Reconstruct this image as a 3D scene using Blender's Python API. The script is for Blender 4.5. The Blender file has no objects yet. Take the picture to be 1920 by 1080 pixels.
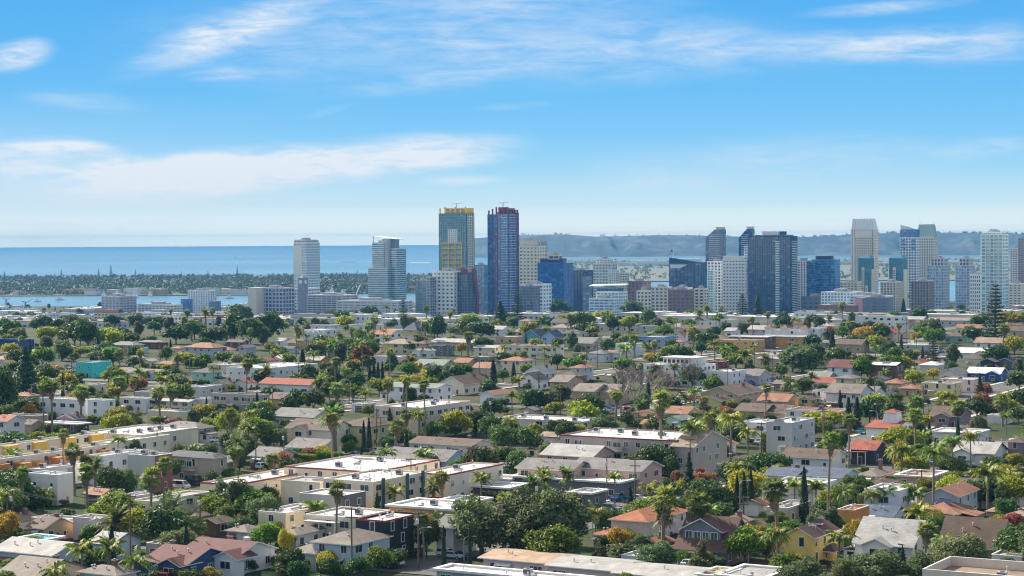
import bpy, math, random
from mathutils import Vector, Matrix, Euler
random.seed(7)
R = math.radians
SC = bpy.context.scene
COL = SC.collection
# ------------------------------------------------------------------ camera numbers
F = 3733.0; CXP, CYP = 960.0, 540.0; HC = 122.0; HOR = 448.6; ROLL = R(0.32)
PITCH = math.atan((CYP-HOR)/F)
TH = R(30)                                    # the street grid is turned from the view axis
AX = Vector((math.cos(TH), -math.sin(TH), 0)); BX = Vector((math.sin(TH), math.cos(TH), 0))

PROFILE = [(0,60),(250,63),(420,64),(560,63.5),(800,62),(1000,61.5),(1250,62),(1500,68),(1800,78),(2300,96),(2900,112),(3500,120),(3900,121),(20000,121)]
def drop(d):
    for (a,ha),(b,hb) in zip(PROFILE, PROFILE[1:]):
        if d <= b: return ha+(hb-ha)*(d-a)/(b-a)
    return PROFILE[-1][1]
def gz(x, y):
    return HC-drop(max(y,0))
def ray(px, py):
    dx, dy = px-CXP, py-CYP
    c, s = math.cos(ROLL), math.sin(ROLL)
    u = (dx*c - dy*s)/F; v = -(dx*s + dy*c)/F
    cp, sp = math.cos(PITCH), math.sin(PITCH)
    # camera looks along +Y pitched down
    Y = cp + v*sp; Z = -sp + v*cp
    return u/Y, Z/Y                            # per metre of depth
def proj(X, Y, Z):
    z = Z-HC; cp, sp = math.cos(PITCH), math.sin(PITCH)
    fw = Y*cp - z*sp; up = Y*sp + z*cp
    u = X/fw*F; v = -up/fw*F
    c, s = math.cos(ROLL), math.sin(ROLL)
    return CXP + u*c + v*s, CYP - u*s + v*c
def hit(px, py, h=0.0):
    u, w = ray(px, py)
    d = 200.0
    while d < 4300:
        if HC + w*d <= HC-drop(d)+h: break
        d += 4
    lo, hi = d-4, d
    for _ in range(12):
        m = (lo+hi)/2
        if HC + w*m <= HC-drop(m)+h: hi = m
        else: lo = m
    return Vector((u*hi, hi, gz(u*hi, hi)))
def atd(px, py, d):
    u, w = ray(px, py)
    return Vector((u*d, d, HC+w*d))

# ------------------------------------------------------------------ materials
MATS = {}
def nodes_of(name):
    m = bpy.data.materials.new(name); m.use_nodes = True
    nt = m.node_tree
    b = nt.nodes['Principled BSDF']
    return m, nt, b
def N(nt, t, **kw):
    n = nt.nodes.new(t)
    for k, v in kw.items():
        if hasattr(n, k): setattr(n, k, v)
        else: n.inputs[k].default_value = v
    return n
def L(nt, a, b): nt.links.new(a, b)
def mixc(nt, fac, a, b, blend='MIX'):
    n = nt.nodes.new('ShaderNodeMix'); n.data_type = 'RGBA'; n.blend_type = blend
    for sock, val in ((n.inputs['Factor'], fac), (n.inputs['A'], a), (n.inputs['B'], b)):
        if hasattr(val, 'is_output'): L(nt, val, sock)
        elif isinstance(val, (int, float)): sock.default_value = val if sock.type == 'VALUE' else (val,)*3+(1,)
        else: sock.default_value = tuple(val)[:3]+(1,)
    cs = [s for s in n.inputs if s.type == 'RGBA']
    if not hasattr(a, 'is_output'): cs[0].default_value = tuple(a)[:3]+(1,) if not isinstance(a,(int,float)) else (a,a,a,1)
    else: L(nt, a, cs[0])
    if not hasattr(b, 'is_output'): cs[1].default_value = tuple(b)[:3]+(1,) if not isinstance(b,(int,float)) else (b,b,b,1)
    else: L(nt, b, cs[1])
    return [o for o in n.outputs if o.type == 'RGBA'][0]
def ramp(nt, fac, stops):
    n = nt.nodes.new('ShaderNodeValToRGB'); e = n.color_ramp.elements
    while len(e) > 1: e.remove(e[-1])
    e[0].position = stops[0][0]; e[0].color = tuple(stops[0][1])[:3]+(1,)
    for p, c in stops[1:]:
        x = e.new(p); x.color = tuple(c)[:3]+(1,)
    L(nt, fac, n.inputs['Fac']); return n.outputs['Color']
def grey(v): return (v, v, v)

def wall_mat(name, col, rough=.85, var=.16, key='wall'):
    k = (key, name)
    if k in MATS: return MATS[k]
    m, nt, b = nodes_of(key+'_'+name)
    tc = N(nt, 'ShaderNodeTexCoord')
    mp = N(nt, 'ShaderNodeMapping'); mp.inputs['Scale'].default_value = (.5, .5, .12)
    L(nt, tc.outputs['Object'], mp.inputs['Vector'])
    no = N(nt, 'ShaderNodeTexNoise', Scale=1.2, Detail=6.0, Roughness=.65)
    L(nt, mp.outputs[0], no.inputs['Vector'])
    oi = N(nt, 'ShaderNodeObjectInfo')
    c1 = mixc(nt, no.outputs['Fac'], [c*(1-var*1.3) for c in col], [min(.86, c*(1+var)) for c in col])
    mx = N(nt, 'ShaderNodeMapRange'); mx.inputs['To Min'].default_value = .9; mx.inputs['To Max'].default_value = 1.08
    L(nt, oi.outputs['Random'], mx.inputs['Value'])
    c2 = mixc(nt, 1.0, c1, mx.outputs[0], 'MULTIPLY')
    L(nt, c2, b.inputs['Base Color']); b.inputs['Roughness'].default_value = rough
    b.inputs['Specular IOR Level'].default_value = .25
    MATS[k] = m; return m

def roof_mat(name, col, kind='shingle'):
    k = ('roof', name, kind)
    if k in MATS: return MATS[k]
    m, nt, b = nodes_of('roof_%s_%s' % (kind, name))
    tc = N(nt, 'ShaderNodeTexCoord')
    no = N(nt, 'ShaderNodeTexNoise', Scale=.35, Detail=5.0, Roughness=.6)
    L(nt, tc.outputs['Object'], no.inputs['Vector'])
    n2 = N(nt, 'ShaderNodeTexNoise', Scale=3.5 if kind != 'flat' else .9, Detail=5.0, Roughness=.75)
    L(nt, tc.outputs['Object'], n2.inputs['Vector'])
    if kind == 'flat':
        st = ramp(nt, n2.outputs['Fac'], [(.36, [c*.62 for c in col]), (.52, col), (.8, [min(.86, c*1.12) for c in col])])
        c1 = mixc(nt, no.outputs['Fac'], st, [c*.80 for c in col])
        bk = N(nt, 'ShaderNodeTexBrick'); bk.inputs['Scale'].default_value = 1.0; bk.inputs['Brick Width'].default_value = 9.0; bk.inputs['Row Height'].default_value = 1.0; bk.inputs['Mortar Size'].default_value = .035
        bk.inputs['Color1'].default_value = (1,1,1,1); bk.inputs['Color2'].default_value = (.90,.90,.90,1); bk.inputs['Mortar'].default_value = (.72,.72,.72,1)
        L(nt, tc.outputs['Object'], bk.inputs['Vector']); c1 = mixc(nt, 1.0, c1, bk.outputs['Color'], 'MULTIPLY')
        vo = N(nt, 'ShaderNodeTexVoronoi', Scale=.16); L(nt, tc.outputs['Object'], vo.inputs['Vector'])
        pa = ramp(nt, vo.outputs['Color'], [(.2, grey(.84)), (.5, grey(1.0)), (.8, grey(1.06))]); c1 = mixc(nt, 1.0, c1, pa, 'MULTIPLY')
    else:
        wv = N(nt, 'ShaderNodeTexBrick'); wv.inputs['Scale'].default_value = 1.0 if kind == 'shingle' else 1.0
        wv.inputs['Brick Width'].default_value = 1.1; wv.inputs['Row Height'].default_value = .38 if kind == 'shingle' else .5
        wv.inputs['Mortar Size'].default_value = .05 if kind == 'shingle' else .1
        wv.inputs['Color1'].default_value = (*[c*.82 for c in col], 1); wv.inputs['Color2'].default_value = (*[min(.86, c*1.25) for c in col], 1)
        wv.inputs['Mortar'].default_value = (*[c*.55 for c in col], 1)
        L(nt, tc.outputs['Object'], wv.inputs['Vector'])
        c0 = mixc(nt, n2.outputs['Fac'], wv.outputs['Color'], [c*1.05 for c in col])
        sh = ramp(nt, no.outputs['Fac'], [(.3, grey(.7)), (.7, grey(1.18))])
        c1 = mixc(nt, 1.0, c0, sh, 'MULTIPLY')
    L(nt, c1, b.inputs['Base Color']); b.inputs['Roughness'].default_value = .8
    b.inputs['Specular IOR Level'].default_value = .3
    MATS[k] = m; return m

def plain(name, col, rough=.6, metal=0.0, spec=.4):
    k = ('p', name)
    if k in MATS: return MATS[k]
    m, nt, b = nodes_of(name)
    tc = N(nt, 'ShaderNodeTexCoord'); no = N(nt, 'ShaderNodeTexNoise', Scale=2.0, Detail=4.0)
    L(nt, tc.outputs['Object'], no.inputs['Vector'])
    L(nt, mixc(nt, no.outputs['Fac'], [c*.85 for c in col], [min(.9, c*1.12) for c in col]), b.inputs['Base Color'])
    b.inputs['Roughness'].default_value = rough; b.inputs['Metallic'].default_value = metal
    b.inputs['Specular IOR Level'].default_value = spec
    MATS[k] = m; return m

def glass_mat(name, col, cell=(3.0, 3.0, 3.2), light=(.35, .42, .48), frac=.18, rough=.12):
    """window glass: every pane differs a little (blinds, curtains, tilt)"""
    k = ('glass', name)
    if k in MATS: return MATS[k]
    m, nt, b = nodes_of('glass_'+name)
    tc = N(nt, 'ShaderNodeTexCoord')
    dv = N(nt, 'ShaderNodeVectorMath', operation='DIVIDE'); dv.inputs[1].default_value = cell
    L(nt, tc.outputs['Object'], dv.inputs[0])
    fl = N(nt, 'ShaderNodeVectorMath', operation='FLOOR'); L(nt, dv.outputs[0], fl.inputs[0])
    wn = N(nt, 'ShaderNodeTexWhiteNoise'); L(nt, fl.outputs[0], wn.inputs['Vector'])
    c = ramp(nt, wn.outputs['Value'], [(0, [x*.6 for x in col]), (.5, col), (1-frac, [x*1.5 for x in col]), (min(1, 1-frac+.02), [x*.6 for x in light]), (1, light)])
    L(nt, c, b.inputs['Base Color'])
    b.inputs['Roughness'].default_value = rough; b.inputs['Specular IOR Level'].default_value = .8
    MATS[k] = m; return m

def leaf_mat(name, dark, light, trans=.42, hue=.04):
    k = ('leaf', name)
    if k in MATS: return MATS[k]
    m, nt, b = nodes_of('leaf_'+name)
    ge = N(nt, 'ShaderNodeNewGeometry'); oi = N(nt, 'ShaderNodeObjectInfo')
    c = ramp(nt, ge.outputs['Random Per Island'], [(0, dark), (.55, [(a+b_)/2 for a, b_ in zip(dark, light)]), (1, light)])
    hs = N(nt, 'ShaderNodeHueSaturation')
    for s, lo, hi in (('Hue', .5-hue, .5+hue*.7), ('Value', .74, 1.35)):
        mr = N(nt, 'ShaderNodeMapRange'); mr.inputs['To Min'].default_value = lo; mr.inputs['To Max'].default_value = hi
        if s == 'Hue':
            mu = N(nt, 'ShaderNodeMath', operation='MULTIPLY'); mu.inputs[1].default_value = 7.31
            fr = N(nt, 'ShaderNodeMath', operation='FRACT'); L(nt, oi.outputs['Random'], mu.inputs[0]); L(nt, mu.outputs[0], fr.inputs[0])
            L(nt, fr.outputs[0], mr.inputs['Value'])
        else: L(nt, oi.outputs['Random'], mr.inputs['Value'])
        L(nt, mr.outputs[0], hs.inputs[s])
    L(nt, c, hs.inputs['Color'])
    L(nt, hs.outputs[0], b.inputs['Base Color']); b.inputs['Roughness'].default_value = .55
    b.inputs['Specular IOR Level'].default_value = .25
    tr = N(nt, 'ShaderNodeBsdfTranslucent'); L(nt, hs.outputs[0], tr.inputs['Color'])
    ms = N(nt, 'ShaderNodeMixShader'); ms.inputs[0].default_value = trans
    L(nt, b.outputs[0], ms.inputs[1]); L(nt, tr.outputs[0], ms.inputs[2])
    L(nt, ms.outputs[0], nt.nodes['Material Output'].inputs['Surface'])
    MATS[k] = m; return m

# ------------------------------------------------------------------ mesh builder
class MB:
    def __init__(s): s.v = []; s.f = []; s.m = []
    def poly(s, pts, mi=0):
        i = len(s.v); s.v += [tuple(p) for p in pts]; s.f.append(tuple(range(i, i+len(pts)))); s.m.append(mi)
    def hexa(s, b, t, mi=0, mtop=None):
        """b, t: four bottom and four top corners, counter-clockwise"""
        i = len(s.v); s.v += [tuple(p) for p in b]+[tuple(p) for p in t]
        fs = [(i+3,i+2,i+1,i),(i+4,i+5,i+6,i+7),(i,i+1,i+5,i+4),(i+1,i+2,i+6,i+5),(i+2,i+3,i+7,i+6),(i+3,i,i+4,i+7)]
        s.f += fs; s.m += [mi, mi if mtop is None else mtop, mi, mi, mi, mi]
    def box(s, x0, x1, y0, y1, z0, z1, mi=0, mtop=None):
        s.hexa([(x0,y0,z0),(x1,y0,z0),(x1,y1,z0),(x0,y1,z0)], [(x0,y0,z1),(x1,y0,z1),(x1,y1,z1),(x0,y1,z1)], mi, mtop)
    def frustum(s, x0, x1, y0, y1, z0, z1, ix0=0, ix1=0, iy0=0, iy1=0, mi=0):
        s.hexa([(x0,y0,z0),(x1,y0,z0),(x1,y1,z0),(x0,y1,z0)], [(x0+ix0,y0+iy0,z1),(x1-ix1,y0+iy0,z1),(x1-ix1,y1-iy1,z1),(x0+ix0,y1-iy1,z1)], mi)
    def prism(s, pts, off, mi=0):
        """polygon pts (ccw seen from -off) swept along off"""
        n = len(pts); i = len(s.v)
        s.v += [tuple(p) for p in pts]+[tuple(Vector(p)+Vector(off)) for p in pts]
        s.f.append(tuple(range(i, i+n))); s.m.append(mi)
        s.f.append(tuple(range(i+2*n-1, i+n-1, -1))); s.m.append(mi)
        for k in range(n):
            a, b = i+k, i+(k+1) % n
            s.f.append((b, a, a+n, b+n)); s.m.append(mi)
    def tube(s, p, q, r0, r1=None, n=5, mi=0, cap=True):
        p, q = Vector(p), Vector(q); r1 = r0 if r1 is None else r1
        d = (q-p); 
        if d.length < 1e-6: return
        d.normalize(); a = d.orthogonal().normalized(); b = d.cross(a)
        i = len(s.v)
        for c, r in ((p, r0), (q, r1)):
            for k in range(n):
                t = 2*math.pi*k/n; s.v.append(tuple(c+a*(r*math.cos(t))+b*(r*math.sin(t))))
        for k in range(n):
            j = (k+1) % n; s.f.append((i+k, i+j, i+n+j, i+n+k)); s.m.append(mi)
        if cap:
            s.f.append(tuple(range(i+n, i+2*n))); s.m.append(mi)
            s.f.append(tuple(range(i+n-1, i-1, -1))); s.m.append(mi)
    def lathe(s, prof, n=10, mi=0, c=(0,0,0)):
        i = len(s.v)
        for r, z in prof:
            for k in range(n):
                t = 2*math.pi*k/n; s.v.append((c[0]+r*math.cos(t), c[1]+r*math.sin(t), c[2]+z))
        for a in range(len(prof)-1):
            for k in range(n):
                j = (k+1) % n
                s.f.append((i+a*n+k, i+a*n+j, i+(a+1)*n+j, i+(a+1)*n+k)); s.m.append(mi)
        s.f.append(tuple(range(i+(len(prof)-1)*n, i+len(prof)*n))); s.m.append(mi)
    def mesh(s, name, mats, smooth=False):
        me = bpy.data.meshes.new(name); me.from_pydata(s.v, [], s.f)
        for m in (mats if isinstance(mats, (list, tuple)) else [mats]): me.materials.append(m)
        me.polygons.foreach_set('material_index', s.m)
        if smooth: me.polygons.foreach_set('use_smooth', [True]*len(s.f))
        me.update(); return me
    def obj(s, name, mats, parent=None, smooth=False, loc=None):
        return put(name, s.mesh(name, mats, smooth), parent, loc)
def put(name, me, parent=None, loc=None, rz=0, scale=None):
    o = bpy.data.objects.new(name, me); COL.objects.link(o)
    if parent is not None: o.parent = parent
    if loc is not None: o.location = loc
    if rz: o.rotation_euler = (0, 0, rz)
    if scale is not None: o.scale = scale
    return o
# ------------------------------------------------------------------ the register of things (labels are written at the end)
REG = []
def thing(name, cat, desc, loc, rz=0.0, group=None, mark=None, top=0.0, scale=None, label=None, me=None):
    o = put(name, me, None, loc, rz, scale)
    o['category'] = cat
    if group: o['group'] = group
    px, py = proj(loc[0], loc[1], loc[2]+top*.6)
    REG.append(dict(o=o, desc=desc, mark=mark, d=loc[1], px=px, py=py, label=label, top=top, cat=cat))
    return o
def structure(name, mb, mats, smooth=False, label=None):
    o = mb.obj(name, mats, None, smooth); o['kind'] = 'structure'
    return o
EXPO = 1.0; SUN_E = 5.0; SKY_S = 0.095; SKY_LOW = 1.0; HAZE_DENS = 4.8e-5; HAZE_COL = (.112,.34,.63,1)
# ================================================================== colours of real surfaces
WALL = dict(white=(.82,.79,.74), cream=(.79,.66,.51), beige=(.66,.55,.45), tan=(.54,.39,.26), taupe=(.44,.38,.32), grey=(.52,.50,.48),
  dgrey=(.17,.18,.20), blue=(.16,.30,.56), lblue=(.47,.54,.60), sky=(.34,.48,.66), royal=(.04,.11,.36), navy=(.055,.09,.19), teal=(.10,.32,.40), turq=(.06,.55,.55),
  mint=(.42,.66,.54), salmon=(.66,.44,.36), pink=(.68,.56,.53), yellow=(.90,.53,.14), lyellow=(.76,.63,.34), ochre=(.64,.37,.12), orange=(.66,.29,.09), rust=(.60,.235,.085),
  red=(.30,.05,.05), brick=(.24,.11,.10), brown=(.17,.10,.07), dark=(.06,.06,.07), mauve=(.34,.24,.27), sage=(.36,.42,.40), black=(.03,.03,.035), olive=(.2,.22,.13))
WNAME = dict(lblue='pale blue', sky='sky blue', royal='bright blue', navy='navy blue', dgrey='charcoal', turq='turquoise', lyellow='pale yellow', rust='rust orange', dark='black', olive='olive green')
ROOF = dict(white=(.60,.575,.55), pale=(.33,.32,.31), grey=(.165,.16,.16), dgrey=(.075,.078,.085), brown=(.115,.078,.06), tan=(.27,.20,.145), terra=(.29,.135,.085),
  red=(.29,.075,.048), maroon=(.125,.046,.045), umber=(.115,.062,.056), orange=(.37,.13,.06), slate=(.075,.10,.15), sage=(.18,.22,.19), peach=(.37,.26,.18), turq=(.05,.45,.60), taupe=(.185,.155,.135), black=(.03,.03,.035), ochre=(.70,.42,.08))
RNAME = dict(terra='terracotta', dgrey='dark grey', peach='peach', turq='bright turquoise', pale='pale grey')
G_HOUSE = lambda: glass_mat('house', (.035,.05,.06), (1.4,1.4,1.5), (.3,.34,.36), .25)
FRAMEC = lambda: plain('window_trim_white', (.78,.78,.77), .5)
FRAMED = lambda: plain('window_trim_dark', (.10,.09,.09), .5)
WIN = {}
def win_mesh(kind, dark=False):
    k = (kind, dark)
    if k in WIN: return WIN[k]
    w, h, n = dict(std=(1.3,1.4,2), wide=(2.3,1.35,2), small=(.8,.8,1), tall=(1.0,1.8,1), slider=(2.4,2.1,2), strip=(2.6,1.6,3))[kind]
    fr = MB(); t = .11
    for x0, x1, z0, z1 in ((-w/2-t, w/2+t, -t, 0), (-w/2-t, w/2+t, h, h+t), (-w/2-t, -w/2, 0, h), (w/2, w/2+t, 0, h)):
        fr.box(x0, x1, -.09, .02, z0, z1)
    for i in range(1, n):
        x = -w/2+w*i/n; fr.box(x-.035, x+.035, -.05, .02, 0, h)
    pn = MB(); pn.box(-w/2, w/2, -.03, .02, .001, h-.001)
    WIN[k] = (fr.mesh('window_frame', FRAMED() if dark else FRAMEC()), pn.mesh('window', G_HOUSE()))
    return WIN[k]
DOORS = {}
def door_mesh(kind, col):
    k = (kind, col)
    if k in DOORS: return DOORS[k]
    m = MB(); w, h = (1.0, 2.1) if kind == 'door' else (3.0, 2.3)
    m.box(-w/2, w/2, -.05, .02, 0, h, 0)
    for x0, x1, z0, z1 in ((-w/2-.1, -w/2, 0, h+.1), (w/2, w/2+.1, 0, h+.1), (-w/2, w/2, h, h+.1)): m.box(x0, x1, -.08, .02, z0, z1, 1)
    if kind == 'garage':
        for i in range(1, 4): m.box(-w/2, w/2, -.065, -.05, h*i/4-.03, h*i/4+.03, 1)
    DOORS[k] = m.mesh(kind, [wall_mat(col, WALL[col]), FRAMEC()]); return DOORS[k]
MISC = {}
def misc(kind):
    if kind in MISC: return MISC[kind]
    m = MB()
    if kind == 'ac':
        m.box(-.6,.6,-.45,.45,.12,1.0,0); m.box(-.55,.55,-.47,.47,.3,.85,1); m.lathe([(.36,1.0),(.36,1.06),(.1,1.06)], 10, 1); m.box(-.5,.5,-.4,.4,0,.12,1)
        me = m.mesh('roof_unit', [plain('unit_grey',(.42,.43,.44),.5), plain('unit_dark',(.07,.07,.08),.6)])
    elif kind == 'duct':
        m.box(-1,1,-.22,.22,.15,.5,0); m.box(-.9,-.8,-.15,.15,0,.15,0); m.box(.8,.9,-.15,.15,0,.15,0); m.box(.7,1.05,-.3,.3,.5,.85,0)
        me = m.mesh('roof_duct', plain('duct_metal',(.45,.45,.46),.5,.2))
    elif kind == 'vent':
        m.lathe([(.1,0),(.1,.55),(.2,.56),(.2,.75),(.05,.8)], 8); me = m.mesh('roof_vent', plain('vent_metal',(.6,.6,.6),.4,.3))
    elif kind == 'chimney':
        m.box(-.45,.45,-.35,.35,-2.2,1.1,0); m.box(-.52,.52,-.42,.42,1.1,1.25,1); m.box(-.2,.2,-.2,.2,1.25,1.5,1)
        me = m.mesh('chimney', [wall_mat('brick', WALL['brick']), plain('chimney_cap',(.3,.27,.25))])
    elif kind == 'wchimney':
        m.box(-.5,.5,-.4,.4,-3,1.1,0); m.box(-.58,.58,-.48,.48,1.1,1.25,0); me = m.mesh('chimney', [wall_mat('white', WALL['white'])])
    elif kind == 'skylight':
        m.box(-.6,.6,-.5,.5,0,.16,0); m.box(-.5,.5,-.4,.4,.16,.2,1); me = m.mesh('skylight', [FRAMEC(), G_HOUSE()])
    elif kind == 'solar':
        for i in range(3):
            for j in range(2): m.box(i*1.1-1.6,i*1.1-.55,j*1.7-1.7,j*1.7-.05,.1,.15,0)
        m.box(-1.65,1.65,-1.75,1.7,.04,.1,1)
        me = m.mesh('solar_panel', [plain('solar_cell',(.01,.02,.06),.15), plain('solar_rail',(.5,.5,.5),.4)])
    MISC[kind] = me; return me

def gable_roof(m, x0, x1, y0, y1, z, rise, axis, oh, th=.18, mi=0, mf=1):
    """two sloping slabs with fascia; ridge along axis ('x' or 'y')"""
    def P(a, b, c): return (a, b, c) if axis == 'x' else (b, a, c)
    if axis == 'x': u0,u1,v0,v1 = x0-oh, x1+oh, y0, y1
    else: u0,u1,v0,v1 = y0-oh, y1+oh, x0, x1
    half = (v1-v0)/2; vm = (v0+v1)/2; sl = rise/half
    ze = z-oh*sl
    for s, ve in ((-1, v0-oh), (1, v1+oh)):
        a = [P(u0,ve,ze), P(u1,ve,ze), P(u1,vm,z+rise), P(u0,vm,z+rise)]
        flip = (s == 1) != (axis == 'y')
        t = [(p[0],p[1],p[2]+th) for p in a]
        if flip: a = a[::-1]; t = t[::-1]
        m.hexa(a, t, mf, mi)
def hip_roof(m, x0, x1, y0, y1, z, rise, oh, th=.15, mi=0, mf=1):
    X0,X1,Y0,Y1 = x0-oh, x1+oh, y0-oh, y1+oh
    w, d = X1-X0, Y1-Y0; r = min(w, d)/2*.999
    ze = z-oh*rise/(min(x1-x0,y1-y0)/2); zt = z+rise
    m.box(X0,X1,Y0,Y1,ze-.02,ze+th,mf)
    e = [(X0,Y0,ze+th+.004),(X1,Y0,ze+th+.004),(X1,Y1,ze+th+.004),(X0,Y1,ze+th+.004)]
    if w >= d: a, b = (X0+r,(Y0+Y1)/2,zt), (X1-r,(Y0+Y1)/2,zt)
    else: a, b = ((X0+X1)/2,Y0+r,zt), ((X0+X1)/2,Y1-r,zt)
    if w >= d:
        m.poly([e[0],e[1],b,a],mi); m.poly([e[1],e[2],b],mi); m.poly([e[2],e[3],a,b],mi); m.poly([e[3],e[0],a],mi)
    else:
        m.poly([e[0],e[1],a],mi); m.poly([e[1],e[2],b,a],mi); m.poly([e[2],e[3],b],mi); m.poly([e[3],e[0],a,b],mi)

HOUSES = []       # screen boxes and footprints, used when planting
def house(kind, corner, LA, LB, h, wall, roof, opts, desc=None, mark=None, group=None, rng=None, name=None, rz=-TH):
    rng = rng or random
    A = Vector((math.cos(rz), math.sin(rz), 0)); B = Vector((-math.sin(rz), math.cos(rz), 0))
    c = corner + A*(-LA/2) + B*(LB/2)
    gzc = gz(c.x, c.y); zb = corner.z           # ground level at the near corner
    d = c.y
    st = int(opts.get('st', max(1, round(h/3.0))))
    flat = kind[0] == 'F'
    cat = opts.get('cat') or ('apartments' if (flat and LA*LB > 200 and st > 1) else ('building' if flat else 'house'))
    nm = name or {'apartments': 'apartment_building', 'building': 'flat_roofed_building', 'house': 'house'}.get(cat, cat.replace(' ', '_'))
    wn, rn = WNAME.get(wall, wall), RNAME.get(roof, roof)
    if desc is None:
        size = 'small ' if LA*LB < 110 else ('long ' if max(LA, LB) > 2.4*min(LA, LB) else ('large ' if LA*LB > 420 else ''))
        rt = {'F': 'flat %s roof', 'G': '%s gable roof', 'H': '%s hip roof'}[kind[0]] % rn
        desc = '%s%s %s with %s' % (size, wn, {'apartments': 'apartment block', 'building': 'building', 'house': 'house'}.get(cat, cat), rt)
        if st > 1 and kind[0] != 'F': desc = desc.replace(' house', ' two-storey house')
    root = thing(nm, cat, desc, (c.x, c.y, zb), rz, group, mark, h)
    x0,x1,y0,y1 = -LA/2, LA/2, -LB/2, LB/2
    wm = wall_mat(wall, WALL[wall]); bw = opts.get('bw')
    trim = plain('trim_'+opts['trim'], WALL[opts['trim']]) if 'trim' in opts else (FRAMEC() if rng.random() < .7 or flat else plain('trim_brown', (.2,.15,.12)))
    # walls
    m = MB(); zlow = -2.5
    pt = float(opts.get('pt', .38))
    par = float(opts.get('par', .45)) if flat else 0
    m.box(x0,x1,y0,y1,zlow,h,0)
    mats = [wm]
    if kind == 'GA':
        rise = pt*LB/2; m.prism([(x0,y0,h),(x0,0,h+rise-.05),(x0,y1,h)][::-1], (LA,0,0), 0)
    elif kind == 'GB':
        rise = pt*LA/2; m.prism([(x0,y0,h),(x1,y0,h),(0,y0,h+rise-.05)], (0,LB,0), 0)
    wo = m.obj('wall', mats, root)
    if bw:
        q = MB(); q.box(x1,x1+.06,y0+.02,y1-.02,zlow,h+par,0); q.obj('side_wall', wall_mat(bw, WALL[bw]), root)
    # roof
    rm = roof_mat(roof, ROOF[roof], 'flat' if flat else ('tile' if roof in ('red','orange','terra') else 'shingle'))
    m = MB()
    if flat:
        t = .28; oh = float(opts.get('oh', 0)); rz_ = h
        m.box(x0+t,x1-t,y0+t,y1-t,h-.2,h+.05,0)
        for a in ((x0-oh,x1+oh,y0-oh,y0+t),(x0-oh,x1+oh,y1-t,y1+oh),(x0-oh,x0+t,y0+t,y1-t),(x1-t,x1+oh,y0+t,y1-t)):
            m.box(*a, h-.003, h+par, 1, 2)
        cap = trim if 'trim' in opts else plain('parapet_cap', (.74,.72,.70))
        ro = m.obj('roof', [rm, wm if not oh else cap, cap], root)
        if 'trim' in opts:
            q = MB(); 
            q.box(x0-oh-.05,x1+oh+.05,y0-oh-.05,y0-oh,h+.12,h+par+.05); q.box(x1+oh,x1+oh+.05,y0-oh,y1+oh,h+.12,h+par+.05)
            q.obj('roof_trim', trim, root)
        n_ac = int(opts.get('ac', 1 if LA*LB > 130 and d < 1100 else 0))
        for i in range(n_ac):
            fx = (i+.5)/n_ac if LA > LB else rng.uniform(.25,.75); fy = rng.uniform(.3,.7) if LA > LB else (i+.5)/n_ac
            put('roof_unit', misc('ac'), root, (x0+LA*fx, y0+LB*fy, h+.05), rng.uniform(-.1,.1), (1.25,)*3)
        if d < 900:
            for i in range(min(12, rng.randint(2,3)+int(LA*LB/70))):
                put('roof_vent', misc('vent'), root, (rng.uniform(x0+1,x1-1), rng.uniform(y0+1,y1-1), h+.05))
            for i in range(1+int(LA*LB/260)):
                lx = rng.uniform(1.5,4); px_, py_ = rng.uniform(x0+2.5,x1-2.5), rng.uniform(y0+1.5,y1-1.5)
                put('roof_duct', misc('duct'), root, (px_, py_, h+.05), rng.choice([0,math.pi/2]), (lx/2, 1, 1))
            if LA*LB > 250: put('skylight', misc('skylight'), root, (rng.uniform(x0+2,x1-2), rng.uniform(y0+2,y1-2), h+.05))
    else:
        oh = float(opts.get('oh', .6))
        if kind == 'GA': gable_roof(m, x0,x1,y0,y1,h,pt*LB/2,'x',oh)
        elif kind == 'GB': gable_roof(m, x0,x1,y0,y1,h,pt*LA/2,'y',oh)
        else: hip_roof(m, x0,x1,y0,y1,h,pt*min(LA,LB)/2,oh)
        ro = m.obj('roof', [rm, trim], root)
        if 'c' in opts or 'wc' in opts or rng.random() < .3:
            rise = pt*(LB if kind != 'GB' else LA)/2
            fx = {'GA': rng.choice([-.42,.3]), 'GB': .18, 'H': .15}[kind]
            put('chimney', misc('wchimney' if 'wc' in opts else 'chimney'), root, (LA*fx, LB*.05 if kind != 'GB' else LB*.2, h+rise*.75))
        if d < 800:
            for i in range(rng.randint(1,3)):
                fy = rng.uniform(-.3,-.12) if kind != 'GB' else rng.uniform(-.3,.3)
                fx = rng.uniform(-.3,.3) if kind != 'GB' else rng.uniform(.1,.3)
                off = (1-abs(fy)*2)*pt*LB/2 if kind == 'GA' else ((1-abs(fx)*2)*pt*LA/2 if kind == 'GB' else .6*min(1-abs(fy)*2,1-abs(fx)*2)*pt*min(LA,LB)/2)
                put('roof_vent', misc('vent'), ro, (LA*fx, LB*fy, h+off+.1))
    # front gable on the long face
    if 'fg' in opts:
        f = float(opts['fg']); gw = min(LA*.5, 5.5); gx = x0+LA*f; gh = h-.15
        q = MB(); q.box(gx-gw/2,gx+gw/2,y0-1.8,y0+.5,zlow,gh,0)
        q.prism([(gx-gw/2,y0-1.8,gh),(gx+gw/2,y0-1.8,gh),(gx,y0-1.8,gh+gw*.22)], (0,LB*.35,0), 0)
        gname = opts.get('fgc', wall)
        go = q.obj('front_gable', wall_mat(gname, WALL[gname]), root)
        q = MB(); gable_roof(q, gx-gw/2,gx+gw/2,y0-1.8,y0+LB*.32,gh,gw*.22,'y',.5)
        q.obj('gable_roof', [rm, trim], go)
        fm, pm = win_mesh('wide')
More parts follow.
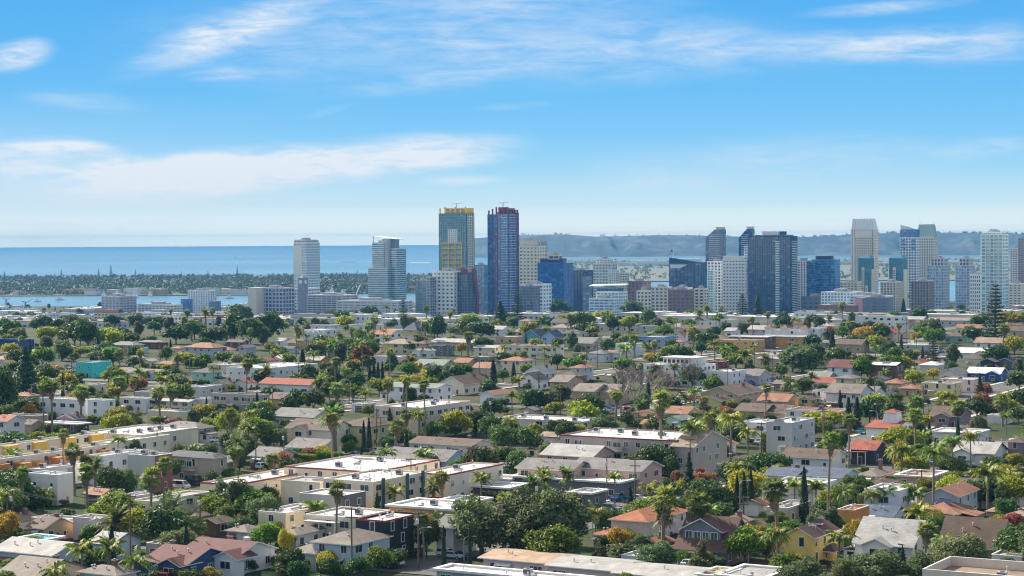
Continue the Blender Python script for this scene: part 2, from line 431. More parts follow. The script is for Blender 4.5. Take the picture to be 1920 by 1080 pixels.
        w = put('window', pm, go, (gx, y0-1.81, max(.9, gh-2.0))); put('window_frame', fm, w)
    # openings
    dark = 'dw' in opts
    if 'blank' not in opts:
        far = d > 1150
        step = 4.2 if not far else 5.5
        wk = opts.get('w') or rng.choice(['std','std','wide','std','tall'])
        fh = h/st
        door_done = False
        for face, Lf in (('A', LA), ('B', LB)):
            if face == 'B' and 'nb' in opts: continue
            if face == 'A' and 'na' in opts: continue
            n = max(1, int(Lf/step)); 
            if n > 14: n = 14
            for s in range(st):
                if d > 900 and s < st-2: continue
                for i in range(n):
                    if rng.random() < .14: continue
                    k = wk if rng.random() < .72 else rng.choice(['std','small','wide'])
                    t = (i+.5)/n+rng.uniform(-.06,.06)/max(1,n)*2
                    z = s*fh+min(1.0, fh*.34)
                    if s == 0 and face == 'A' and not door_done and i == n//2 and d < 1000:
                        dm = door_mesh('door', rng.choice(['white','brown','dark','red','teal'])); door_done = True
                        put('door', dm, root, (x0+Lf*t, y0-.02, .05)); continue
                    fm, pm = win_mesh(k, dark)
                    if face == 'A': w = put('window', pm, root, (x0+Lf*t, y0-.012, z))
                    else: w = put('window', pm, root, (x1+.012+(.06 if bw else 0), y0+Lf*t, z), math.pi/2)
                    if d < 1150: put('window_frame', fm, w)
    if 'bal' in opts:      # recessed-looking balconies: slab, solid rail and dark sliding door
        nb = max(1, int(LA/9))
        for s in range(1, st):
            for i in range(nb):
                bx = x0+LA*(i+.5)/nb; z = s*h/st
                q = MB(); q.box(bx-2.2,bx+2.2,y0-1.25,y0,z-.18,z,0); q.box(bx-2.2,bx+2.2,y0-1.25,y0-1.15,z,z+1.0,1)
                q.box(bx-2.2,bx-2.1,y0-1.15,y0,z,z+1.0,1); q.box(bx+2.1,bx+2.2,y0-1.15,y0,z,z+1.0,1)
                q.obj('balcony', [FRAMEC(), wm], root)
                fm, pm = win_mesh('slider', dark); w = put('window', pm, root, (bx, y0-.03, z+.05)); put('window_frame', fm, w)
    if 'porch' in opts:
        q = MB(); q.box(x0+LA*.1,x0+LA*.75,y0-2.2,y0-.4,h-.75,h-.6,0)
        for t in (.12,.4,.72): q.box(x0+LA*t-.1,x0+LA*t+.1,y0-2.1,y0-1.9,zlow,h-.75,1)
        q.obj('porch', [rm, FRAMEC()], root)
    # lean-to additions and awnings, as old houses have
    if not flat and d < 1300 and LA > 9 and rng.random() < .5:
        sx = rng.choice((-1, 1)) if kind != 'GA' else -1
        aw, ad, ah = rng.uniform(2.6,4.2), LB*rng.uniform(.45,.75), min(h-.5, rng.uniform(2.4,3.0))
        ax0 = x1+.003 if sx > 0 else x0-aw-.003; ay0 = rng.uniform(y0+.3, y1-ad)
        q = MB(); q.box(ax0,ax0+aw,ay0,ay0+ad,zlow,ah); ao = q.obj('lean_to', wm, root)
        q = MB(); zi, zo = (ah+.75, ah+.1) if sx > 0 else (ah+.1, ah+.75)
        q.hexa([(ax0-.25*(sx<0),ay0-.3,zi),(ax0+aw+.25*(sx>0),ay0-.3,zo),(ax0+aw+.25*(sx>0),ay0+ad+.3,zo),(ax0-.25*(sx<0),ay0+ad+.3,zi)],[(ax0-.25*(sx<0),ay0-.3,zi+.14),(ax0+aw+.25*(sx>0),ay0-.3,zo+.14),(ax0+aw+.25*(sx>0),ay0+ad+.3,zo+.14),(ax0-.25*(sx<0),ay0+ad+.3,zi+.14)])
        q.obj('lean_to_roof', rm, ao)
        fm, pm = win_mesh('std'); put('window', pm, ao, (ax0+aw/2, ay0-.012, 1.0))
    if d < 1000 and rng.random() < .35:
        q = MB(); ax0 = x0+LA*rng.uniform(.08,.55); aw = min(LA*.35, rng.uniform(2.2,4)); za = min(h-.35, 2.75)
        q.hexa([(ax0,y0-1.3,za-.45),(ax0+aw,y0-1.3,za-.45),(ax0+aw,y0-.02,za),(ax0,y0-.02,za)],[(ax0,y0-1.3,za-.38),(ax0+aw,y0-1.3,za-.38),(ax0+aw,y0-.02,za+.08),(ax0,y0-.02,za+.08)])
        ac_ = rng.choice(['white','beige','sage','brick','cream']); q.obj('awning', wall_mat(ac_, WALL[ac_]), root)
    if 'solar' in opts:
        put('solar_panel', misc('solar'), ro, (0,-LB*.12,h+ (.1 if flat else (.42*LB/2*pt+.55))))
        if not flat: ro.children[-1].rotation_euler = (math.atan(pt),0,0)
    # screen box
    pts = [proj(*(c+A*sx*LA/2+B*sy*LB/2+Vector((0,0,zz)))[:]) for sx in (-1,1) for sy in (-1,1) for zz in (zb-c.z*0+0, zb+h+ (0 if flat else 2))] if False else []
    xs = []; ys = []
    for sx in (-1,1):
        for sy in (-1,1):
            p = Vector((c.x,c.y,0))+A*(sx*LA/2)+B*(sy*LB/2)
            for zz in (zb+.3*h, zb+h+(.4 if flat else 1.5)):
                X, Y = proj(p.x, p.y, zz); xs.append(X); ys.append(Y)
    HOUSES.append(dict(c=Vector((c.x,c.y,0)), LA=LA, LB=LB, A=A, B=B, box=(min(xs),min(ys),max(xs),max(ys)), d=d, h=h, mark=mark, root=root))
    return root, (x0,x1,y0,y1)

def parse_opts(ws):
    o = {}
    for w in ws:
        if '=' in w: k, v = w.split('=', 1); o[k] = v
        else: o[w] = True
    return o
TILES = dict(P=(0,620), Q=(480,620), S=(960,620), T=(1440,620), B=(0,810), C=(480,810), D=(960,810), E=(1440,810), U=(0,420), V=(480,420), W=(960,420), X=(1440,390))
def px_of(tile, x, y):
    if tile == '-': return x, y
    a, b = TILES[tile]; return a+x/4, b+y/4
def house_line(line):
    ws = line.split()
    t, kind = ws[0], ws[1]
    xl, xn, xr, y, h = map(float, ws[2:7]); wall, roof = ws[7], ws[8]
    o = parse_opts(ws[9:])
    if t != '-':
        bx, by = TILES[t]; xl, xn, xr = bx+xl/4, bx+xn/4, bx+xr/4; y = by+y/4
    g = hit(xn, y, h)
    s = F/g.y
    LA = max(4.0, (xn-xl)/s/math.cos(TH)); LB = max(5.5, min(45, (xr-xn)/s/math.sin(TH)))
    if o.get('LB'): LB = float(o['LB'])
    mark = o.get('n'); desc = None
    if mark: mark = mark.replace('_', ' ')
    if o.get('t'): desc = o['t'].replace('_', ' ')
    house(kind, g, LA, LB, h, wall, roof, o, desc, mark)
HOUSE_LINES = '''
P F -60 200 240 72 5 royal grey n=bright_blue_box_building t=bright_blue_flat_roofed_box_building
P H 800 1000 1060 108 6 tan grey bal n=tan_hip-roofed_apartments
P H 1020 1215 1250 88 4 brown grey
P H 1360 1595 1618 128 6 lblue terra n=pale_blue_apartments LB=12
P H 1275 1350 1375 132 4 beige terra
P H 1610 1720 1750 140 3.5 beige terra
P GA 1690 1820 1850 85 5 brown brown
P GB 1785 1850 1905 125 5 grey slate
P GB 1060 1120 1160 228 3.6 white pale
P H 1160 1290 1330 248 3.5 beige terra
P F 550 690 790 246 6.5 turq pale w=small n=turquoise_house t=two-storey_turquoise_house_with_flat_roof LB=13
P GB 0 50 80 238 4 white red
P GA 825 1180 1240 318 3.2 white taupe fg=0.85 fgc=lblue n=long_taupe-roofed_house
P H 1430 1570 1645 312 6 mint dgrey n=mint_green_house
Q F -250 75 408 290 7 white white w=small n=long_white_upper_apartments
P GB 1600 1690 1755 395 3.4 lyellow brown
P GB 1745 1850 1905 392 3.4 white red
P F 1395 1500 1635 432 6 grey white n=pale_grey_block
P F 990 1120 1160 470 3.5 grey pale
P F 1550 1950 2010 492 6 taupe dgrey bal n=taupe_motel-style_block
P H 80 220 260 488 3.2 tan terra
P F 240 640 700 528 7 white white w=wide n=white_stucco_terrace_block
P F 640 785 830 532 7.6 white white
P F 870 1095 1112 518 5 white white
P GA 1095 1415 1430 535 4.5 cream pale pt=.2
P F 1075 1370 1445 618 4 cream white
P H 1160 1480 1578 733 4.5 grey grey n=grey_hip-roofed_bungalow
P GB 425 555 605 662 4 mauve dgrey n=mauve_gabled_house
P F 300 580 612 708 3 brown white oh=.8
P F 20 270 300 650 3.5 taupe grey
P GA -60 50 75 680 6 white red LB=8
P GA 85 235 255 700 3.2 tan brown
P F 560 730 778 412 3.6 white white porch
B F -150 -95 340 128 7.6 cream white LB=46 ac=5 n=yellow_and_cream_townhouse_row t=flat-roofed_townhouse_row_in_yellow_and_cream
B F -130 -60 665 224 7.6 cream white LB=44 ac=6 n=rust_orange_townhouse_row t=flat-roofed_townhouse_row_with_rust_orange_bays
B F 60 300 560 290 5 white white ac=2
B F 175 430 475 335 7 white white w=small
B F 650 775 935 190 7.5 white white ac=1 LB=16
B F 930 1160 1262 192 9 grey white bw=brick ac=2 na n=grey_block_with_brick-red_end t=pale_grey_flat-roofed_block_with_brick-red_end_wall
B F 672 820 1055 92 7 cream white ac=0 n=cream_corner_apartments LB=26
B F 560 1055 1302 34 7.2 cream white ac=5 LB=26
B H 1185 1605 1660 192 7 taupe dgrey bal n=taupe_apartments_with_dark_roof t=taupe_two-storey_apartments_with_big_dark_grey_hip_roof
B H 900 1170 1195 172 5.5 taupe dgrey
B F 1475 1760 2255 408 6 cream white trim=red w=std LB=46 n=cream_apartment_wing_with_red_trim t=cream_flat-roofed_apartment_wing_with_red_roof_trim
B F 975 1150 1485 535 5 cream pale n=walled_roof_terrace t=cream_walled_roof_terrace_with_lattice
B GA 185 330 452 722 3.2 tan brown c LB=9
B F 515 755 785 668 4.5 pink pale n=pink_stucco_box_house t=pink_stucco_flat-roofed_house
B F 190 490 515 676 3.4 grey white
B F 105 335 392 822 2.6 red turq oh=.4 blank cat=canopy n=turquoise_canopy t=turquoise_flat_canopy_on_dark_red_walls
B GA -120 390 535 925 4 lblue pale pt=.3 LB=11 n=long_pale_blue_house
B GA 650 830 962 842 3.5 lblue pale LB=9 pt=.35
B GA -60 290 405 1090 3.2 beige taupe c LB=12
B H 560 870 975 1070 3.6 beige taupe
B GA 1050 1400 1600 990 3.3 navy maroon fg=0.72 fgc=navy LB=13 pt=.32 n=maroon-roofed_navy_house t=navy_blue_house_under_maroon_gable_roof
B GA 1320 1775 1935 935 3.6 white maroon fg=.9 LB=12 pt=.32 wc n=maroon-roofed_white_house t=white_house_under_long_maroon_gable_roof
B H 1690 1850 1955 745 3.5 grey taupe
B GB 1560 1620 1660 680 3 brown brown cat=shed
B H 1400 1470 1500 632 3.2 tan brown
- F 520 700 880 888 7.6 cream white ac=2 trim=red LB=30 n=white-roofed_courtyard_apartments t=long_cream_courtyard_apartments_with_white_flat_roof
- F 600 700 793 907 8 cream white ac=2 n=green-piloster_wing t=cream_three-storey_wing_with_dark_green_pilasters
- F 778 841 927 893 7 cream white LB=26 ac=1 n=cream_rear_wing t=cream_rear_apartment_wing_with_maroon_roof_edge trim=red
C F 165 480 512 392 6 cream pale LB=9
C F 300 640 802 494 6.4 grey white bw=dgrey na n=slate-sided_flat_block t=pale_flat-roofed_block_with_dark_shingle_side
C F 0 222 335 622 5 cream white LB=14
C F 340 735 765 660 5.5 cream white porch LB=14 n=cream_columned_apartments t=cream_flat-roofed_apartments_with_columned_porch
C F 737 972 1090 684 8 black white trim=red LB=13 n=dark_shingled_block t=dark_brown_shingled_block_with_red_roof_edge
C H 205 300 472 768 3.3 white taupe LB=13
C H 230 440 597 908 3.6 grey taupe LB=14 n=pale_grey_hip-roofed_bungalow
C H 410 720 882 842 5.6 lblue taupe LB=13 n=pale_blue_two-storey_house
- F 725 849 905 958 6 ochre white oh=.7 w=std LB=12 n=ochre_flat-roofed_apartments t=ochre_orange_apartments_with_wide_white_flat_roof
- F 805 868 930 948 5.7 orange white oh=.5 LB=12
C GA 1380 1480 1505 715 6 grey grey LB=9
C F 1385 1890 1960 428 3.2 brown white oh=.8 LB=9
C F 1710 1890 1960 366 3.2 brown white oh=.8 LB=8
C GA 950 1420 1532 218 4 sky grey LB=11 pt=.42 fg=.72 fgc=sky n=sky_blue_gabled_house t=sky_blue_house_with_long_grey_gable_roof
C GA 1135 1610 1752 104 6.2 cream brown bal pt=.22 LB=11 n=brown-roofed_balcony_apartments t=cream_balcony_apartments_under_long_brown_roof
Q GA 205 560 612 745 6 cream brown fg=.35 c LB=12 n=cream_house_with_brown_roof
Q H 612 865 932 718 6.6 lyellow brown LB=13 n=pale_yellow_hip-roofed_house
Q GA 100 430 512 652 3.6 pale_ grey LB=12
Q GA 215 480 525 885 3 beige grey LB=11
Q GA -60 140 212 946 3.2 grey grey LB=10
Q F 905 1235 1475 588 10 beige white st=3 ac=3 LB=30 w=wide n=beige_three-storey_walk-up t=beige_three-storey_flat-roofed_walk-up_apartments
Q GA 972 1350 1442 432 5.6 white sage pt=.2 LB=12 n=white_block_with_sage_roof
Q GB 1370 1560 1665 402 4.4 cream brown LB=20 pt=.5 n=big_brown-gabled_house
Q GB 1680 1790 1848 480 4 white terra LB=12
Q GA 80 190 242 512 4 tan brown LB=10
Q GA 0 400 425 408 4 white red LB=10 n=long_red-roofed_row
V GA 330 440 500 508 6 red brown LB=10 n=dark_red_wooden_house
V H 515 640 700 515 6 grey brown LB=11
V F 660 830 862 553 4 white white LB=9
V GA 880 1010 1082 828 5 white orange LB=12 n=orange-roofed_hall t=white_hall_with_bright_orange_gable_roof
V H 950 1140 1205 898 6 lyellow tan LB=12 n=tan-roofed_yellow_villa
V H 1190 1270 1310 895 5.5 tan brown LB=10
V GB 1165 1225 1255 952 4 white pale LB=8
V GB 1228 1282 1300 952 4 white pale LB=8
V F 1285 1420 1455 920 5 slate_ slate LB=9
V GA 1300 1690 1742 892 4.4 taupe pale LB=14 pt=.22 n=long_pale-roofed_school_block
V GA 1635 1790 1832 930 5 cream pale pt=.2 LB=10
V F 875 1080 1122 1002 4 white white LB=10
V GA 1180 1400 1482 1062 4 sage sage fg=.6 LB=12 n=sage_green-roofed_house
V GA 1480 1590 1640 1040 4 tan terra LB=9
V F 1600 1740 1785 1005 6 olive white LB=9
V GA 1620 1750 1790 1080 4.2 beige terra LB=11
V F 350 520 640 800 6 white white w=tall LB=14 n=white_sawtooth_townhouses
V F 400 560 690 765 7.5 white black oh=.5 LB=10
V F 690 870 905 762 7.5 white black oh=.4 LB=14
V F 345 720 960 652 6 white white LB=34 n=white_warehouse_store
V F 600 860 960 612 6.5 taupe pale LB=30
V H 1100 1205 1285 792 5 lyellow slate LB=15 pt=.9 n=slate_blue-roofed_chapel
V GA 1490 1585 1642 764 6 dark brown LB=11 fg=.4 fgc=dgrey
V GA 1720 1850 1885 790 5 white pale LB=10
V GA 230 325 388 892 4 tan brown LB=10
V GA 135 200 225 878 3.4 white pale LB=8
V GA 385 480 515 1022 3.4 orange pale LB=8
V GB 10 90 135 1022 3.6 white red LB=9
V GA 135 215 245 1010 3.4 white pale LB=8
W GB 85 200 245 842 6 teal slate LB=11 pt=.75 c n=teal_blue_victorian_house t=teal_blue_gabled_victorian_house_with_slate_roof
W GB 222 325 362 845 6 sky slate LB=10 pt=.75
W F -40 300 358 922 6.4 cream terra bal LB=13 n=cream_row_with_terracotta_caps
W GA 420 600 722 895 4 beige grey LB=15
W H 572 690 742 972 4.4 white grey LB=11 n=white_house_with_pale_hip_roof
W H 740 815 852 968 4.4 white dgrey LB=9
W F 780 925 966 905 6 white white LB=12 blank n=blank_white_stucco_block
W F 955 1138 1197 856 7 sky white trim=royal LB=14 n=sky_blue_corner_building t=sky_blue_flat-roofed_corner_building
W GB 1210 1280 1348 832 5 white red LB=11 pt=.6 n=red-roofed_white_cottage
W H 1212 1280 1308 882 3.3 white terra LB=8
W F 1525 1830 1862 878 6 ochre pale LB=12 n=ochre_motel_block t=ochre_flat-roofed_motel_block
W F 1645 1905 1960 852 6.5 brown white LB=14 oh=.6
W GA 750 880 912 742 4 brick orange LB=11
W F 600 930 1000 757 5 beige white LB=14
W F 955 1050 1072 770 5 grey white LB=9
W GA 1275 1500 1560 785 4 beige brown LB=10
W F 1410 1510 1545 735 6 white terra LB=9
W GA 1600 1670 1700 802 4 white pale LB=9
W GA 1780 1930 1990 792 6 pink pale LB=11 n=pale_pink_gabled_house
W F 575 770 805 602 6 cream pale LB=16
S GB 95 240 282 322 5 white pale LB=11 pt=.65 n=white_gabled_house_pair
S GB 55 188 222 366 4.5 white dgrey LB=9 pt=.6
S H 440 530 588 277 6 lblue terra LB=10 n=pale_blue_house_with_terracotta_roof
S H 345 480 535 338 3.4 mauve brown LB=10
S GA 285 410 472 386 5.5 tan taupe LB=14 pt=.3
S GA 452 610 645 456 5.5 tan taupe LB=15 pt=.3 n=taupe-roofed_townhouses t=tan_townhouses_under_stepped_taupe_roofs
S GA 605 760 800 460 5.2 tan taupe LB=15 pt=.3
S F 1000 1400 1492 270 8.5 white white w=wide LB=17 n=white_art-deco_apartments t=white_flat-roofed_art-deco_apartments
S F 1480 1570 1595 240 5 red brown LB=9
S F 1498 1650 1722 315 6 white white LB=15
S GA 1735 1850 1925 338 4 grey grey LB=12
S GB 1430 1690 1905 480 4.5 tan brown LB=24 pt=.36 n=wide_brown-gabled_complex t=wide_tan_complex_under_brown_gable_roofs
S GB 1420 1560 1700 528 4 lyellow brown LB=12 pt=.34
S GA 1690 1890 1960 605 4 tan brown LB=13 pt=.3
S F -120 530 775 692 4.5 grey white LB=15 ac=3 n=long_low_white-roofed_commercial_block
S GB 860 985 1052 640 3.5 tan terra LB=11
S GA 1165 1310 1345 622 3.4 tan terra LB=10
S GB 1160 1265 1305 668 3.4 mint sage LB=9 bw=royal
S F 1720 1900 1960 702 6 white white LB=12 
D GA 40 440 470 290 6 salmon grey LB=12 pt=.3 w=wide n=salmon_row_lower_half t=salmon_pink_apartment_row_with_grey_roof
D GA 455 965 1068 292 6.2 salmon grey LB=12 pt=.3 w=wide n=salmon_pink_apartment_row t=long_salmon_pink_apartment_row_with_grey_gable_roof
D GA 225 600 672 188 5.6 salmon pale LB=13 pt=.35
D F 0 800 886 388 4 dgrey white oh=.6 LB=10 n=charcoal_block_with_white_roof t=low_charcoal_block_with_long_white_roof
D F 430 590 660 470 3.4 dgrey white oh=.5 LB=8
D H 750 1010 1325 668 6 pink orange pt=.4 LB=19 n=orange-tiled_villa t=pink_stucco_villa_with_orange_tiled_hip_roof
D H 655 740 780 772 3 pink orange LB=6
D GA 1248 1600 1770 890 3.2 dgrey umber pt=.85 LB=13 c n=brown_craftsman_house t=dark_craftsman_house_with_steep_brown_roof_and_wide_dormer porch
- GA 905 1028 1052 1056 3.4 pink peach pt=.12 LB=11 w=strip oh=.9 n=long_low_school-like_block_with_peach_roof
- GA 1030 1155 1180 1071 3.4 pink pale pt=.12 LB=12 w=strip oh=.7 nb
- GA 1157 1292 1338 1086 3.4 pink pale pt=.12 LB=12 w=strip oh=.7 n=pale-roofed_long_block
- F 810 1140 1180 1099 3 taupe white oh=.6 LB=5.5
D F 1390 1560 1665 1095 3.6 beige ochre oh=.3 blank LB=9 n=flat_yellow-roofed_shed t=low_shed_with_bright_yellow_flat_roof
D F 1560 1880 2000 1112 3.8 beige pale oh=.5 LB=12
E GA 130 480 578 200 6 white brown LB=10 pt=.35 n=white_two-storey_house_with_brown_roof
E GA 0 200 272 330 6 grey slate LB=10 pt=.25
E GA 245 560 612 340 6 lblue slate LB=11 pt=.25 n=slate-roofed_pale_blue_duplex
E F -20 330 560 425 6 white white LB=16
E H 680 820 965 328 3.2 tan taupe LB=14 n=taupe-roofed_bungalow
E H 760 870 970 392 3 tan brown LB=9
E F 985 1215 1332 345 3.2 tan peach oh=.6 c LB=13 n=peach_flat-roofed_house
E GA 635 800 872 132 4.4 dark red LB=10 porch n=dark_bungalow_with_red_tile_roof
E GA 1430 1690 1792 165 3.6 white pale LB=13 fg=.25 n=white_craftsman_bungalow_with_pale_roof
E H 1815 1905 2000 72 6 mauve brown LB=12
E GB 1200 1420 1600 482 6 lblue terra LB=15 pt=.4 w=std n=pale_blue_house_with_round_windows t=pale_blue_two-storey_house_with_terracotta_roof
E H 1150 1420 1562 612 3.4 sage terra LB=12 porch solar n=sage_bungalow_with_terracotta_roof
E F 745 985 1045 455 7 white white LB=12 w=wide solar n=white_modern_cube_house
E GA 690 930 1015 638 3 white slate LB=9 n=slate-roofed_white_cottage
E F 600 650 742 602 6 orange terra LB=9 blank
- GB 1474 1524 1567 1007 6 yellow umber LB=13 pt=.55 w=tall n=bright_yellow_house t=bright_yellow_two-storey_house_with_dark_red-brown_roof
- GA 1612 1710 1748 1024 4.6 white pale LB=13 pt=.62 wc fg=.42 n=white_craftsman_house t=white_craftsman_house_with_pale_roof_and_front_gable
- GA 1775 1871 1898 1026 2.6 tan brown LB=10 pt=.95 c n=steep_brown_A-frame_house
- F 1757 2000 2067 1107 7 beige tan LB=15 ac=1 par=1.6 n=beige_parapet_block
E H 1665 1800 1905 600 3.2 tan tan LB=12
E H 1820 1940 2000 625 3.2 tan tan LB=11
E F 0 150 330 585 3.4 grey pale LB=14
T GA 755 950 1240 735 5 white red LB=19 pt=.15 n=white_mission_house_with_red_tiles t=white_mission_style_house_with_red_tiled_roof
T F 165 530 582 615 5 white red LB=12 n=white_block_edged_with_red_tiles
T GA 455 690 748 470 6 white taupe LB=13 pt=.42 n=white_gabled_hall
T F 340 455 475 462 5 white slate LB=11
T GA 680 800 852 470 4.4 white grey LB=11
T H 520 635 680 358 6 lyellow grey LB=10 n=pale_yellow_cube_house
T GA 340 480 518 388 3.4 white red LB=9
T GA 300 450 485 350 3.6 sage sage LB=10
T GA 790 955 988 262 7 brown white pt=.16 solar LB=11 n=dark_house_with_solar_roof
T F 1035 1170 1218 112 5 sage white oh=.5 LB=10 n=sage_modern_box_house
X GB 800 940 1012 932 6 cream red LB=15 pt=.4 n=cream_church_with_red_roof
X GA 515 700 742 1022 4.4 tan brown LB=12
X F 670 830 852 816 9 white white w=wide LB=12 n=white_modern_walk-up
X F 840 1000 1062 818 10 white white LB=13 n=white_modern_walk-up_with_stair_tower
X F 0 300 332 922 8 white terra w=std LB=13 n=white_hotel_with_terracotta_turrets
X F 300 385 432 908 9 white white w=tall LB=12
X F -30 255 278 970 6 ochre white oh=.6 bal LB=11 n=ochre_balcony_motel
X F 1745 1860 1925 884 5 rust red LB=10 n=rust_red_mission_house
X GA 1810 1920 1960 918 4 tan brown LB=11
X GA 1380 1490 1515 962 4 mint brown LB=9 n=mint_cottage
X GA 1310 1560 1600 845 4 grey tan LB=10
X F 1240 1450 1490 770 5 grey white LB=13
X GA 1430 1600 1620 900 4.2 white terra LB=10
T GA 1440 1630 1692 168 4 white white fg=.85 LB=11 n=long_white_cottage
T H 1490 1610 1645 208 4.4 cream brown LB=10
T GB 1605 1700 1735 232 4 dark brown LB=10
T GB 1735 1825 1860 228 4 dgrey dgrey LB=10
T GA 1520 1740 1792 322 3.6 royal white fg=.8 fgc=royal LB=11 n=blue-trimmed_white-roofed_bungalow
T GB 1300 1430 1512 325 3.8 cream grey LB=14 pt=.5 n=cream_bungalow_with_grey_gable
T H 1155 1270 1322 258 4 white white LB=9
T GB 1078 1150 1192 240 4.6 cream red LB=10 pt=.45
T F 1175 1390 1432 405 5 lyellow pale LB=11
T F 1320 1540 1612 375 5 pink white LB=12 n=pink_flat-roofed_block
T H 870 1000 1032 395 3.3 tan terra LB=11
T H 1000 1110 1135 432 3.3 tan terra LB=10
T GA 1240 1440 1502 642 4 mauve brown fg=.45 LB=12 pt=.42 n=mauve_craftsman_bungalow
T GB 240 318 346 515 4.6 yellow brown LB=10 n=small_yellow_stucco_house
T GA -60 140 180 530 4 tan terra LB=11
T GA -80 130 160 615 3.6 tan brown LB=11
T F 1250 1560 1652 778 4 white white oh=.4 LB=13
T F 0 180 276 702 9 grey white LB=18 st=3 w=wide n=pale_grey_mission_apartments t=pale_grey_three-storey_apartments_with_curved_parapet
'''
# the tan apartments with their sloping tile end are special
HOUSE_LINES += '''
- F 1052 1268 1345 829 9 taupe white trim=red bal st=3 w=std ac=5 LB=24 n=tan_three-storey_apartments t=tan_three-storey_balcony_apartments_with_red_roof_trim
- GA 1262 1300 1372 838 8.2 taupe tan pt=.3 st=3 LB=22 n=tile-roofed_apartment_end
'''
HOUSE_LINES = HOUSE_LINES.replace('pale_ grey', 'grey grey').replace('slate_ slate', 'dgrey slate').replace('green-piloster','green-pilaster')
for ln in HOUSE_LINES.strip().split('\n'):
    if ln.strip(): house_line(ln)

def find(mark):
    for h in HOUSES:
        if h['mark'] == mark: return h
# ---- parts that single out some of the buildings
h = find('green-pilaster wing')
if h:
    for t in (-.33, .12, .42):
        q = MB(); q.box(h['LA']/2, h['LA']/2+.35, h['LB']*t-.5, h['LB']*t+.5, 1.5, h['h']+.9); q.obj('pilaster', plain('pilaster_green', (.04,.12,.10)), h['root'])
h = find('rust orange townhouse row')
if h:
    for i in range(7):
        y = h['LB']*(-.5+(i+.5)/7)
        q = MB(); dd = 2.2+(i % 2)*1.4
        q.box(h['LA']/2+.004, h['LA']/2+dd, y-1.9, y+1.2, -2, h['h']-.7-(i % 3)*.3); q.obj('bay', wall_mat('rust', WALL['rust']), h['root'])
        fm, pm = win_mesh('slider', True); put('window', pm, h['root'], (h['LA']/2+dd+.02, y, 2.4), math.pi/2)
h = find('yellow and cream townhouse row')
if h:
    for i in range(4):
        y = h['LB']*(-.5+(i*2+1.4)/8)
        q = MB(); q.box(h['LA']/2+.004, h['LA']/2+1.3, y-2.6, y+2.6, -2, h['h']+.3); q.obj('bay', wall_mat('yellow', WALL['yellow']), h['root'])
h = find('white mission house with red tiles')
if h:
    q = MB(); q.frustum(-2.6,2.6,-2.6,2.6,h['h'],h['h']+3.6,.5,.5,.5,.5); q.box(-1.9,1.9,-1.9,1.9,h['h']+3.6,h['h']+4.4)
    t = q.obj('bell_turret', wall_mat('white', WALL['white']), h['root'], loc=(h['LA']*.1,-1,0))
    q = MB(); hip_roof(q,-1.9,1.9,-1.9,1.9,h['h']+4.4,.9,.35); q.obj('turret_roof', [roof_mat('red',ROOF['red'],'tile'), FRAMEC()], t)
h = find('slate blue-roofed chapel')
if h:
    q = MB(); a = h['LA']/2+2.4
    q.box(a-2.4,a+2.4,-2.4,2.4,-2,9.6)
    for s in (-1, 1): q.prism([(a-2.4,s*1.2-1.2,9.6),(a-2.4,s*1.2+1.2,9.6),(a-2.4,s*1.2+.6,10.8),(a-2.4,s*1.2-.6,10.8)], (4.8,0,0))
    t = q.obj('bell_tower', wall_mat('white', WALL['white']), h['root'])
    for s in (-1, 0, 1):
        q = MB(); pts = [(a+s*1.4-.45,-2.43,4.5),(a+s*1.4+.45,-2.43,4.5),(a+s*1.4+.45,-2.43,7.6)]+[(a+s*1.4+.45*math.cos(k*math.pi/6),-2.43,7.6+.45*math.sin(k*math.pi/6)) for k in range(1,6)]+[(a+s*1.4-.45,-2.43,7.6)]
        q.prism(pts, (0,.02,0)); q.obj('arched_opening', plain('opening_dark',(.03,.03,.04)), t)
h = find('brown craftsman house')
if h:
    # broad dormer with four windows
    LB = h['LB']; z = h['h']+.9; gx = -h['LA']*.06; gw = 8.0
    q = MB(); q.box(gx-gw/2,gx+gw/2,-LB*.36,0,z-.6,z+2.6,0); q.prism([(gx-gw/2,-LB*.36,z+2.6),(gx+gw/2,-LB*.36,z+2.6),(gx,-LB*.36,z+4.7)],(0,LB*.36,0),0)
    dm = q.obj('dormer', wall_mat('dgrey', WALL['dgrey']), h['root'])
    q = MB(); gable_roof(q,gx-gw/2,gx+gw/2,-LB*.36,0,z+2.6,2.1,'y',.7); q.obj('dormer_roof',[roof_mat('umber',ROOF['umber']),FRAMEC()],dm)
    for i in range(4):
        fm, pm = win_mesh('std'); w = put('window', pm, dm, (gx-2.7+i*1.8,-LB*.36-.02,z+.7)); put('window_frame', fm, w)
h = find('bright yellow house')
if h:
    q = MB(); q.box(h['LA']/2,h['LA']/2+2.2,-1,3.2,2.6,2.8,0); hip_roof(q,h['LA']/2-.2,h['LA']/2+2.2,-1,3.2,2.8,1.1,.4); q.obj('side_canopy',[roof_mat('umber',ROOF['umber']),FRAMEC()],h['root'])
    for x in (-1.2, .9): put('skylight', misc('skylight'), h['root'], (1.0+x*.4, x*1.2, h['h']+h['LA']*.27*.72+.25))
h = find('sky blue gabled house')
if h:
    q = MB()
    for i in range(9): q.box(h['LA']*.18+i*.55, h['LA']*.18+i*.55+.22, -h['LB']/2-3.2, -h['LB']/2-.1, 3.0, 3.15)
    q.box(h['LA']*.17,h['LA']*.17+5.2,-h['LB']/2-3.2,-h['LB']/2-3.0,2.8,3.0)
    for x in (0, 5): q.box(h['LA']*.17+x,h['LA']*.17+x+.2,-h['LB']/2-3.2,-h['LB']/2-3.0,-1,2.8)
    q.obj('pergola', plain('pergola_brown',(.12,.07,.06)), h['root'])
h = find('white art-deco apartments')
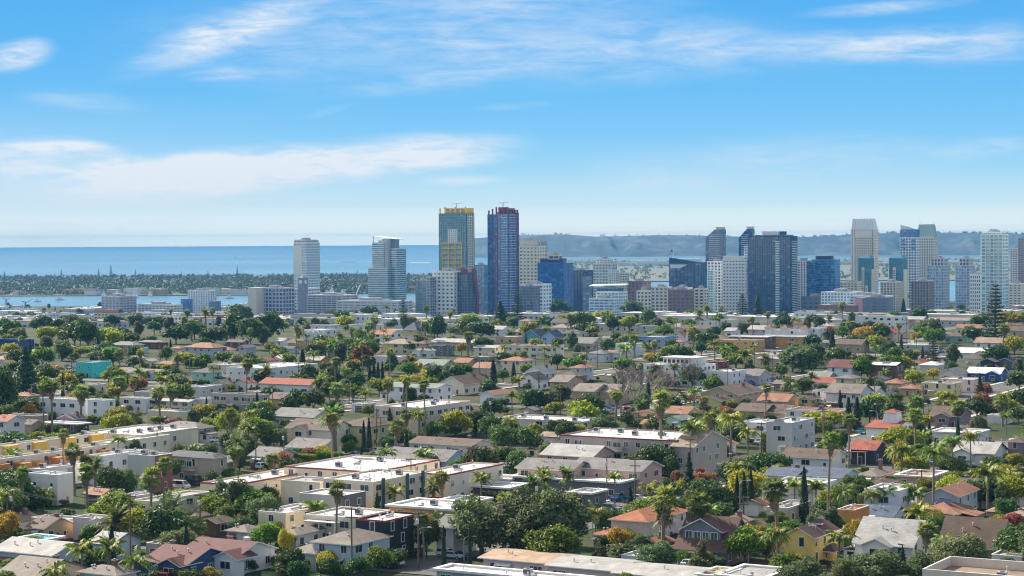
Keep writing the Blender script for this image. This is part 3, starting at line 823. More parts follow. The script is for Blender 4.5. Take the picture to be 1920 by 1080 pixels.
if h:
    q = MB(); q.box(-h['LA']*.2,h['LA']*.36,-h['LB']*.32,h['LB']*.38,h['h']+.05,h['h']+3.2); t = q.obj('penthouse', wall_mat('white',WALL['white']), h['root'])
    for i in range(6):
        fm, pm = win_mesh('std', True); put('window', pm, t, (-h['LA']*.16+i*2.0,-h['LB']*.32-.02,h['h']+1.1))
    q = MB(); q.box(-h['LA']*.24,h['LA']*.4,-h['LB']*.38,h['LB']*.42,h['h']+3.2,h['h']+3.45); q.obj('penthouse_roof', roof_mat('white',ROOF['white'],'flat'), t)
h = find('white hotel with terracotta turrets')
if h:
    for t in (-.42, -.05, .42):
        q = MB(); x = h['LA']*t; q.box(x-2.2,x+2.2,-h['LB']/2-.6,-h['LB']/2+3.4,-2,h['h']+1.6); tt = q.obj('turret', wall_mat('white',WALL['white']), h['root'])
        q = MB(); hip_roof(q,x-2.2,x+2.2,-h['LB']/2-.6,-h['LB']/2+3.4,h['h']+1.6,1.8,.4); q.obj('turret_roof',[roof_mat('terra',ROOF['terra'],'tile'),FRAMEC()],tt)
h = find('cream row with terracotta caps')
if h:
    for t in (-.35, -.02, .3, .47):
        q = MB(); x = h['LA']*t; hip_roof(q,x-1.9,x+1.9,-h['LB']/2-.3,-h['LB']/2+3.5,h['h']+.5,1.1,.4); q.obj('cap_roof',[roof_mat('terra',ROOF['terra'],'tile'),FRAMEC()],h['root'])
h = find('white sawtooth townhouses')
if h:
    for i in range(4):
        x = h['LA']*(-.5+(i+.5)/4); w = h['LA']/4*.96
        q = MB(); q.box(x-w/2,x+w/2,-h['LB']/2-1.5,-h['LB']/2,-2,4.6); q.prism([(x-w/2,-h['LB']/2-1.5,4.6),(x+w/2,-h['LB']/2-1.5,4.6),(x,-h['LB']/2-1.5,4.6+w*.42)],(0,1.45,0))
        q.obj('gable_front', wall_mat('white',WALL['white']), h['root'])
h = find('pale grey mission apartments')
if h:
    q = MB(); x0 = -h['LA']/2; 
    q.prism([(x0+h['LA']*.3,-h['LB']/2-.01,h['h']+.45)]+[(x0+h['LA']*(.5-.2*math.cos(k*math.pi/8)),-h['LB']/2-.01,h['h']+.5+1.1*math.sin(k*math.pi/8)) for k in range(0,9)], (0,.3,0))
    q.obj('curved_parapet', wall_mat('grey',WALL['grey']), h['root'])
# ================================================================== vegetation
TR = random.Random(11)
LEAF = dict(
 b=((.030,.068,.014),(.115,.185,.034)), o=((.065,.105,.038),(.21,.26,.10)), g=((.055,.12,.014),(.20,.30,.032)), y=((.15,.20,.016),(.42,.42,.035)),
 Y=((.26,.19,.02),(.52,.39,.05)), r=((.17,.065,.035),(.38,.17,.085)), c=((.010,.032,.015),(.03,.07,.026)), C=((.014,.045,.02),(.05,.10,.033)),
 N=((.026,.065,.034),(.07,.125,.055)), f=((.08,.14,.025),(.30,.34,.08)), q=((.08,.16,.018),(.33,.37,.05)), d=((.065,.12,.024),(.24,.29,.07)), e=((.065,.095,.04),(.20,.235,.105)), i=((.018,.052,.012),(.075,.142,.026)), k=((.028,.06,.015),(.11,.17,.034)), s=((.05,.10,.028),(.18,.24,.075)), h=((.07,.16,.015),(.26,.36,.04)))
def LM(k, key=None): return leaf_mat(k, *LEAF[k], trans=.28 if k in 'bickCN' else .45)
BARK = lambda: plain('bark_brown', (.13,.10,.075), .9)
PALMB = lambda: plain('bark_palm', (.20,.165,.13), .9)
GREYB = lambda: plain('twigs_grey', (.25,.20,.19), .9)

def leaf(v, f, p, n, size, rng, asp=.75):
    n = n.normalized(); a = n.orthogonal().normalized(); b = n.cross(a); t = rng.uniform(0, 6.283)
    u = (a*math.cos(t)+b*math.sin(t))*size; w = (b*math.cos(t)-a*math.sin(t))*size*asp
    i = len(v); bend = n*size*.35
    v.extend([tuple(p-u), tuple(p+w*.8-bend), tuple(p+u), tuple(p-w*.8-bend)])
    f.append((i,i+1,i+2,i+3))
def rdir(rng):
    z = rng.uniform(-1,1); t = rng.uniform(0,6.283); r = math.sqrt(1-z*z); return Vector((r*math.cos(t), r*math.sin(t), z))
def mesh_vf(name, v, f, m):
    me = bpy.data.meshes.new(name); me.from_pydata(v, [], f); me.materials.append(m); me.update(); return me
def crown_lobes(rng, mk, W, H, z0, n_lobes, n_leaf, size, lobe=(.26,.44), shape='dome', gaps=.0, flat=1.0):
    """leaf clumps on the skins of many lobes spread over a W x H crown that starts at z0"""
    v, f = [], []; lobes = []
    for i in range(n_lobes):
        d = rdir(rng); 
        if shape == 'dome': d.z = abs(d.z)**.8*1.0-.25 if rng.random() < .8 else -.3
        rr = rng.uniform(.35,.72)
        c = Vector((d.x*W/2*rr, d.y*W/2*rr, z0+H*.45+d.z*H*.42*rr*1.25))
        r = W*rng.uniform(*lobe)*.62
        lobes.append((c, r))
    per = n_leaf//n_lobes
    for c, r in lobes:
        for k in range(per):
            d = rdir(rng); 
            if d.z < -.55 and rng.random() < .7: d.z = -d.z
            rad = r*(rng.random()**.25 if rng.random() < .8 else rng.uniform(1.0,1.22))
            p = c+Vector((d.x*rad, d.y*rad, d.z*rad*flat*min(1.15, H/W)))
            leaf(v, f, p, (d+rdir(rng)*.9), size*rng.uniform(.6,1.35), rng)
    return mesh_vf('crown', v, f, LM(mk))
def trunk_mesh(rng, h, r, spread, m, limbs=5):
    q = MB(); q.tube((0,0,-1.5),(0,0,h*.55), r*1.25, r*.9, 7)
    for i in range(limbs):
        t = 6.283*i/limbs+rng.uniform(-.4,.4); e = Vector((math.cos(t)*spread*rng.uniform(.5,1), math.sin(t)*spread*rng.uniform(.5,1), h*rng.uniform(.85,1.25)))
        mid = Vector((e.x*.45, e.y*.45, h*.55+(e.z-h*.55)*.55)); q.tube((0,0,h*.5), mid, r*.6, r*.4, 5, cap=False); q.tube(mid, e, r*.4, r*.12, 5)
    return q.mesh('trunk', m)
PROTO = {}
def protos(k):
    """[(crown parts, trunk mesh, base height, base width)] variants"""
    if k in PROTO: return PROTO[k]
    out = []; rng = random.Random(hash(k) % 1000 if False else sum(map(ord, k))*13)
    near = k.endswith('!'); kk = k.rstrip('!')
    nl = 3.2 if near else 1.15; sz = .30 if near else .52
    if kk in 'bgyYrsik':
        for i in range(3):
            cw, ch, z0 = 8.0, 6.6, (1.1 if kk != 'i' else .5)
            if kk in 'sk': cw, ch, z0 = 3.0, 2.6, .0
            s2 = sz*(.6 if kk in 'sk' else 1)
            cr = crown_lobes(rng, kk, cw, ch, z0, 15+3*i, int((1250 if kk not in 'sk' else 700)*nl), s2)
            out.append(([('crown', cr)], trunk_mesh(rng, 3.2, .22, 2.2, BARK()) if kk not in 'sk' else trunk_mesh(rng, 1.0, .06, .7, BARK()), z0+ch*.97, cw*1.02))
    elif kk in 'oe':
        for i in range(3):
            cr = crown_lobes(rng, kk, 11 if kk == 'o' else 8.5, 10.2, 1.0, 40, int(2300*nl), sz*.95, lobe=(.16,.28), shape='ball')
            out.append(([('crown', cr)], trunk_mesh(rng, 5.0, .35, 3.5, BARK(), 7), 11.5, 11.2 if kk == 'o' else 8.8))
    elif kk == 'c':
        for i in range(2):
            v, f = [], []
            for j in range(int(900*nl)):
                z = rng.random()**.85*10; r = (.95*(1-(z/10)**1.6)**.8+.1)*min(1, .5+z/2)*rng.uniform(.75,1.06); t = rng.uniform(0,6.283)
                leaf(v, f, Vector((r*math.cos(t), r*math.sin(t), z+.1)), Vector((math.cos(t), math.sin(t), .4))+rdir(rng)*.4, sz*.62, rng, .5)
            q = MB(); q.tube((0,0,-1),(0,0,7),.14,.05,6); out.append(([('crown', mesh_vf('crown', v, f, LM('c')))], q.mesh('trunk', BARK()), 10.1, 2.0))
    elif kk == 'C':
        for i in range(2):
            v, f = [], []
            for j in range(int(1700*nl)):
                z = 1+rng.random()**1.3*12; lay = .78+.22*math.cos(z*4.2); r = 3.0*(1-(z-1)/12.2)**.85*lay*rng.uniform(.45,1.08)+.1; t = rng.uniform(0,6.283)
                leaf(v, f, Vector((r*math.cos(t), r*math.sin(t), z-r*.15)), Vector((math.cos(t), math.sin(t), .5))+rdir(rng)*.6, sz*.75, rng, .55)
            q = MB(); q.tube((0,0,-1),(0,0,12),.25,.05,6); out.append(([('crown', mesh_vf('crown', v, f, LM('C')))], q.mesh('trunk', BARK()), 13.2, 5.8))
    elif kk == 'N':
        for i in range(2):
            v, f = [], []; q = MB(); q.tube((0,0,-1),(0,0,24.5),.38,.06,7)
            nt_ = 15
            for j in range(nt_):
                z = 3.2+j*1.42; R_ = 4.6*(1-(j/nt_)**1.25)*.95+.5
                for b in range(7):
                    t = 6.283*b/7+j*.5+rng.uniform(-.2,.2); L_ = R_*rng.uniform(.75,1.08); dr = Vector((math.cos(t), math.sin(t), .12))
                    q.tube((0,0,z), Vector((0,0,z))+dr*L_, .07, .02, 4)
                    for s in range(int(L_*(7 if near else 4))+2):
                        p = Vector((0,0,z))+dr*(L_*(.2+.8*rng.random()))+Vector((rng.uniform(-.3,.3), rng.uniform(-.3,.3), rng.uniform(-.12,.22)))
                        leaf(v, f, p, Vector((0,0,1))+rdir(rng)*.8, (.8 if not near else .4), rng, .45)
            out.append(([('crown', mesh_vf('crown', v, f, LM('N')))], q.mesh('trunk', BARK()), 24.6, 9.4))
    elif kk == 'n':
        for i in range(3):
            q = MB(); tw = MB()
            def br(p, d, L_, r, lv):
                e = p+d*L_; (q if lv < 2 else tw).tube(p, e, r, r*.66, 5 if lv < 2 else 3, cap=False)
                if lv >= 5: return
                for _ in range(3 if lv < 3 else 4):
                    nd = (d+rdir(rng)*.62+Vector((0,0,.13))).normalized(); br(e, nd, L_*rng.uniform(.62,.84), max(r*.6,.034), lv+1)
            br(Vector((0,0,-1)), Vector((0,0,1)), 3.6, .26, 0)
            zs = [a[2] for a in tw.v]; xs = [abs(a[0]) for a in tw.v]
            out.append(([('crown', tw.mesh('crown', GREYB()))], q.mesh('trunk', GREYB()), max(zs), max(xs)*1.8))
    elif kk == 'f':
        for i in range(3):
            v, f = [], []; sk = MB(); q = MB(); H = 15.0
            lean = Vector((rng.uniform(-.5,.5), rng.uniform(-.5,.5), 0)); P = [Vector((0,0,-1))]
            for s in range(1,7): P.append(Vector((lean.x*(s/6)**2, lean.y*(s/6)**2, H*s/6-.3)))
            for s in range(6): q.tube(P[s], P[s+1], .30-.022*s, .30-.022*(s+1), 7, cap=False)
            top = P[-1]
            for j in range(46):
                t = rng.uniform(0,6.283); el = rng.uniform(-.75,1.25); d = Vector((math.cos(t)*math.cos(el), math.sin(t)*math.cos(el), math.sin(el)))
                pl = rng.uniform(.8,1.25); a = top+d*pl; side = d.cross(Vector((0,0,1))).normalized(); up = side.cross(d)
                fl = rng.uniform(.85,1.15)
                ns = 9
                for s in range(ns):
                    g = (s/(ns-1)-.5)*3.6; dd = (d*math.cos(g)+side*math.sin(g)); dd2 = (dd-Vector((0,0,.45*abs(math.sin(g))+.25))).normalized()
                    w = (side*math.cos(g)-d*math.sin(g))*.13; k0 = len(v)
                    m1 = a+dd*fl*.6; v.extend([tuple(a), tuple(m1+w), tuple(m1+dd2*fl*.55), tuple(m1-w)]); f.append((k0,k0+1,k0+2,k0+3))
                sk_p = a
            vs, fs = [], []
            for j in range(150):
                t = rng.uniform(0,6.283); z = rng.random(); r = .42+.75*(1-z)*rng.uniform(.5,1); p = top+Vector((math.cos(t)*r, math.sin(t)*r, -.4-2.4*z*rng.uniform(.7,1.1)))
                leaf(vs, fs, p, Vector((math.cos(t), math.sin(t), .2)), .5, rng, .35)
            out.append(([('crown', mesh_vf('crown', v, f, LM('f'))), ('dead_fronds', mesh_vf('dead_fronds', vs, fs, plain('frond_dead',(.25,.19,.12),.9)))], q.mesh('trunk', PALMB()), H+1.7, 4.4))
    elif kk in ('q', 'd'):
        for i in range(3):
            v, f = [], []; q = MB(); H = 9.5 if kk == 'q' else 8.5; n = 21 if kk == 'q' else 52; FL = 3.5 if kk == 'q' else 3.3; tr = .17 if kk == 'q' else .42
            lean = Vector((rng.uniform(-.4,.4), rng.uniform(-.4,.4), 0)); P = [Vector((0,0,-1))]
            for s in range(1,6): P.append(Vector((lean.x*(s/5)**2, lean.y*(s/5)**2, H*s/5)))
            for s in range(5): q.tube(P[s], P[s+1], tr*(1.15-.05*s), tr*(1.15-.05*(s+1)), 7, cap=(s == 4))
            top = P[-1]
            for j in range(n):
                t = 6.283*j*.382+rng.uniform(-.2,.2); el = rng.uniform(.05,1.25) if kk == 'q' else rng.uniform(-.55,1.35); h_ = Vector((math.cos(t), math.sin(t), 0)); side = Vector((-math.sin(t), math.cos(t), 0))
                p = top.copy(); d = (h_*math.cos(el)+Vector((0,0,math.sin(el)))); seg = 9; L_ = FL*rng.uniform(.85,1.1); droop = 1.9 if kk == 'q' else 1.25
                pts = [p.copy()]
                for s in range(seg):
                    d = (d+Vector((0,0,-droop/seg*(.5+s/seg)))).normalized(); p = p+d*(L_/seg); pts.append(p.copy())
                for s in range(1, seg+1):
                    a, b = pts[s-1], pts[s]; dd = (b-a).normalized(); ll = (.85 if kk == 'q' else .62)*math.sin(math.pi*min(.96, .16+.84*s/seg))**.7
                    for sg in (-1, 1):
                        for r_ in range(2):
                            st = a+(b-a)*(r_*.5+rng.uniform(0,.3)); e = st+(side*sg*.8+dd*.55+Vector((0,0,-.75 if kk == 'q' else -.25))+rdir(rng)*.22).normalized()*ll; w = dd*.085
                            k0 = len(v); v.extend([tuple(st-w), tuple(st+w), tuple((st+e)/2+w*1.3), tuple(e), tuple((st+e)/2-w)]); f.append((k0,k0+1,k0+2,k0+3,k0+4))
            parts = [('crown', mesh_vf('crown', v, f, LM(kk)))]
            if kk == 'q':
                q.tube(top-Vector((0,0,.9)), top+Vector((0,0,.3)), tr*1.1, tr*.8, 7)
            else:
                vs, fs = [], []
                for j in range(90):
                    t = rng.uniform(0,6.283); leaf(vs, fs, top+Vector((math.cos(t)*.8, math.sin(t)*.8, rng.uniform(-1.1,.1))), rdir(rng), .42, rng, .5)
                parts.append(('fruit_stalks', mesh_vf('fruit_stalks', vs, fs, plain('fruit_orange',(.42,.17,.04),.7))))
            out.append((parts, q.mesh('trunk', PALMB()), H+(2.3 if kk == 'q' else 2.6), 6.0))
    elif kk == 'h':
        for i in range(2):
            v, f = [], []
            for j in range(int(900*nl)):
                x, y, z = rng.uniform(-4,4), rng.uniform(-1,1), rng.uniform(0,2)
                ax = rng.randrange(5)
                if ax == 0: z = 2
                elif ax == 1: y = -1
                elif ax == 2: y = 1
                elif ax == 3: x = rng.choice((-4,4))
                leaf(v, f, Vector((x,y,z))+rdir(rng)*.2, rdir(rng)+Vector((0,0,.5)), sz*.75, rng)
            q = MB(); 
            for x in (-3,-1,1,3): q.tube((x,0,-1),(x,0,1.4),.06,.03,5)
            out.append(([('foliage', mesh_vf('foliage', v, f, LM('h')))], q.mesh('stems', BARK()), 2.1, 8.2))
    PROTO[k] = out; return out

TNAME = dict(e=('eucalyptus_tree','tree','airy grey-olive eucalyptus'), i=('dense_ficus_tree','tree','dense deep-green spreading tree'),b=('broadleaf_tree','tree','dark green round-crowned tree'), o=('olive_green_tree','tree','grey-green open-crowned tree'), g=('bright_green_tree','tree','bright green leafy tree'),
 y=('yellow_green_tree','tree','yellow-green leafy tree'), Y=('golden_tree','tree','golden yellow tree'), r=('red_leaved_tree','tree','rusty red-leaved tree'), c=('cypress','cypress','slim dark cypress'),
 C=('conifer','conifer','dark conical conifer'), N=('star_pine','pine','tiered star pine'), f=('fan_palm','palm','fan palm'), q=('feather_palm','palm','arching feather palm'), d=('date_palm','palm','stout date palm'),
 s=('shrub','shrub','grey-green shrub'), k=('dark_shrub','shrub','dark green shrub'), h=('hedge','hedge','clipped green hedge'), n=('bare_tree','tree','leafless grey-branched tree'))
GROUPS = dict(k='dark garden shrubs', e='airy eucalyptus trees', i='dense spreading trees', b='dark green garden trees', o='grey-green open trees', g='bright green garden trees', y='yellow-green garden trees', Y='golden trees', r='red-leaved trees', c='cypresses', C='conifers', N='star pines', f='fan palms', q='feather palms', d='date palms', s='garden shrubs', h='clipped hedges', n='leafless trees')
TREES = []
def plant(k, base, H, W, rng, near=None):
    near = base.y < 640 if near is None else near
    var = protos(k+('!' if near else ''))
    parts, tm, bh, bw = var[rng.randrange(len(var))]
    if k in 'fqd' :
        # palms keep a natural crown; the height only changes the trunk
        s = max(.6, min(1.7, 1.22*W/bw)); sc = (s, s, s)
        sz = H/bh
    else: sc = (W/bw, W/bw, H/bh); 
    nm, cat, ds = TNAME[k]
    size = ''
    if k in 'bogyYrei': size = 'tall ' if H > 12 else ('low ' if H < 5.5 else '')
    elif k in 'fqd': size = 'tall ' if H > 17 else ('short ' if H < 9 else '')
    if k in 'fqd':
        r = thing(nm, cat, size+ds, base, rng.uniform(0,6.28), GROUPS[k], None, H)
        t = put('trunk', tm, r, None, 0, (s, s, sz))
        for pn, me in parts:
            o = put(pn, me, r, None, 0, (s, s, s))
            o.location = (0, 0, H-bh*s)          # crown sits on top of the stretched trunk
    else:
        r = thing(nm, cat, size+ds, base, 0 if k != 'h' else -TH, GROUPS[k], None, H, None)
        a = rng.uniform(0,6.28) if k != 'h' else 0
        for pn, me in [('trunk' if k != 'h' else 'stems', tm)]+parts: put(pn, me, r, None, a, sc)
    px, py = proj(*base); px2, py2 = proj(base.x, base.y, base.z+H)
    s_ = F/base.y
    TREES.append((base.x, base.y, W, px, py2, py))
    return r
TREE_LINES = '''
o 903 906 1046 150;o 972 892 1050 165;o 1046 896 1052 160;b 310 942 1035 112;b 30 885 980 85;b 205 868 940 60;o 238 868 935 56
f 118 800 905 24;f 140 826 930 34;f 160 850 932 28;d 212 940 1035 78;d 322 920 992 76;f 374 964 1025 38
q 155 1004 1090 62;q 205 1000 1092 58;q 108 1040 1112 62;q 252 1024 1104 60;s 60 990 1012 36;s 98 993 1014 30
Y 10 955 1025 56;o 22 900 992 80;g 400 925 985 56;g 422 945 995 46;g 388 938 985 40;Y 456 955 992 26;b 497 908 948 48;g 500 978 1032 62;Y 535 990 1042 34
q 592 930 998 52;q 562 940 985 44;Y 505 945 970 50;q 690 893 958 62;q 712 900 962 52;Y 645 1000 1062 46;s 542 1048 1078 60;b 620 1042 1085 44;b 672 1040 1085 56
b 758 962 1040 80;b 800 965 1045 60;q 826 955 1032 44;f 795 958 1055 30;b 740 1025 1066 60;c 832 985 1068 11;c 881 988 1064 9
g 1397 983 1062 76;s 1348 1042 1066 28;q 1153 880 950 32;C 1292 846 955 40;r 1270 880 928 36;r 1312 875 922 24
f 1243 903 1045 64;d 1240 940 1040 54;f 1317 918 1052 52;c 1382 890 958 13;c 1395 884 962 15;c 1408 880 966 16;b 1335 905 945 46;b 1352 915 955 60
Y 1160 985 1040 50;s 1228 1000 1040 66;s 1180 1012 1044 90;o 1205 995 1045 60;f 1458 890 1040 52;q 1490 890 965 42;q 1530 893 965 46
f 1553 804 1005 36;b 1552 933 988 76;b 1600 885 948 62;Y 1602 972 1032 52;q 1635 910 980 38;q 1665 905 980 42;q 1712 900 975 54
Y 1690 826 890 44;g 1790 880 935 54;q 1690 816 900 56;q 1750 818 980 62;q 1786 808 885 42;q 1820 800 905 38;q 1852 858 965 62;q 1892 868 945 50;b 1890 928 985 60
Y 1870 968 1025 62;r 1898 958 1015 54;o 1640 1018 1108 135;o 1500 1030 1118 115;o 1800 985 1098 135;o 1728 1020 1108 90;Y 1905 1030 1070 44;o 1590 1035 1112 80
C 1692 1022 1075 28;b 1750 983 1024 42;Y 1453 985 1045 42;Y 1430 980 1042 30;y 1692 794 862 92;y 1543 764 808 80;c 1575 731 775 9;c 1591 744 803 15;c 1607 744 808 16
b 1555 820 872 62;y 1722 770 808 56;y 1640 735 778 58;b 1680 745 788 50;r 1840 733 778 44;r 1842 716 748 38;f 1715 735 805 42;f 1797 744 802 32;q 1772 740 792 34;f 1880 735 800 30
y 1775 730 762 46;h 1458 814 848 60;o 1505 636 700 92;b 1577 650 698 62;g 1615 665 714 46;o 1505 700 738 56;b 1680 650 688 52;b 1706 652 690 44;Y 1716 655 674 24;y 1712 690 728 40;Y 1750 690 712 30
N 1750 618 695 28;b 1796 650 672 40;f 1880 603 672 24;N 1866 528 648 54;f 1580 564 612 24;c 1560 620 662 15;b 1652 606 642 50;g 1580 610 638 34;f 1595 598 645 28
b 1722 574 612 40;c 1694 560 592 10;f 1705 550 582 10;f 1716 552 584 10;f 1724 553 584 10;f 1731 558 586 10;o 1752 590 646 40;b 1826 610 645 50;y 1902 580 622 60
N 1392 548 606 30;C 1421 550 604 30;d 1326 568 612 38;d 1312 575 614 28;o 1186 556 604 66;b 1216 579 614 42;b 1050 559 602 54;C 938 564 614 46;N 970 540 612 28;b 902 600 642 60
y 882 585 612 46;n 840 582 608 44;b 870 595 632 34;C 1010 558 588 22;d 386 574 622 24;b 165 596 660 56;b 140 600 652 66;y 95 606 645 56;y 200 610 655 52;b 240 620 652 60;b 330 610 645 52
b 400 610 655 60;b 440 586 645 60;b 470 590 655 60;b 500 584 645 66;c 184 635 668 13;C 48 648 738 62;b 8 688 785 60;b 52 745 785 58;r 98 684 712 52;f 98 708 825 30;f 152 718 805 32;f 300 720 795 30;f 318 716 790 28
f 462 668 765 24;f 222 700 750 34;r 260 704 744 42;o 330 694 742 60;y 218 760 812 52;o 252 765 808 56;y 428 764 828 46;g 480 778 842 80;b 380 758 788 50;o 500 800 842 34;r 415 1026 1068 46;b 345 1062 1092 60;k 440 1052 1075 40;k 470 1048 1072 34;Y 395 1060 1090 40;k 300 1062 1088 50;o 527 800 844 30;r 325 784 812 50
d 628 755 860 60;d 600 698 742 38;f 630 714 765 28;b 560 730 772 56;b 588 728 775 50;b 540 742 775 40;c 682 788 848 11;c 692 783 852 12;g 655 824 862 28;r 535 843 892 38;Y 602 834 862 46;r 582 838 864 40
h 570 852 872 50;h 617 848 868 54;f 762 703 835 20;f 762 763 858 26;f 798 708 835 22;C 731 763 824 26;b 752 800 842 60;y 770 700 732 66;y 802 690 722 50;r 680 644 692 44
c 693 682 726 9;c 701 678 726 10;c 709 679 726 9;c 717 678 724 9;d 770 660 692 32;f 878 618 668 26;c 925 674 722 15;c 963 679 717 11;b 525 650 672 40;c 567 654 687 13
y 855 764 824 60;o 892 758 818 72;b 912 770 820 50;b 950 795 858 60;b 990 795 858 66;b 1002 724 778 60;o 1050 714 764 54;b 1105 738 782 60;y 1040 748 782 46;n 1165 680 776 96;n 1190 688 772 80;n 1222 688 770 80;n 1300 668 764 60;n 1245 700 765 46
f 1240 726 884 44;g 1335 700 748 46;q 1300 778 886 52;q 1338 768 856 52;q 1370 758 876 54;q 1402 788 866 42;y 1322 794 834 60;b 1176 769 802 36;b 1232 778 812 50;s 1104 764 796 34
g 1380 660 692 50;y 1225 658 688 38;b 1260 634 668 30;q 1175 640 684 34;q 1215 636 680 32;f 1190 624 672 32;b 1140 634 662 28;g 1245 608 634 42;b 1090 584 628 40;y 1130 580 608 50;q 1090 658 692 40;f 980 653 694 22;b 1045 663 692 32
b 30 655 692 44;g 80 648 692 44;g 212 648 690 44;b 250 668 692 38;b 312 648 682 30;y 350 658 690 38;g 422 658 692 40;b 735 660 700 30;y 505 640 662 26;Y 865 640 668 24;o 900 690 730 40;g 870 680 706 36
q 1395 650 700 34;d 1435 660 690 28;q 1480 700 748 40;b 1465 680 712 36;q 1340 630 680 30;q 1360 640 690 30;f 1300 610 660 22;b 1315 640 668 30;b 1012 640 668 24;o 1160 690 730 30
y 995 600 640 40;y 1020 610 642 36;b 1075 610 640 40;q 1110 600 648 30;y 1180 585 625 40;b 1150 590 625 36;f 1070 585 640 20;f 800 570 612 20;q 725 570 606 26;d 740 575 602 24;o 660 575 608 40;b 690 572 606 46;o 620 575 610 40;N 756 560 612 26;b 640 580 612 40;b 820 590 640 40;g 800 600 625 30;n 850 580 605 30
b 770 640 665 26;f 695 600 650 22;g 625 630 670 36;b 590 640 680 40;y 540 660 690 30;d 560 610 640 24;q 588 650 690 26;f 700 590 640 20;b 300 590 625 40;o 255 580 615 50;b 85 590 620 40;b 20 600 640 50;o 130 585 615 60;b 360 600 640 40;d 345 590 625 20;b 450 570 610 60;f 350 578 618 14;f 400 575 615 14
'''
for tok in TREE_LINES.replace('\n', ';').split(';'):
    if not tok.strip(): continue
    k, x, yt, yb, w = tok.split(); x, yt, yb, w = map(float, (x, yt, yb, w))
    b = hit(x, yb); s = F/b.y
    H = (yb-yt)/s; W = w/s
    if k not in 'fqdcCNshk': W = max(W, 3.0)
    plant(k, b, max(1.2, H), W, TR)
N_HAND = len(TREES)
# ================================================================== streets
ROADS = []
def road(pts, w):
    P = [hit(x, y) if not isinstance(x, Vector) else x for x, y in pts]
    ROADS.append(([Vector((p.x, p.y, 0)) for p in P], w))
def seg_dist(p, a, b):
    ab = b-a; t = max(0, min(1, (p-a).dot(ab)/max(ab.length_squared, 1e-6))); return (p-(a+ab*t)).length
def line_dir(px, py, direction, back, fwd, w):
    p = hit(px, py); p.z = 0
    ROADS.append(([p-direction*back, p+direction*fwd], w))
line_dir(1255, 755, BX, 130, 400, 13)      # street with parked cars in the middle
line_dir(1347, 900, BX, 60, 260, 12)       # street on the right of the tan apartments
line_dir(690, 760, BX, 60, 500, 12)
line_dir(680, 864, BX, 40, 90, 9)
line_dir(1130, 975, BX, 30, 110, 9)
line_dir(720, 1064, AX, 60, 40, 9)
line_dir(1380, 655, BX, 120, 500, 13)
line_dir(350, 925, AX, 40, 30, 8)
line_dir(940, 866, AX, 20, 90, 8)
line_dir(1890, 725, BX, 80, 300, 14)
line_dir(1140, 655, AX, 160, 260, 12)
line_dir(380, 835, AX, 40, 60, 9)
line_dir(150, 712, AX, 60, 90, 10)
line_dir(900, 760, AX, 60, 70, 8)
line_dir(1740, 880, AX, 30, 70, 9)
line_dir(845, 1045, BX, 15, 40, 9)
rm_, nt_, b_ = nodes_of('asphalt')
tc = N(nt_, 'ShaderNodeTexCoord'); no = N(nt_, 'ShaderNodeTexNoise', Scale=.25, Detail=8.0, Roughness=.7); L(nt_, tc.outputs['Object'], no.inputs['Vector'])
L(nt_, ramp(nt_, no.outputs['Fac'], [(.3,(.045,.045,.048)),(.6,(.085,.083,.08)),(.75,(.12,.115,.11))]), b_.inputs['Base Color']); b_.inputs['Roughness'].default_value = .85
ASPH = rm_
rd = MB(); pv = MB(); mk = MB()
for i, (P, w) in enumerate(ROADS):
    a, b = P[0], P[-1]; d = (b-a); Ln = d.length; d.normalize(); n = Vector((-d.y, d.x, 0)); k = max(2, int(Ln/12))
    def strip(m, o0, o1, lift, mi=0, t0=0, t1=1):
        for j in range(k):
            u0, u1 = t0+(t1-t0)*j/k, t0+(t1-t0)*(j+1)/k
            q = [a+d*(Ln*u0)+n*o0, a+d*(Ln*u0)+n*o1, a+d*(Ln*u1)+n*o1, a+d*(Ln*u1)+n*o0]
            m.poly([(p.x, p.y, gz(p.x, p.y)+lift) for p in q][::-1], mi)
    strip(rd, -w/2, w/2, .12+.006*i)
    if w > 10:
        for s in (-1, 1):
            o0, o1 = (w/2, w/2+1.8) if s > 0 else (-w/2-1.8, -w/2)
            strip(pv, o0, o1, .27+.004*i)
    if w > 10:
        for j in range(int(Ln/9)):
            p = a+d*(j*9+2); q = p+d*3
            pts = [p+n*.07, q+n*.07, q-n*.07, p-n*.07]; mk.poly([(t.x, t.y, gz(t.x,t.y)+.20+.006*i) for t in pts])
structure('street', rd, ASPH); structure('pavement', pv, plain('concrete', (.42,.40,.37), .9)); structure('road_marking', mk, plain('road_paint', (.6,.5,.2), .7))
def on_road(p, m=0):
    q = Vector((p.x, p.y, 0))
    return any(seg_dist(q, P[0], P[-1]) < w/2+m for P, w in ROADS)
def in_house(p, m=0):
    for h in HOUSES:
        v = Vector((p.x, p.y, 0))-h['c']
        if abs(v.x)+abs(v.y) > 140: continue
        if abs(v.dot(h['A'])) < h['LA']/2+m and abs(v.dot(h['B'])) < h['LB']/2+m: return True
    return False
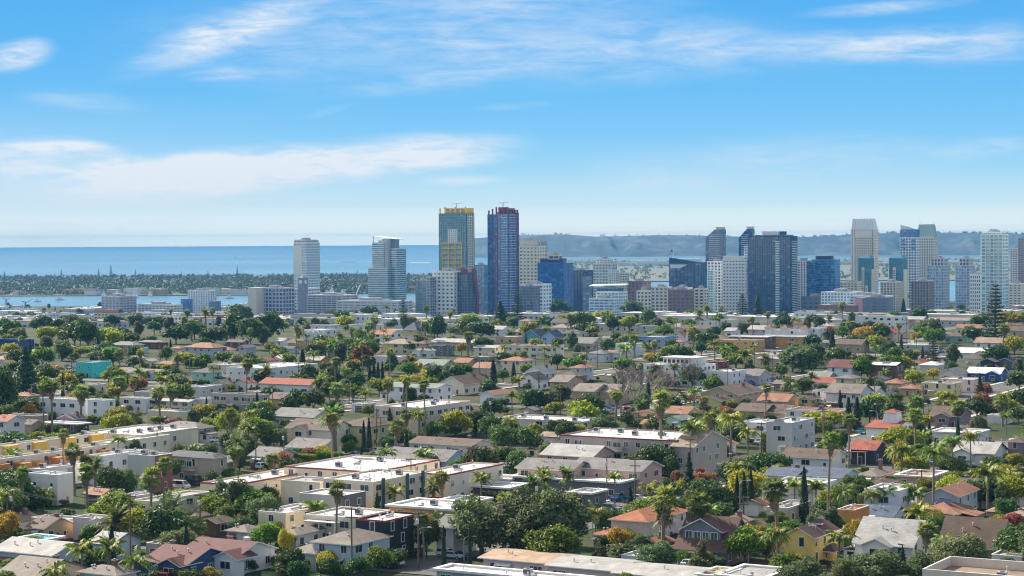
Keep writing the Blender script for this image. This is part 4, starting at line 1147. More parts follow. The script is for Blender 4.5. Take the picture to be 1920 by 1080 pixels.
# ================================================================== more homes where the photograph is a dense quilt of roofs
FR = random.Random(23)
HAND = list(HOUSES)
def hides_hand(x0, y0, x1, y1, d, frac=.12):
    """would a thing with this outline cover a building that was placed from the photograph?"""
    for h in HAND:
        if h['d'] <= d+2: continue
        a = h['box']; w = min(x1, a[2])-max(x0, a[0]); t = min(y1, a[3])-max(y0, a[1])
        if w > 0 and t > 0 and w*t > frac*(a[2]-a[0])*(a[3]-a[1]): return True
    return False
fills = 0
cells = []
for ia in range(-46, 80):
    for ib in range(6, 130):
        cells.append((ia, ib))
FR.shuffle(cells)
cells.sort(key=lambda c: c[1] if False else 0)
for ia, ib in cells:
    p = AX*(ia*17.0+FR.uniform(-2,2)) + BX*(ib*21.0+FR.uniform(-3,3)); p.z = gz(p.x, p.y)
    if p.y < 470 or p.y > 1780: continue
    px, py = proj(*p)
    if not (-300 < px < 2220): continue
    outside = not (-40 < px < 1960)      # the streets go on past the picture's edge
    if FR.random() < (.5 if not outside else .62) or (fills >= 95 and not outside): continue
    LA, LB = FR.uniform(9,15), FR.uniform(9,13)
    if in_house(p, 9) or on_road(p, 8): continue
    h = FR.choice([3.2,3.3,3.6,3.6,5.8,6.0]); s = F/p.y
    if hides_hand(px-LA*.8*s, py-(h+1.5)*s, px+LA*.8*s, py, p.y, .10): continue
    kind = FR.choice(['GA','GB','H','H','F','F'])
    wall = FR.choice(['white','white','cream','beige','grey','lblue','tan','lyellow','pink','taupe','beige','salmon','white','cream'])
    roof = FR.choice(['white','white','pale']) if kind == 'F' else FR.choice(['grey','brown','taupe','terra','terra','tan','pale','red','tan','dgrey','maroon','pale'])
    c = p + AX*(LA/2) - BX*(LB/2); c.z = gz(c.x, c.y)
    o = {'pt': FR.uniform(.32,.5)}
    if p.y > 1250: o['nb'] = True
    if h > 5: o['st'] = 2
    house(kind, c, LA, LB, h, wall, roof, o, group='homes filling the blocks', rng=FR)
    fills += 0 if outside else 1
# ---- garages and sheds in the back yards
GRG = random.Random(61); ng = 0
for tr in range(2600):
    if ng >= 120: break
    py = 640+440*GRG.random()**1.3; px = GRG.uniform(-10,1930); p = hit(px, py)
    LA, LB = GRG.uniform(4.5,7.5), GRG.uniform(5.5,7.0)
    if in_house(p, 5) or on_road(p, 5): continue
    h = GRG.uniform(2.4,3.0); s = F/p.y
    if hides_hand(px-LA*.7*s, py-(h+1)*s, px+LA*.7*s, py, p.y, .14): continue
    kind = GRG.choice(['GA','GB','F','F']); wall = GRG.choice(['white','cream','beige','tan','grey','taupe','brown','white','lblue']); roof = GRG.choice(['white','pale','white']) if kind == 'F' else GRG.choice(['grey','brown','taupe','terra','tan','pale','dgrey'])
    c = p+AX*(LA/2)-BX*(LB/2); c.z = gz(c.x, c.y); ng += 1
    rt, b4 = house(kind, c, LA, LB, h, wall, roof, {'pt': .35, 'blank': True, 'cat': 'garage'}, group='back-yard garages', rng=GRG, name='garage')
    put('garage_door', door_mesh('garage', GRG.choice(['white','beige','brown'])), rt, (0, b4[2]-.02, .05))
# ---- cars left in driveways
DRV = []
for h in list(HOUSES):
    if h['d'] < 900 and GRG.random() < .55 and h['LA'] > 8:
        p = h['c']-h['B']*(h['LB']/2+3.2)+h['A']*(h['LA']*GRG.uniform(-.45,.45))
        if not in_house(p, 1.5) and not on_road(p, 1): DRV.append(p); TREES.append((p.x,p.y,6,0,0,0))
# ================================================================== planting at the foot of the walls
PR = random.Random(99)
npl = 0
for h in list(HOUSES):
    if h['d'] > 980 or npl > 430: continue
    for f in range(PR.randint(2, 5)):
        side = PR.random() < .7
        t = PR.uniform(-.5,.5); off = PR.uniform(1.6,3.4)
        p = h['c'] + (h['A']*(h['LA']*t) - h['B']*(h['LB']/2+off) if side else h['A']*(h['LA']/2+off) + h['B']*(h['LB']*t))
        p.z = gz(p.x, p.y)
        if in_house(p, .5) or on_road(p, .4): continue
        k = PR.choice('kkksskgy') ; H = PR.uniform(1.4,3.4) if k in 'ks' else PR.uniform(2.6,4.6); W = H*PR.uniform(1.0,1.5)
        X0, Y0 = proj(*p)
        if not -30 < X0 < 1950: continue
        plant(k, p, H, W, PR); npl += 1
# ================================================================== more trees between them
cnt = {}
tries = 0
def tree_ok(p, W):
    for (x, y, w, *_) in TREES:
        if abs(x-p.x) < 12 and abs(y-p.y) < 12 and math.hypot(x-p.x, y-p.y) < (w+W)*.24: return False
    return True
LIMIT = dict(e=165, i=215, b=225, g=130, y=125, o=110, Y=26, r=15, s=110, q=150, f=95, d=26, c=26, C=16)
while tries < 46000:
    tries += 1
    # even spread over the picture rows, so far rows get their share
    py = 578+(1095-578)*FR.random()**1.6; px = FR.uniform(-20, 1940) if FR.random() > .14 else FR.choice((FR.uniform(-300,-20), FR.uniform(1940,2220)))
    p = hit(px, py)
    k = FR.choices('bgyoYrsqfdcCei', (20,14,17,10,5,2.2,18,15,10,3,3,2,11,16))[0]
    if cnt.get(k, 0) >= LIMIT[k]: continue
    if k == 's': H, W = FR.uniform(1.5,3.2), FR.uniform(2,4.2)
    elif k in 'fqd': H = {'f':FR.uniform(9,20),'q':FR.uniform(7,12),'d':FR.uniform(7,11)}[k]; W = {'f':4.2,'q':5.4,'d':5.6}[k]*FR.uniform(.8,1.15)
    elif k in 'cC': H = FR.uniform(7,13); W = FR.uniform(1.6,2.2) if k == 'c' else H*.42
    else: H = FR.uniform(4.6,10.2)*(1.25 if p.y > 900 else 1); W = H*(FR.uniform(.95,1.4) if k != 'e' else FR.uniform(.65,.9)); H *= 1.2 if k == 'e' else 1
    if p.y > 1700 and k == 's': continue
    if in_house(p, .6+W*.16) or on_road(p, 1.0) or not tree_ok(p, W): continue
    s = F/p.y
    cw = W/2*s if k not in 'fqd' else W*.4*s
    if hides_hand(px-cw, py-H*s*.95, px+cw, py, p.y, (.34 if p.y > 800 else .24)): continue
    plant(k, p, H, W, FR); cnt[k] = cnt.get(k, 0)+1
print('FILL houses', fills, 'hand houses', len(HAND), 'trees hand', N_HAND, 'all', len(TREES), cnt)
# ================================================================== ground, water, far shore, hills
GR = random.Random(5)
m_, nt_, b_ = nodes_of('ground_soil_and_grass')
tc = N(nt_, 'ShaderNodeTexCoord')
n1 = N(nt_, 'ShaderNodeTexNoise', Scale=.045, Detail=7.0, Roughness=.62); n2 = N(nt_, 'ShaderNodeTexNoise', Scale=.9, Detail=5.0, Roughness=.7)
L(nt_, tc.outputs['Object'], n1.inputs['Vector']); L(nt_, tc.outputs['Object'], n2.inputs['Vector'])
c1 = ramp(nt_, n1.outputs['Fac'], [(.36,(.025,.05,.015)),(.48,(.04,.058,.022)),(.56,(.085,.07,.045)),(.62,(.055,.055,.03)),(.7,(.15,.13,.105))])
c2 = ramp(nt_, n2.outputs['Fac'], [(.3, grey(.7)), (.7, grey(1.2))])
L(nt_, mixc(nt_, 1.0, c1, c2, 'MULTIPLY'), b_.inputs['Base Color']); b_.inputs['Roughness'].default_value = .95; b_.inputs['Specular IOR Level'].default_value = .1
q = MB(); ys = [60+ (i*26) for i in range(0, 142)]; nx = 40
def gx(y, i): return (i/nx-.5)*2*(260+.34*y)
idx = {}
for a, y in enumerate(ys):
    for i in range(nx+1): idx[a,i] = len(q.v); q.v.append((gx(y,i), y, gz(0,y)))
for a in range(len(ys)-1):
    for i in range(nx): q.f.append((idx[a,i], idx[a,i+1], idx[a+1,i+1], idx[a+1,i])); q.m.append(0)
# the quay drops to the water
for i in range(nx):
    a = len(ys)-1; y = ys[a]
    q.poly([(gx(y,i+1),y,gz(0,y)),(gx(y,i),y,gz(0,y)),(gx(y,i),y+2,-.6),(gx(y,i+1),y+2,-.6)])
structure('ground', q, m_)
SHORE = ys[-1]
w_, nt_, b_ = nodes_of('sea_water')
tc = N(nt_, 'ShaderNodeTexCoord'); mp = N(nt_, 'ShaderNodeMapping'); mp.inputs['Scale'].default_value = (.00035,.0006,1)
L(nt_, tc.outputs['Object'], mp.inputs[0]); n1 = N(nt_, 'ShaderNodeTexNoise', Scale=1.0, Detail=6.0, Roughness=.6); L(nt_, mp.outputs[0], n1.inputs['Vector'])
L(nt_, ramp(nt_, n1.outputs['Fac'], [(.35,(.06,.14,.19)),(.62,(.12,.24,.30))]), b_.inputs['Base Color'])
L(nt_, ramp(nt_, n1.outputs['Fac'], [(.3,grey(.14)),(.7,grey(.24))]), b_.inputs['Roughness'])
n2 = N(nt_, 'ShaderNodeTexNoise', Scale=.02, Detail=6.0, Roughness=.7); L(nt_, tc.outputs['Object'], n2.inputs['Vector'])
bp = N(nt_, 'ShaderNodeBump', Strength=.3, Distance=2.0); L(nt_, n2.outputs['Fac'], bp.inputs['Height']); L(nt_, bp.outputs[0], b_.inputs['Normal'])
OCEAN_END = 45000.0
q = MB(); xs = [-45000,-12000,-4000,0,4000,12000,45000]; yy = [3000,6000,9000,14000,20000,32000,OCEAN_END]
for i in range(6):
    for j in range(6): q.poly([(xs[i],yy[j],0),(xs[i+1],yy[j],0),(xs[i+1],yy[j+1],0),(xs[i],yy[j+1],0)])
structure('sea', q, w_)
# ---- the low far shores
def shore(name, pts, z, mat):
    q = MB(); q.prism([(x,y,-.5) for x,y in pts], (0,0,z+.5)); return structure(name, q, mat)
land = plain('far_land', (.06,.075,.045), .95)
def X(px, d): return (px-960)/F*d
PEN = [(X(-260,4480),4480),(X(200,4460),4460),(X(480,4440),4440),(X(900,4650),4650),(X(1170,5000),5000),(X(1175,6700),6700),(X(1040,6900),6900),(X(300,6950),6950),(X(-260,6900),6900)]
shore('peninsula', PEN, 1.6, land)
ISL = [(X(1040,7200),7200),(X(1180,5600),5600),(X(2100,5500),5500),(X(2150,11500),11500),(X(1060,11800),11800)]
shore('flat_island', ISL, 2.5, plain('pale_land', (.13,.14,.105), .95))
# trees of the peninsula read as one wood
def wood(name, n, fn, size, mat, seed, quads=15):
    rng = random.Random(seed); v, f = [], []
    for i in range(n):
        x, y, z = fn(rng); H = size*rng.uniform(.6,1.35); W = H*rng.uniform(.8,1.3)
        for k in range(quads):
            d = rdir(rng); d.z = abs(d.z)
            p = Vector((x+d.x*W*.5*rng.uniform(.6,1), y+d.y*W*.5*rng.uniform(.6,1), z+H*(.15+.75*d.z*rng.uniform(.7,1))))
            leaf(v, f, p, d+rdir(rng)*.6, H*.24*rng.uniform(.7,1.3), rng)
    o = put(name, mesh_vf(name, v, f, mat)); o['kind'] = 'stuff'; return o
def pen_pt(rng):
    while True:
        d = rng.uniform(4500,6750); px = rng.uniform(-150,1165)
        if px > 900 and d < 4640+ (px-900)*2: continue
        nz = math.sin(px*.021+d*.004)+math.sin(px*.047-d*.0031+1.3)
        if nz < -1.0 and rng.random() < .7: continue
        return X(px,d), d, 1.6
wood('peninsula_trees', 8500, pen_pt, 11, leaf_mat('peninsula_wood', (.035,.07,.035), (.075,.115,.055), .3), 3, 11)
def isl_pt(rng):
    
    while True:
        d = rng.uniform(5700,10600); px = rng.uniform(1060,1990)
        if px < 1180 and d < 7300: continue
        if math.sin(px*.017+d*.002)+math.sin(px*.041-d*.0013) > -.5: return X(px,d), d, 2.5
wood('island_trees', 1500, isl_pt, 13, leaf_mat('far_wood', (.05,.08,.035), (.12,.15,.07), .2), 4, 9)
# ---- headland
TOP = [(850,470),(868,455),(885,447),(930,443.5),(975,441),(1050,439),(1085,441),(1120,443.5),(1165,442.5),(1230,440.5),(1290,440.5),(1330,442),(1400,443.5),(1460,445),(1520,443.5),(1560,442.5),(1605,438),(1660,437),(1720,436),(1800,436),(1860,436.5),(1920,439),(2050,441),(2200,446)]
def top_y(px):
    for (a,ya),(b,yb) in zip(TOP, TOP[1:]):
        if px <= b: return ya+(yb-ya)*(px-a)/(b-a)
    return TOP[-1][1]
hm, nt_, b_ = nodes_of('headland_scrub_hazed')  # scrub and soil patches; haze blue and paler relief are put into the colour
tc = N(nt_, 'ShaderNodeTexCoord'); n1 = N(nt_, 'ShaderNodeTexNoise', Scale=.004, Detail=9.0, Roughness=.68); L(nt_, tc.outputs['Object'], n1.inputs['Vector'])
L(nt_, ramp(nt_, n1.outputs['Fac'], [(.36,(.004,.012,.016)),(.5,(.014,.026,.032)),(.58,(.06,.07,.065)),(.7,(.095,.115,.13))]), b_.inputs['Base Color']); b_.inputs['Roughness'].default_value = 1
from mathutils import noise as NZ
q = MB(); D0, D1 = 13400.0, 15400.0; cols = 230; rows = 22; ix = {}
for c in range(cols+1):
    px = 850+(2200-850)*c/cols
    zt = atd(px, top_y(px), 14700).z
    for r in range(rows+1):
        t = r/rows; d = D0+(D1-D0)*t
        prof = min(1, (t/.66))**.75 if t < .66 else 1-(t-.66)*.25
        gul = NZ.noise(Vector((px*.018, t*1.2, 0)))*.55+NZ.noise(Vector((px*.055+t*2.2, t*2.5, 4)))*.32+NZ.noise(Vector((px*.15, t*5, 9)))*.16
        k = math.sin(math.pi*min(1, t/.66))
        z = max(-.5 if t == 0 else .5, (zt)*prof+gul*k*105)
        if t == 0: z = -.5
        ix[c,r] = len(q.v); q.v.append((X(px,d), d, z))
for c in range(cols):
    for r in range(rows): q.f.append((ix[c,r], ix[c+1,r], ix[c+1,r+1], ix[c,r+1])); q.m.append(0)
structure('headland', q, hm, True)
def ridge_pt(rng):
    while True:
        px = rng.uniform(980,2000) if rng.random() < .3 else rng.uniform(1500,2000)
        if math.sin(px*.09)+math.sin(px*.23+1) < -.5: continue
        zt = atd(px, top_y(px), 14700).z; d = 14730+rng.uniform(-30,60)
        return X(px,d), d, zt-4
wood('ridge_trees', 260, ridge_pt, 17, leaf_mat('far_wood', (.05,.08,.035), (.12,.15,.07), .2), 8, 10)
# pale roofs and hangars on the island: things of their own, a few pixels each
PALE = wall_mat('pale_far', (.70,.68,.64)); 
def far_box(nm, cat, desc, px, py_base_d, w_px, h_m, dep, mat, roofm=None, group=None):
    d = py_base_d; s = F/d; w = w_px/s
    q = MB(); q.box(-w/2,w/2,-dep/2,dep/2,-1,h_m,0,1)
    q.box(-w/2-.2,w/2+.2,-dep/2-.2,dep/2+.2,h_m+.003,h_m+.5,1)
    z = 2.5 if d > 8000 else (1.6 if d > 4400 else gz(0,d))
    return thing(nm, cat, desc, (X(px,d), d, z), -TH if d < 8000 else -.15, group, None, h_m, None, None, q.mesh(nm, [mat, roofm or mat]))
for px, d, w, h in ((1180,8700,40,14),(1225,8650,60,17),(1215,9300,70,16),(1150,9600,36,14),(1290,9700,50,14),(1470,9000,80,13),(1540,9300,60,16),(1585,8800,34,14),(1700,9100,36,18),(1775,8600,60,13),(1830,9400,46,15),(1660,8400,26,12),(1900,8800,40,14),(1360,9900,44,12),(1100,9800,30,10)):
    far_box('hangar', 'hangar', 'pale flat-roofed hangar on the far flat island', px, d, w, h, 60, PALE, roof_mat('white', ROOF['white'], 'flat'), 'hangars on the far flat island')
fr = random.Random(77)
for i in range(88):
    px = fr.uniform(-20,1150); d = fr.choice([4490+fr.uniform(0,70), fr.uniform(4560,6300)])
    if px > 880 and d < 5100: d = 5100+fr.uniform(0,900)
    big = d < 4570 and 130 < px < 480
    w = fr.uniform(16,40) if big else fr.uniform(5,14)
    wc = fr.choice(['white','cream','beige','pink','white','tan'])
    far_box('waterfront_building' if big else 'far_house', 'building' if big else 'house', 'long %s waterfront block across the bay' % WNAME.get(wc,wc) if big else 'tiny %s house in the far wood across the bay' % WNAME.get(wc,wc),
            px, d, w, fr.uniform(9,14) if big else fr.uniform(6,9), fr.uniform(12,20), wall_mat(wc, WALL[wc]), roof_mat(*[(k, ROOF[k]) for k in [fr.choice(['white','terra','tan','pale','grey'])]][0], 'flat'), 'long blocks on the far waterfront' if big else 'houses in the far wood')
for px, yt, d in ((8,500,6300),(115,500,6500),(185,496,6500),(208,490,6500),(254,500,6500),(445,489,6500),(456,502,6500),(390,501,6500),(60,538,4520),(512,500,6600),(670,496,6600),(760,500,6600),(340,502,6400),(575,503,6500)):
    H = atd(px, yt, d).z-1.6
    H = max(12, H)*GR.uniform(.5,.82); plant('N', Vector((X(px,d), d, 1.6)), H, H*.3, GR, False)
# ---- boats on the bay
BO = {}
def boat(kind, px, d, L_, rz):
    if kind not in BO:
        q = MB(); hull = []
        sec = [(-.5,.13),(-.3,.16),(.1,.17),(.35,.1),(.5,.005)]
        for (xa,wa),(xb,wb) in zip(sec, sec[1:]): q.hexa([(xa,-wa*.6,-.03),(xb,-wb*.6,-.03),(xb,wb*.6,-.03),(xa,wa*.6,-.03)],[(xa,-wa,.1),(xb,-wb,.1+.02*(xb>.3)),(xb,wb,.1+.02*(xb>.3)),(xa,wa,.1)],0)
        hm_ = q.mesh('hull', plain('boat_white', (.78,.78,.78), .4))
        q = MB()
        if kind == 'sail_boat':
            q.tube((0.05,0,.1),(0.05,0,1.25),.012,.008,5); mm = q.mesh('mast', plain('mast_grey',(.5,.5,.5),.4))
            q = MB(); q.prism([(.03,-.004,.22),(.03,-.004,1.2),(-.42,-.004,.24)],(0,.008,0)); q.prism([(.07,-.004,.2),(.45,-.004,.16),(.07,-.004,1.05)],(0,.008,0)); sm = q.mesh('sail', plain('sail_white',(.8,.8,.8),.8))
            BO[kind] = [('hull',hm_),('mast',mm),('sail',sm)]
        else:
            q.box(-.3,.15,-.11,.11,.1,.26); q.box(-.2,.08,-.08,.08,.26,.36); cm = q.mesh('cabin', plain('cabin_white',(.74,.75,.77),.4)); BO[kind] = [('hull',hm_),('cabin',cm)]
    r = thing(kind, 'boat', 'small white sailing boat on the bay' if kind == 'sail_boat' else 'white motor yacht on the water', (X(px,d), d, .05), rz, 'boats on the bay and the sea', None, L_, (L_,)*3)
    for n_, me in BO[kind]: put(n_, me, r)
for i, (k, px, d, L_) in enumerate((('sail_boat',253,4330,16),('sail_boat',281,4350,14),('sail_boat',194,4370,14),('sail_boat',219,4380,15),('motor_yacht',112,4150,22),('motor_yacht',70,4050,18),('motor_yacht',430,4200,20),('motor_yacht',600,4350,26),('motor_yacht',645,4370,24),('sail_boat',622,4390,18),('motor_yacht',442,14000,26))):
    boat(k, px, d, L_, GR.uniform(-.5,.5))
q = MB(); x0, x1 = X(640,11000), X(668,11000); q.frustum(x0,x1,11000,11030,-2,2.4,4,4,4,4); 
thing('breakwater', 'breakwater', 'low dark rock breakwater in the open sea', (0,0,0), 0, None, None, 0, None, None, q.mesh('breakwater', plain('rock_dark',(.12,.12,.12),.95)))
REG[-1].update(d=11000, px=655, py=487)
q = MB(); x0, x1 = X(768,10500), X(808,10500); q.frustum(x0,x1,10500,10560,-2,2.2,4,4,9,9)
thing('sandbar', 'sandbar', 'pale sandbar in the sea beyond the towers', (0,0,0), 0, None, None, 0, None, None, q.mesh('sandbar', plain('sand_pale',(.62,.58,.5),.95)))
REG[-1].update(d=10500, px=788, py=480)
# ================================================================== downtown towers
CR = random.Random(31)
GL = dict(teal=(.035,.15,.23), blue=(.03,.15,.40), navy=(.014,.065,.18), pale=(.24,.42,.50), grey=(.08,.14,.22), dark=(.03,.05,.08), lteal=(.13,.34,.40), sky=(.13,.30,.50))
FRM = dict(white=(.84,.84,.84), stone=(.76,.68,.60), grey=(.48,.51,.56), slate=(.22,.26,.33), navy=(.02,.06,.15), teal=(.11,.28,.36), cream=(.77,.70,.58), blue=(.05,.19,.46), yellow=(.78,.50,.07), maroon=(.24,.06,.12), brick=(.34,.20,.19), lav=(.56,.56,.62), pale=(.68,.77,.79), dark=(.04,.045,.055), mauve=(.40,.31,.33))
def tglass(k, fh=3.2, bay=4.0): return glass_mat('tower_%s_%d_%d' % (k, fh*10, bay*10), GL[k], (bay, bay, fh), [min(.8,x*2.2+.08) for x in GL[k]], .10, .18)
def tframe(k): return wall_mat('tower_'+k, FRM[k], .7, .08)
def lattice(root, pname, x0,x1,y0,y1,z0,z1, glass, frame, fh=3.2, sp=1.2, bay=4.0, pw=1.0, prot=.35, cap=True, base=0.0, mat2=None):
    """a glazed core wrapped by real floor edges and piers"""
    q = MB(); q.box(x0,x1,y0,y1,z0,z1); g = q.obj('glazing', tglass(glass, fh, bay), root)
    q = MB(); n = max(1, int(round((z1-z0)/fh))); fh = (z1-z0)/n
    if sp > 0:
        for i in range(n+1):
            z = z0+i*fh
            a, b = z-sp/2, z+sp/2
            if i == n: a, b = z-sp*.6, z+.9
            if i == 0: a = z-.5
            q.box(x0-prot,x1+prot,y0-prot,y1+prot,a,b)
    if pw > 0:
        p2 = prot+.06
        for (u0,u1,fix,ax) in ((x0,x1,y0,'x'),(x0,x1,y1,'x'),(y0,y1,x0,'y'),(y0,y1,x1,'y')):
            k = max(1, int(round((u1-u0)/bay)))
            for i in range(k+1):
                c = u0+(u1-u0)*i/k; w = pw/2
                a0, a1 = max(u0-p2+.01*(ax=='y'), c-w), min(u1+p2-.01*(ax=='y'), c+w)
                if ax == 'x': q.box(a0,a1,fix-p2,fix+p2,z0-.5,z1+.7)
                else: q.box(fix-p2,fix+p2,a0,a1,z0-.5,z1+.7)
    if sp > 0 or pw > 0: q.obj(pname, tframe(frame), root)
    if cap:
        q = MB(); q.box(x0+1,x1-1,y0+1,y1-1,z1+.91,z1+1.0); q.obj('roof', roof_mat('pale', ROOF['pale'], 'flat'), root)
        w, d = x1-x0, y1-y0
        if w > 12:
            q = MB(); q.box(x0+w*.3,x0+w*.62,y0+d*.3,y0+d*.7,z1+1.01,z1+4.2); q.box(x0+w*.66,x0+w*.78,y0+d*.35,y0+d*.6,z1+1.01,z1+2.8); q.obj('plant_room', plain('plant_grey', (.40,.41,.43)), root)
TOWERS = []
class Tower:
    """local x runs along the street to the right, y away; origin at the near ground corner"""
    def __init__(s, xn, d, desc, mark=None, cat='tower', name='office_tower', ytop=500, group=None):
        s.d = d; s.s = F/d; s.xn = xn; u = X(xn, d); s.zg = gz(0, d)
        top = atd(xn, ytop, d).z-s.zg
        s.root = thing(name, cat, desc, (u, d, s.zg), -TH, group, mark, top)
    def px(s, x, side='A'):
        return (x-s.xn)/s.s/(math.cos(TH) if side == 'A' else math.sin(TH))
    def z(s, y, x=None): return atd(s.xn if x is None else x, y, s.d).z-s.zg
    def box(s, pname, xl, xn, xr, yt, yb=None, off=0.0, LB=None, **k):
        # near corner of this block at pixel xn; off pushes it back along the depth axis
        du = (xn-s.xn)/s.s
        # solve local (lx, ly) with  du = lx*cos + ly*sin and depth = -lx*sin + ly*cos = off
        c, n = math.cos(TH), math.sin(TH)
        lx, ly = du*c-off*n, du*n+off*c
        LA = max(3, (xn-xl)/s.s/c); LBv = LB or max(4, (xr-xn)/s.s/n)
        z0 = 0 if yb is None else s.z(yb); z1 = s.z(yt)
        b = (lx-LA, lx, ly, ly+LBv, z0, z1)
        if k.pop('bare', False): return b
        lattice(s.root, pname, *b, **k); return b
    def solid(s, pname, b, mat):
        q = MB(); q.box(*b); return q.obj(pname, mat, s.root)

# -- the white hotel tower over the bay
t = Tower(575, 3300, 'slim white stone hotel tower standing by the bay', 'slim white hotel tower', ytop=450)
b = t.box('facade_frame', 550, 575, 596, 456, glass='sky', frame='white', fh=4.4, sp=1.7, bay=4.8, pw=1.0)
q = MB(); q.box(b[0]-.8, b[1]-9, b[2]-.8, b[2]-.4, b[5]*.55, b[5]*.97); q.obj('glow_panel', wall_mat('tower_whitestone', (.82,.81,.78), .35), t.root)  # bright sky reflection on this face, put in as a white panel
t.box('crown_frame', 551, 575, 594, 450.5, 454.5, glass='dark', frame='white', sp=.6, bay=5, pw=1.2)
t = Tower(569, 2900, 'grey clock tower with white dials beside the white hotel tower', 'grey clock tower', name='clock_tower', ytop=520)
b = t.box('shaft', 558, 568, 576, 521, bare=True); t.solid('shaft', b, tframe('slate'))
q = MB(); q.frustum(b[0]+1,b[1]-1,b[2]+1,b[3]-1,b[5],b[5]+3,2,2,2,2); q.obj('cap', tframe('grey'), t.root)
for nm, c, ax in (('clock_face', ((b[0]+b[1])/2, b[2]-.1, b[5]-6), 'y'), ('clock_face', (b[1]+.1, (b[2]+b[3])/2, b[5]-6), 'x')):
    q = MB(); pts = [(c[0]+3*math.cos(a*math.pi/10), c[1], c[2]+3*math.sin(a*math.pi/10)) if ax == 'y' else (c[0], c[1]+3*math.cos(a*math.pi/10), c[2]+3*math.sin(a*math.pi/10)) for a in range(20)]
    q.prism(pts, (0,-.3,0) if ax == 'y' else (.3,0,0)); q.obj(nm, plain('dial_white', (.75,.75,.75)), t.root)
t = Tower(530, 2700, 'broad blue-grey office block with square windows', 'broad blue-grey office block', cat='office block', name='office_block', ytop=540)
t.box('facade_frame', 480, 530, 534, 541, glass='navy', frame='lav', fh=5.2, sp=1.5, bay=6.4, pw=1.5, LB=26)
b = t.box('x', 463, 480, 484, 539, bare=True, LB=26, off=1); t.solid('stair_block', b, wall_mat('tower_cream', FRM['cream']))
t = Tower(556, 3050, 'low white convention building behind the clock tower', None, cat='building', name='convention_building', ytop=540)
t.box('facade_frame', 530, 556, 600, 542, glass='grey', frame='white', fh=5, sp=2.6, bay=8, pw=1.2, LB=60)
t = Tower(575, 2800, 'long pale parking structure by the bay', None, cat='car park', name='parking_structure', ytop=553)
t.box('deck_frame', 572, 640, 656, 555, glass='dark', frame='lav', fh=3.2, sp=1.5, bay=9, pw=.8, LB=40)
# -- teal glass tower with a slanted canopy
t = Tower(727, 3000, 'stepped teal glass hotel tower with slanting roof canopy', 'stepped teal glass tower', ytop=445)
t.box('floor_edges', 689, 727, 740, 503, glass='teal', frame='pale', sp=1.0, bay=6, pw=0, off=0)
t.box('floor_edges', 697, 720, 735, 456, 503, glass='teal', frame='pale', sp=1.0, bay=6, pw=0, off=6)
t.box('floor_edges', 720, 744, 760, 467, glass='teal', frame='pale', sp=1.0, bay=6, pw=0, off=3)
b = t.box('x', 716, 727, 740, 448, bare=True, off=4); t.solid('lift_core', b, tframe('grey'))
b = t.box('x', 727, 742, 748, 449, 467, bare=True, off=7); t.solid('plant_block', b, tframe('slate'))
bb = t.box('x', 696, 742, 748, 443, 444, bare=True, off=5)
q = MB(); q.hexa([(bb[0],bb[2],t.z(443.5)),(bb[1],bb[2],t.z(449)),(bb[1],bb[3]+14,t.z(449)),(bb[0],bb[3]+14,t.z(443.5))],[(bb[0],bb[2],t.z(443.5)+.8),(bb[1],bb[2],t.z(449)+.8),(bb[1],bb[3]+14,t.z(449)+.8),(bb[0],bb[3]+14,t.z(443.5)+.8)]); q.obj('roof_canopy', tframe('pale'), t.root)
q = MB(); q.tube((bb[0]+1.5,bb[2]+1,t.z(456)),(bb[0]+1.5,bb[2]+1,t.z(443.5)),.6,.6,6); q.obj('canopy_post', tframe('slate'), t.root)
# -- yellow-framed tower
def tower_crane(t, b, zz):
    q = MB(); q.tube(((b[0]+b[1])/2,(b[2]+b[3])/2,zz),((b[0]+b[1])/2,(b[2]+b[3])/2,zz+7),.6,.6,4); q.tube(((b[0]+b[1])/2-6,(b[2]+b[3])/2,zz+6.5),((b[0]+b[1])/2+9,(b[2]+b[3])/2,zz+7.5),.45,.3,4); q.obj('roof_hoist', plain('hoist_grey',(.5,.5,.48)), t.root)
t = Tower(872, 2490, 'tall unfinished glass tower with yellow frames on its face', 'yellow-framed tower', ytop=388)
b = t.box('floor_edges', 823, 874, 889, 401, glass='teal', frame='teal', fh=3.15, sp=.7, bay=3.4, pw=.35)
q = MB(); z0, z1 = t.z(512), t.z(456); x0 = b[0]+(b[1]-b[0])*.12; x1 = b[0]+(b[1]-b[0])*.86; y = b[2]-1.0
n = 12
for i in range(n+1):
    z = z0+(z1-z0)*i/n; q.box(x0,x1,y,y+.6,z-.5,z+.5, 0) if i % 2 == 0 else None
for i in range(4):
    x = x0+(x1-x0)*i/3; q.box(x-.45,x+.45,y-.08,y+.68,z0,z1)
q.obj('yellow_grid', tframe('yellow'), t.root)
q = MB()
for i in range(n+1):
    z = z0+(z1-z0)*(i+.5)/n
    q.box(x0+1.2,x1-1.2,y+.25,y+.5,z-.18,z+.18) if i % 2 == 0 else None
z2 = t.z(431); xa = b[0]+(b[1]-b[0])*.36; xb = b[0]+(b[1]-b[0])*.68
for i in range(7): q.box(xa,xb,y+.1,y+.5,z1+(z2-z1)*i/6-.5,z1+(z2-z1)*i/6+.5)
for i in range(5): q.box(xa+(xb-xa)*i/4-.5,xa+(xb-xa)*i/4+.5,y+.04,y+.56,z1,z2+.8)
q.obj('white_grid', tframe('white'), t.root)
q = MB(); fx = b[1]+.9
for i in range(22): z = t.z(508)+i*(b[5]-t.z(508))/22; q.box(fx-.5,fx,b[2]+3,b[3]-3,z-.55,z+.55)
for i in range(4): yy = b[2]+4+(b[3]-b[2]-7)*i/3; q.box(fx-.56,fx+.06,yy-.4,yy+.4,t.z(508),b[5])
q.obj('cream_grid', tframe('cream'), t.root)
q = MB(); zt = b[5]+.91
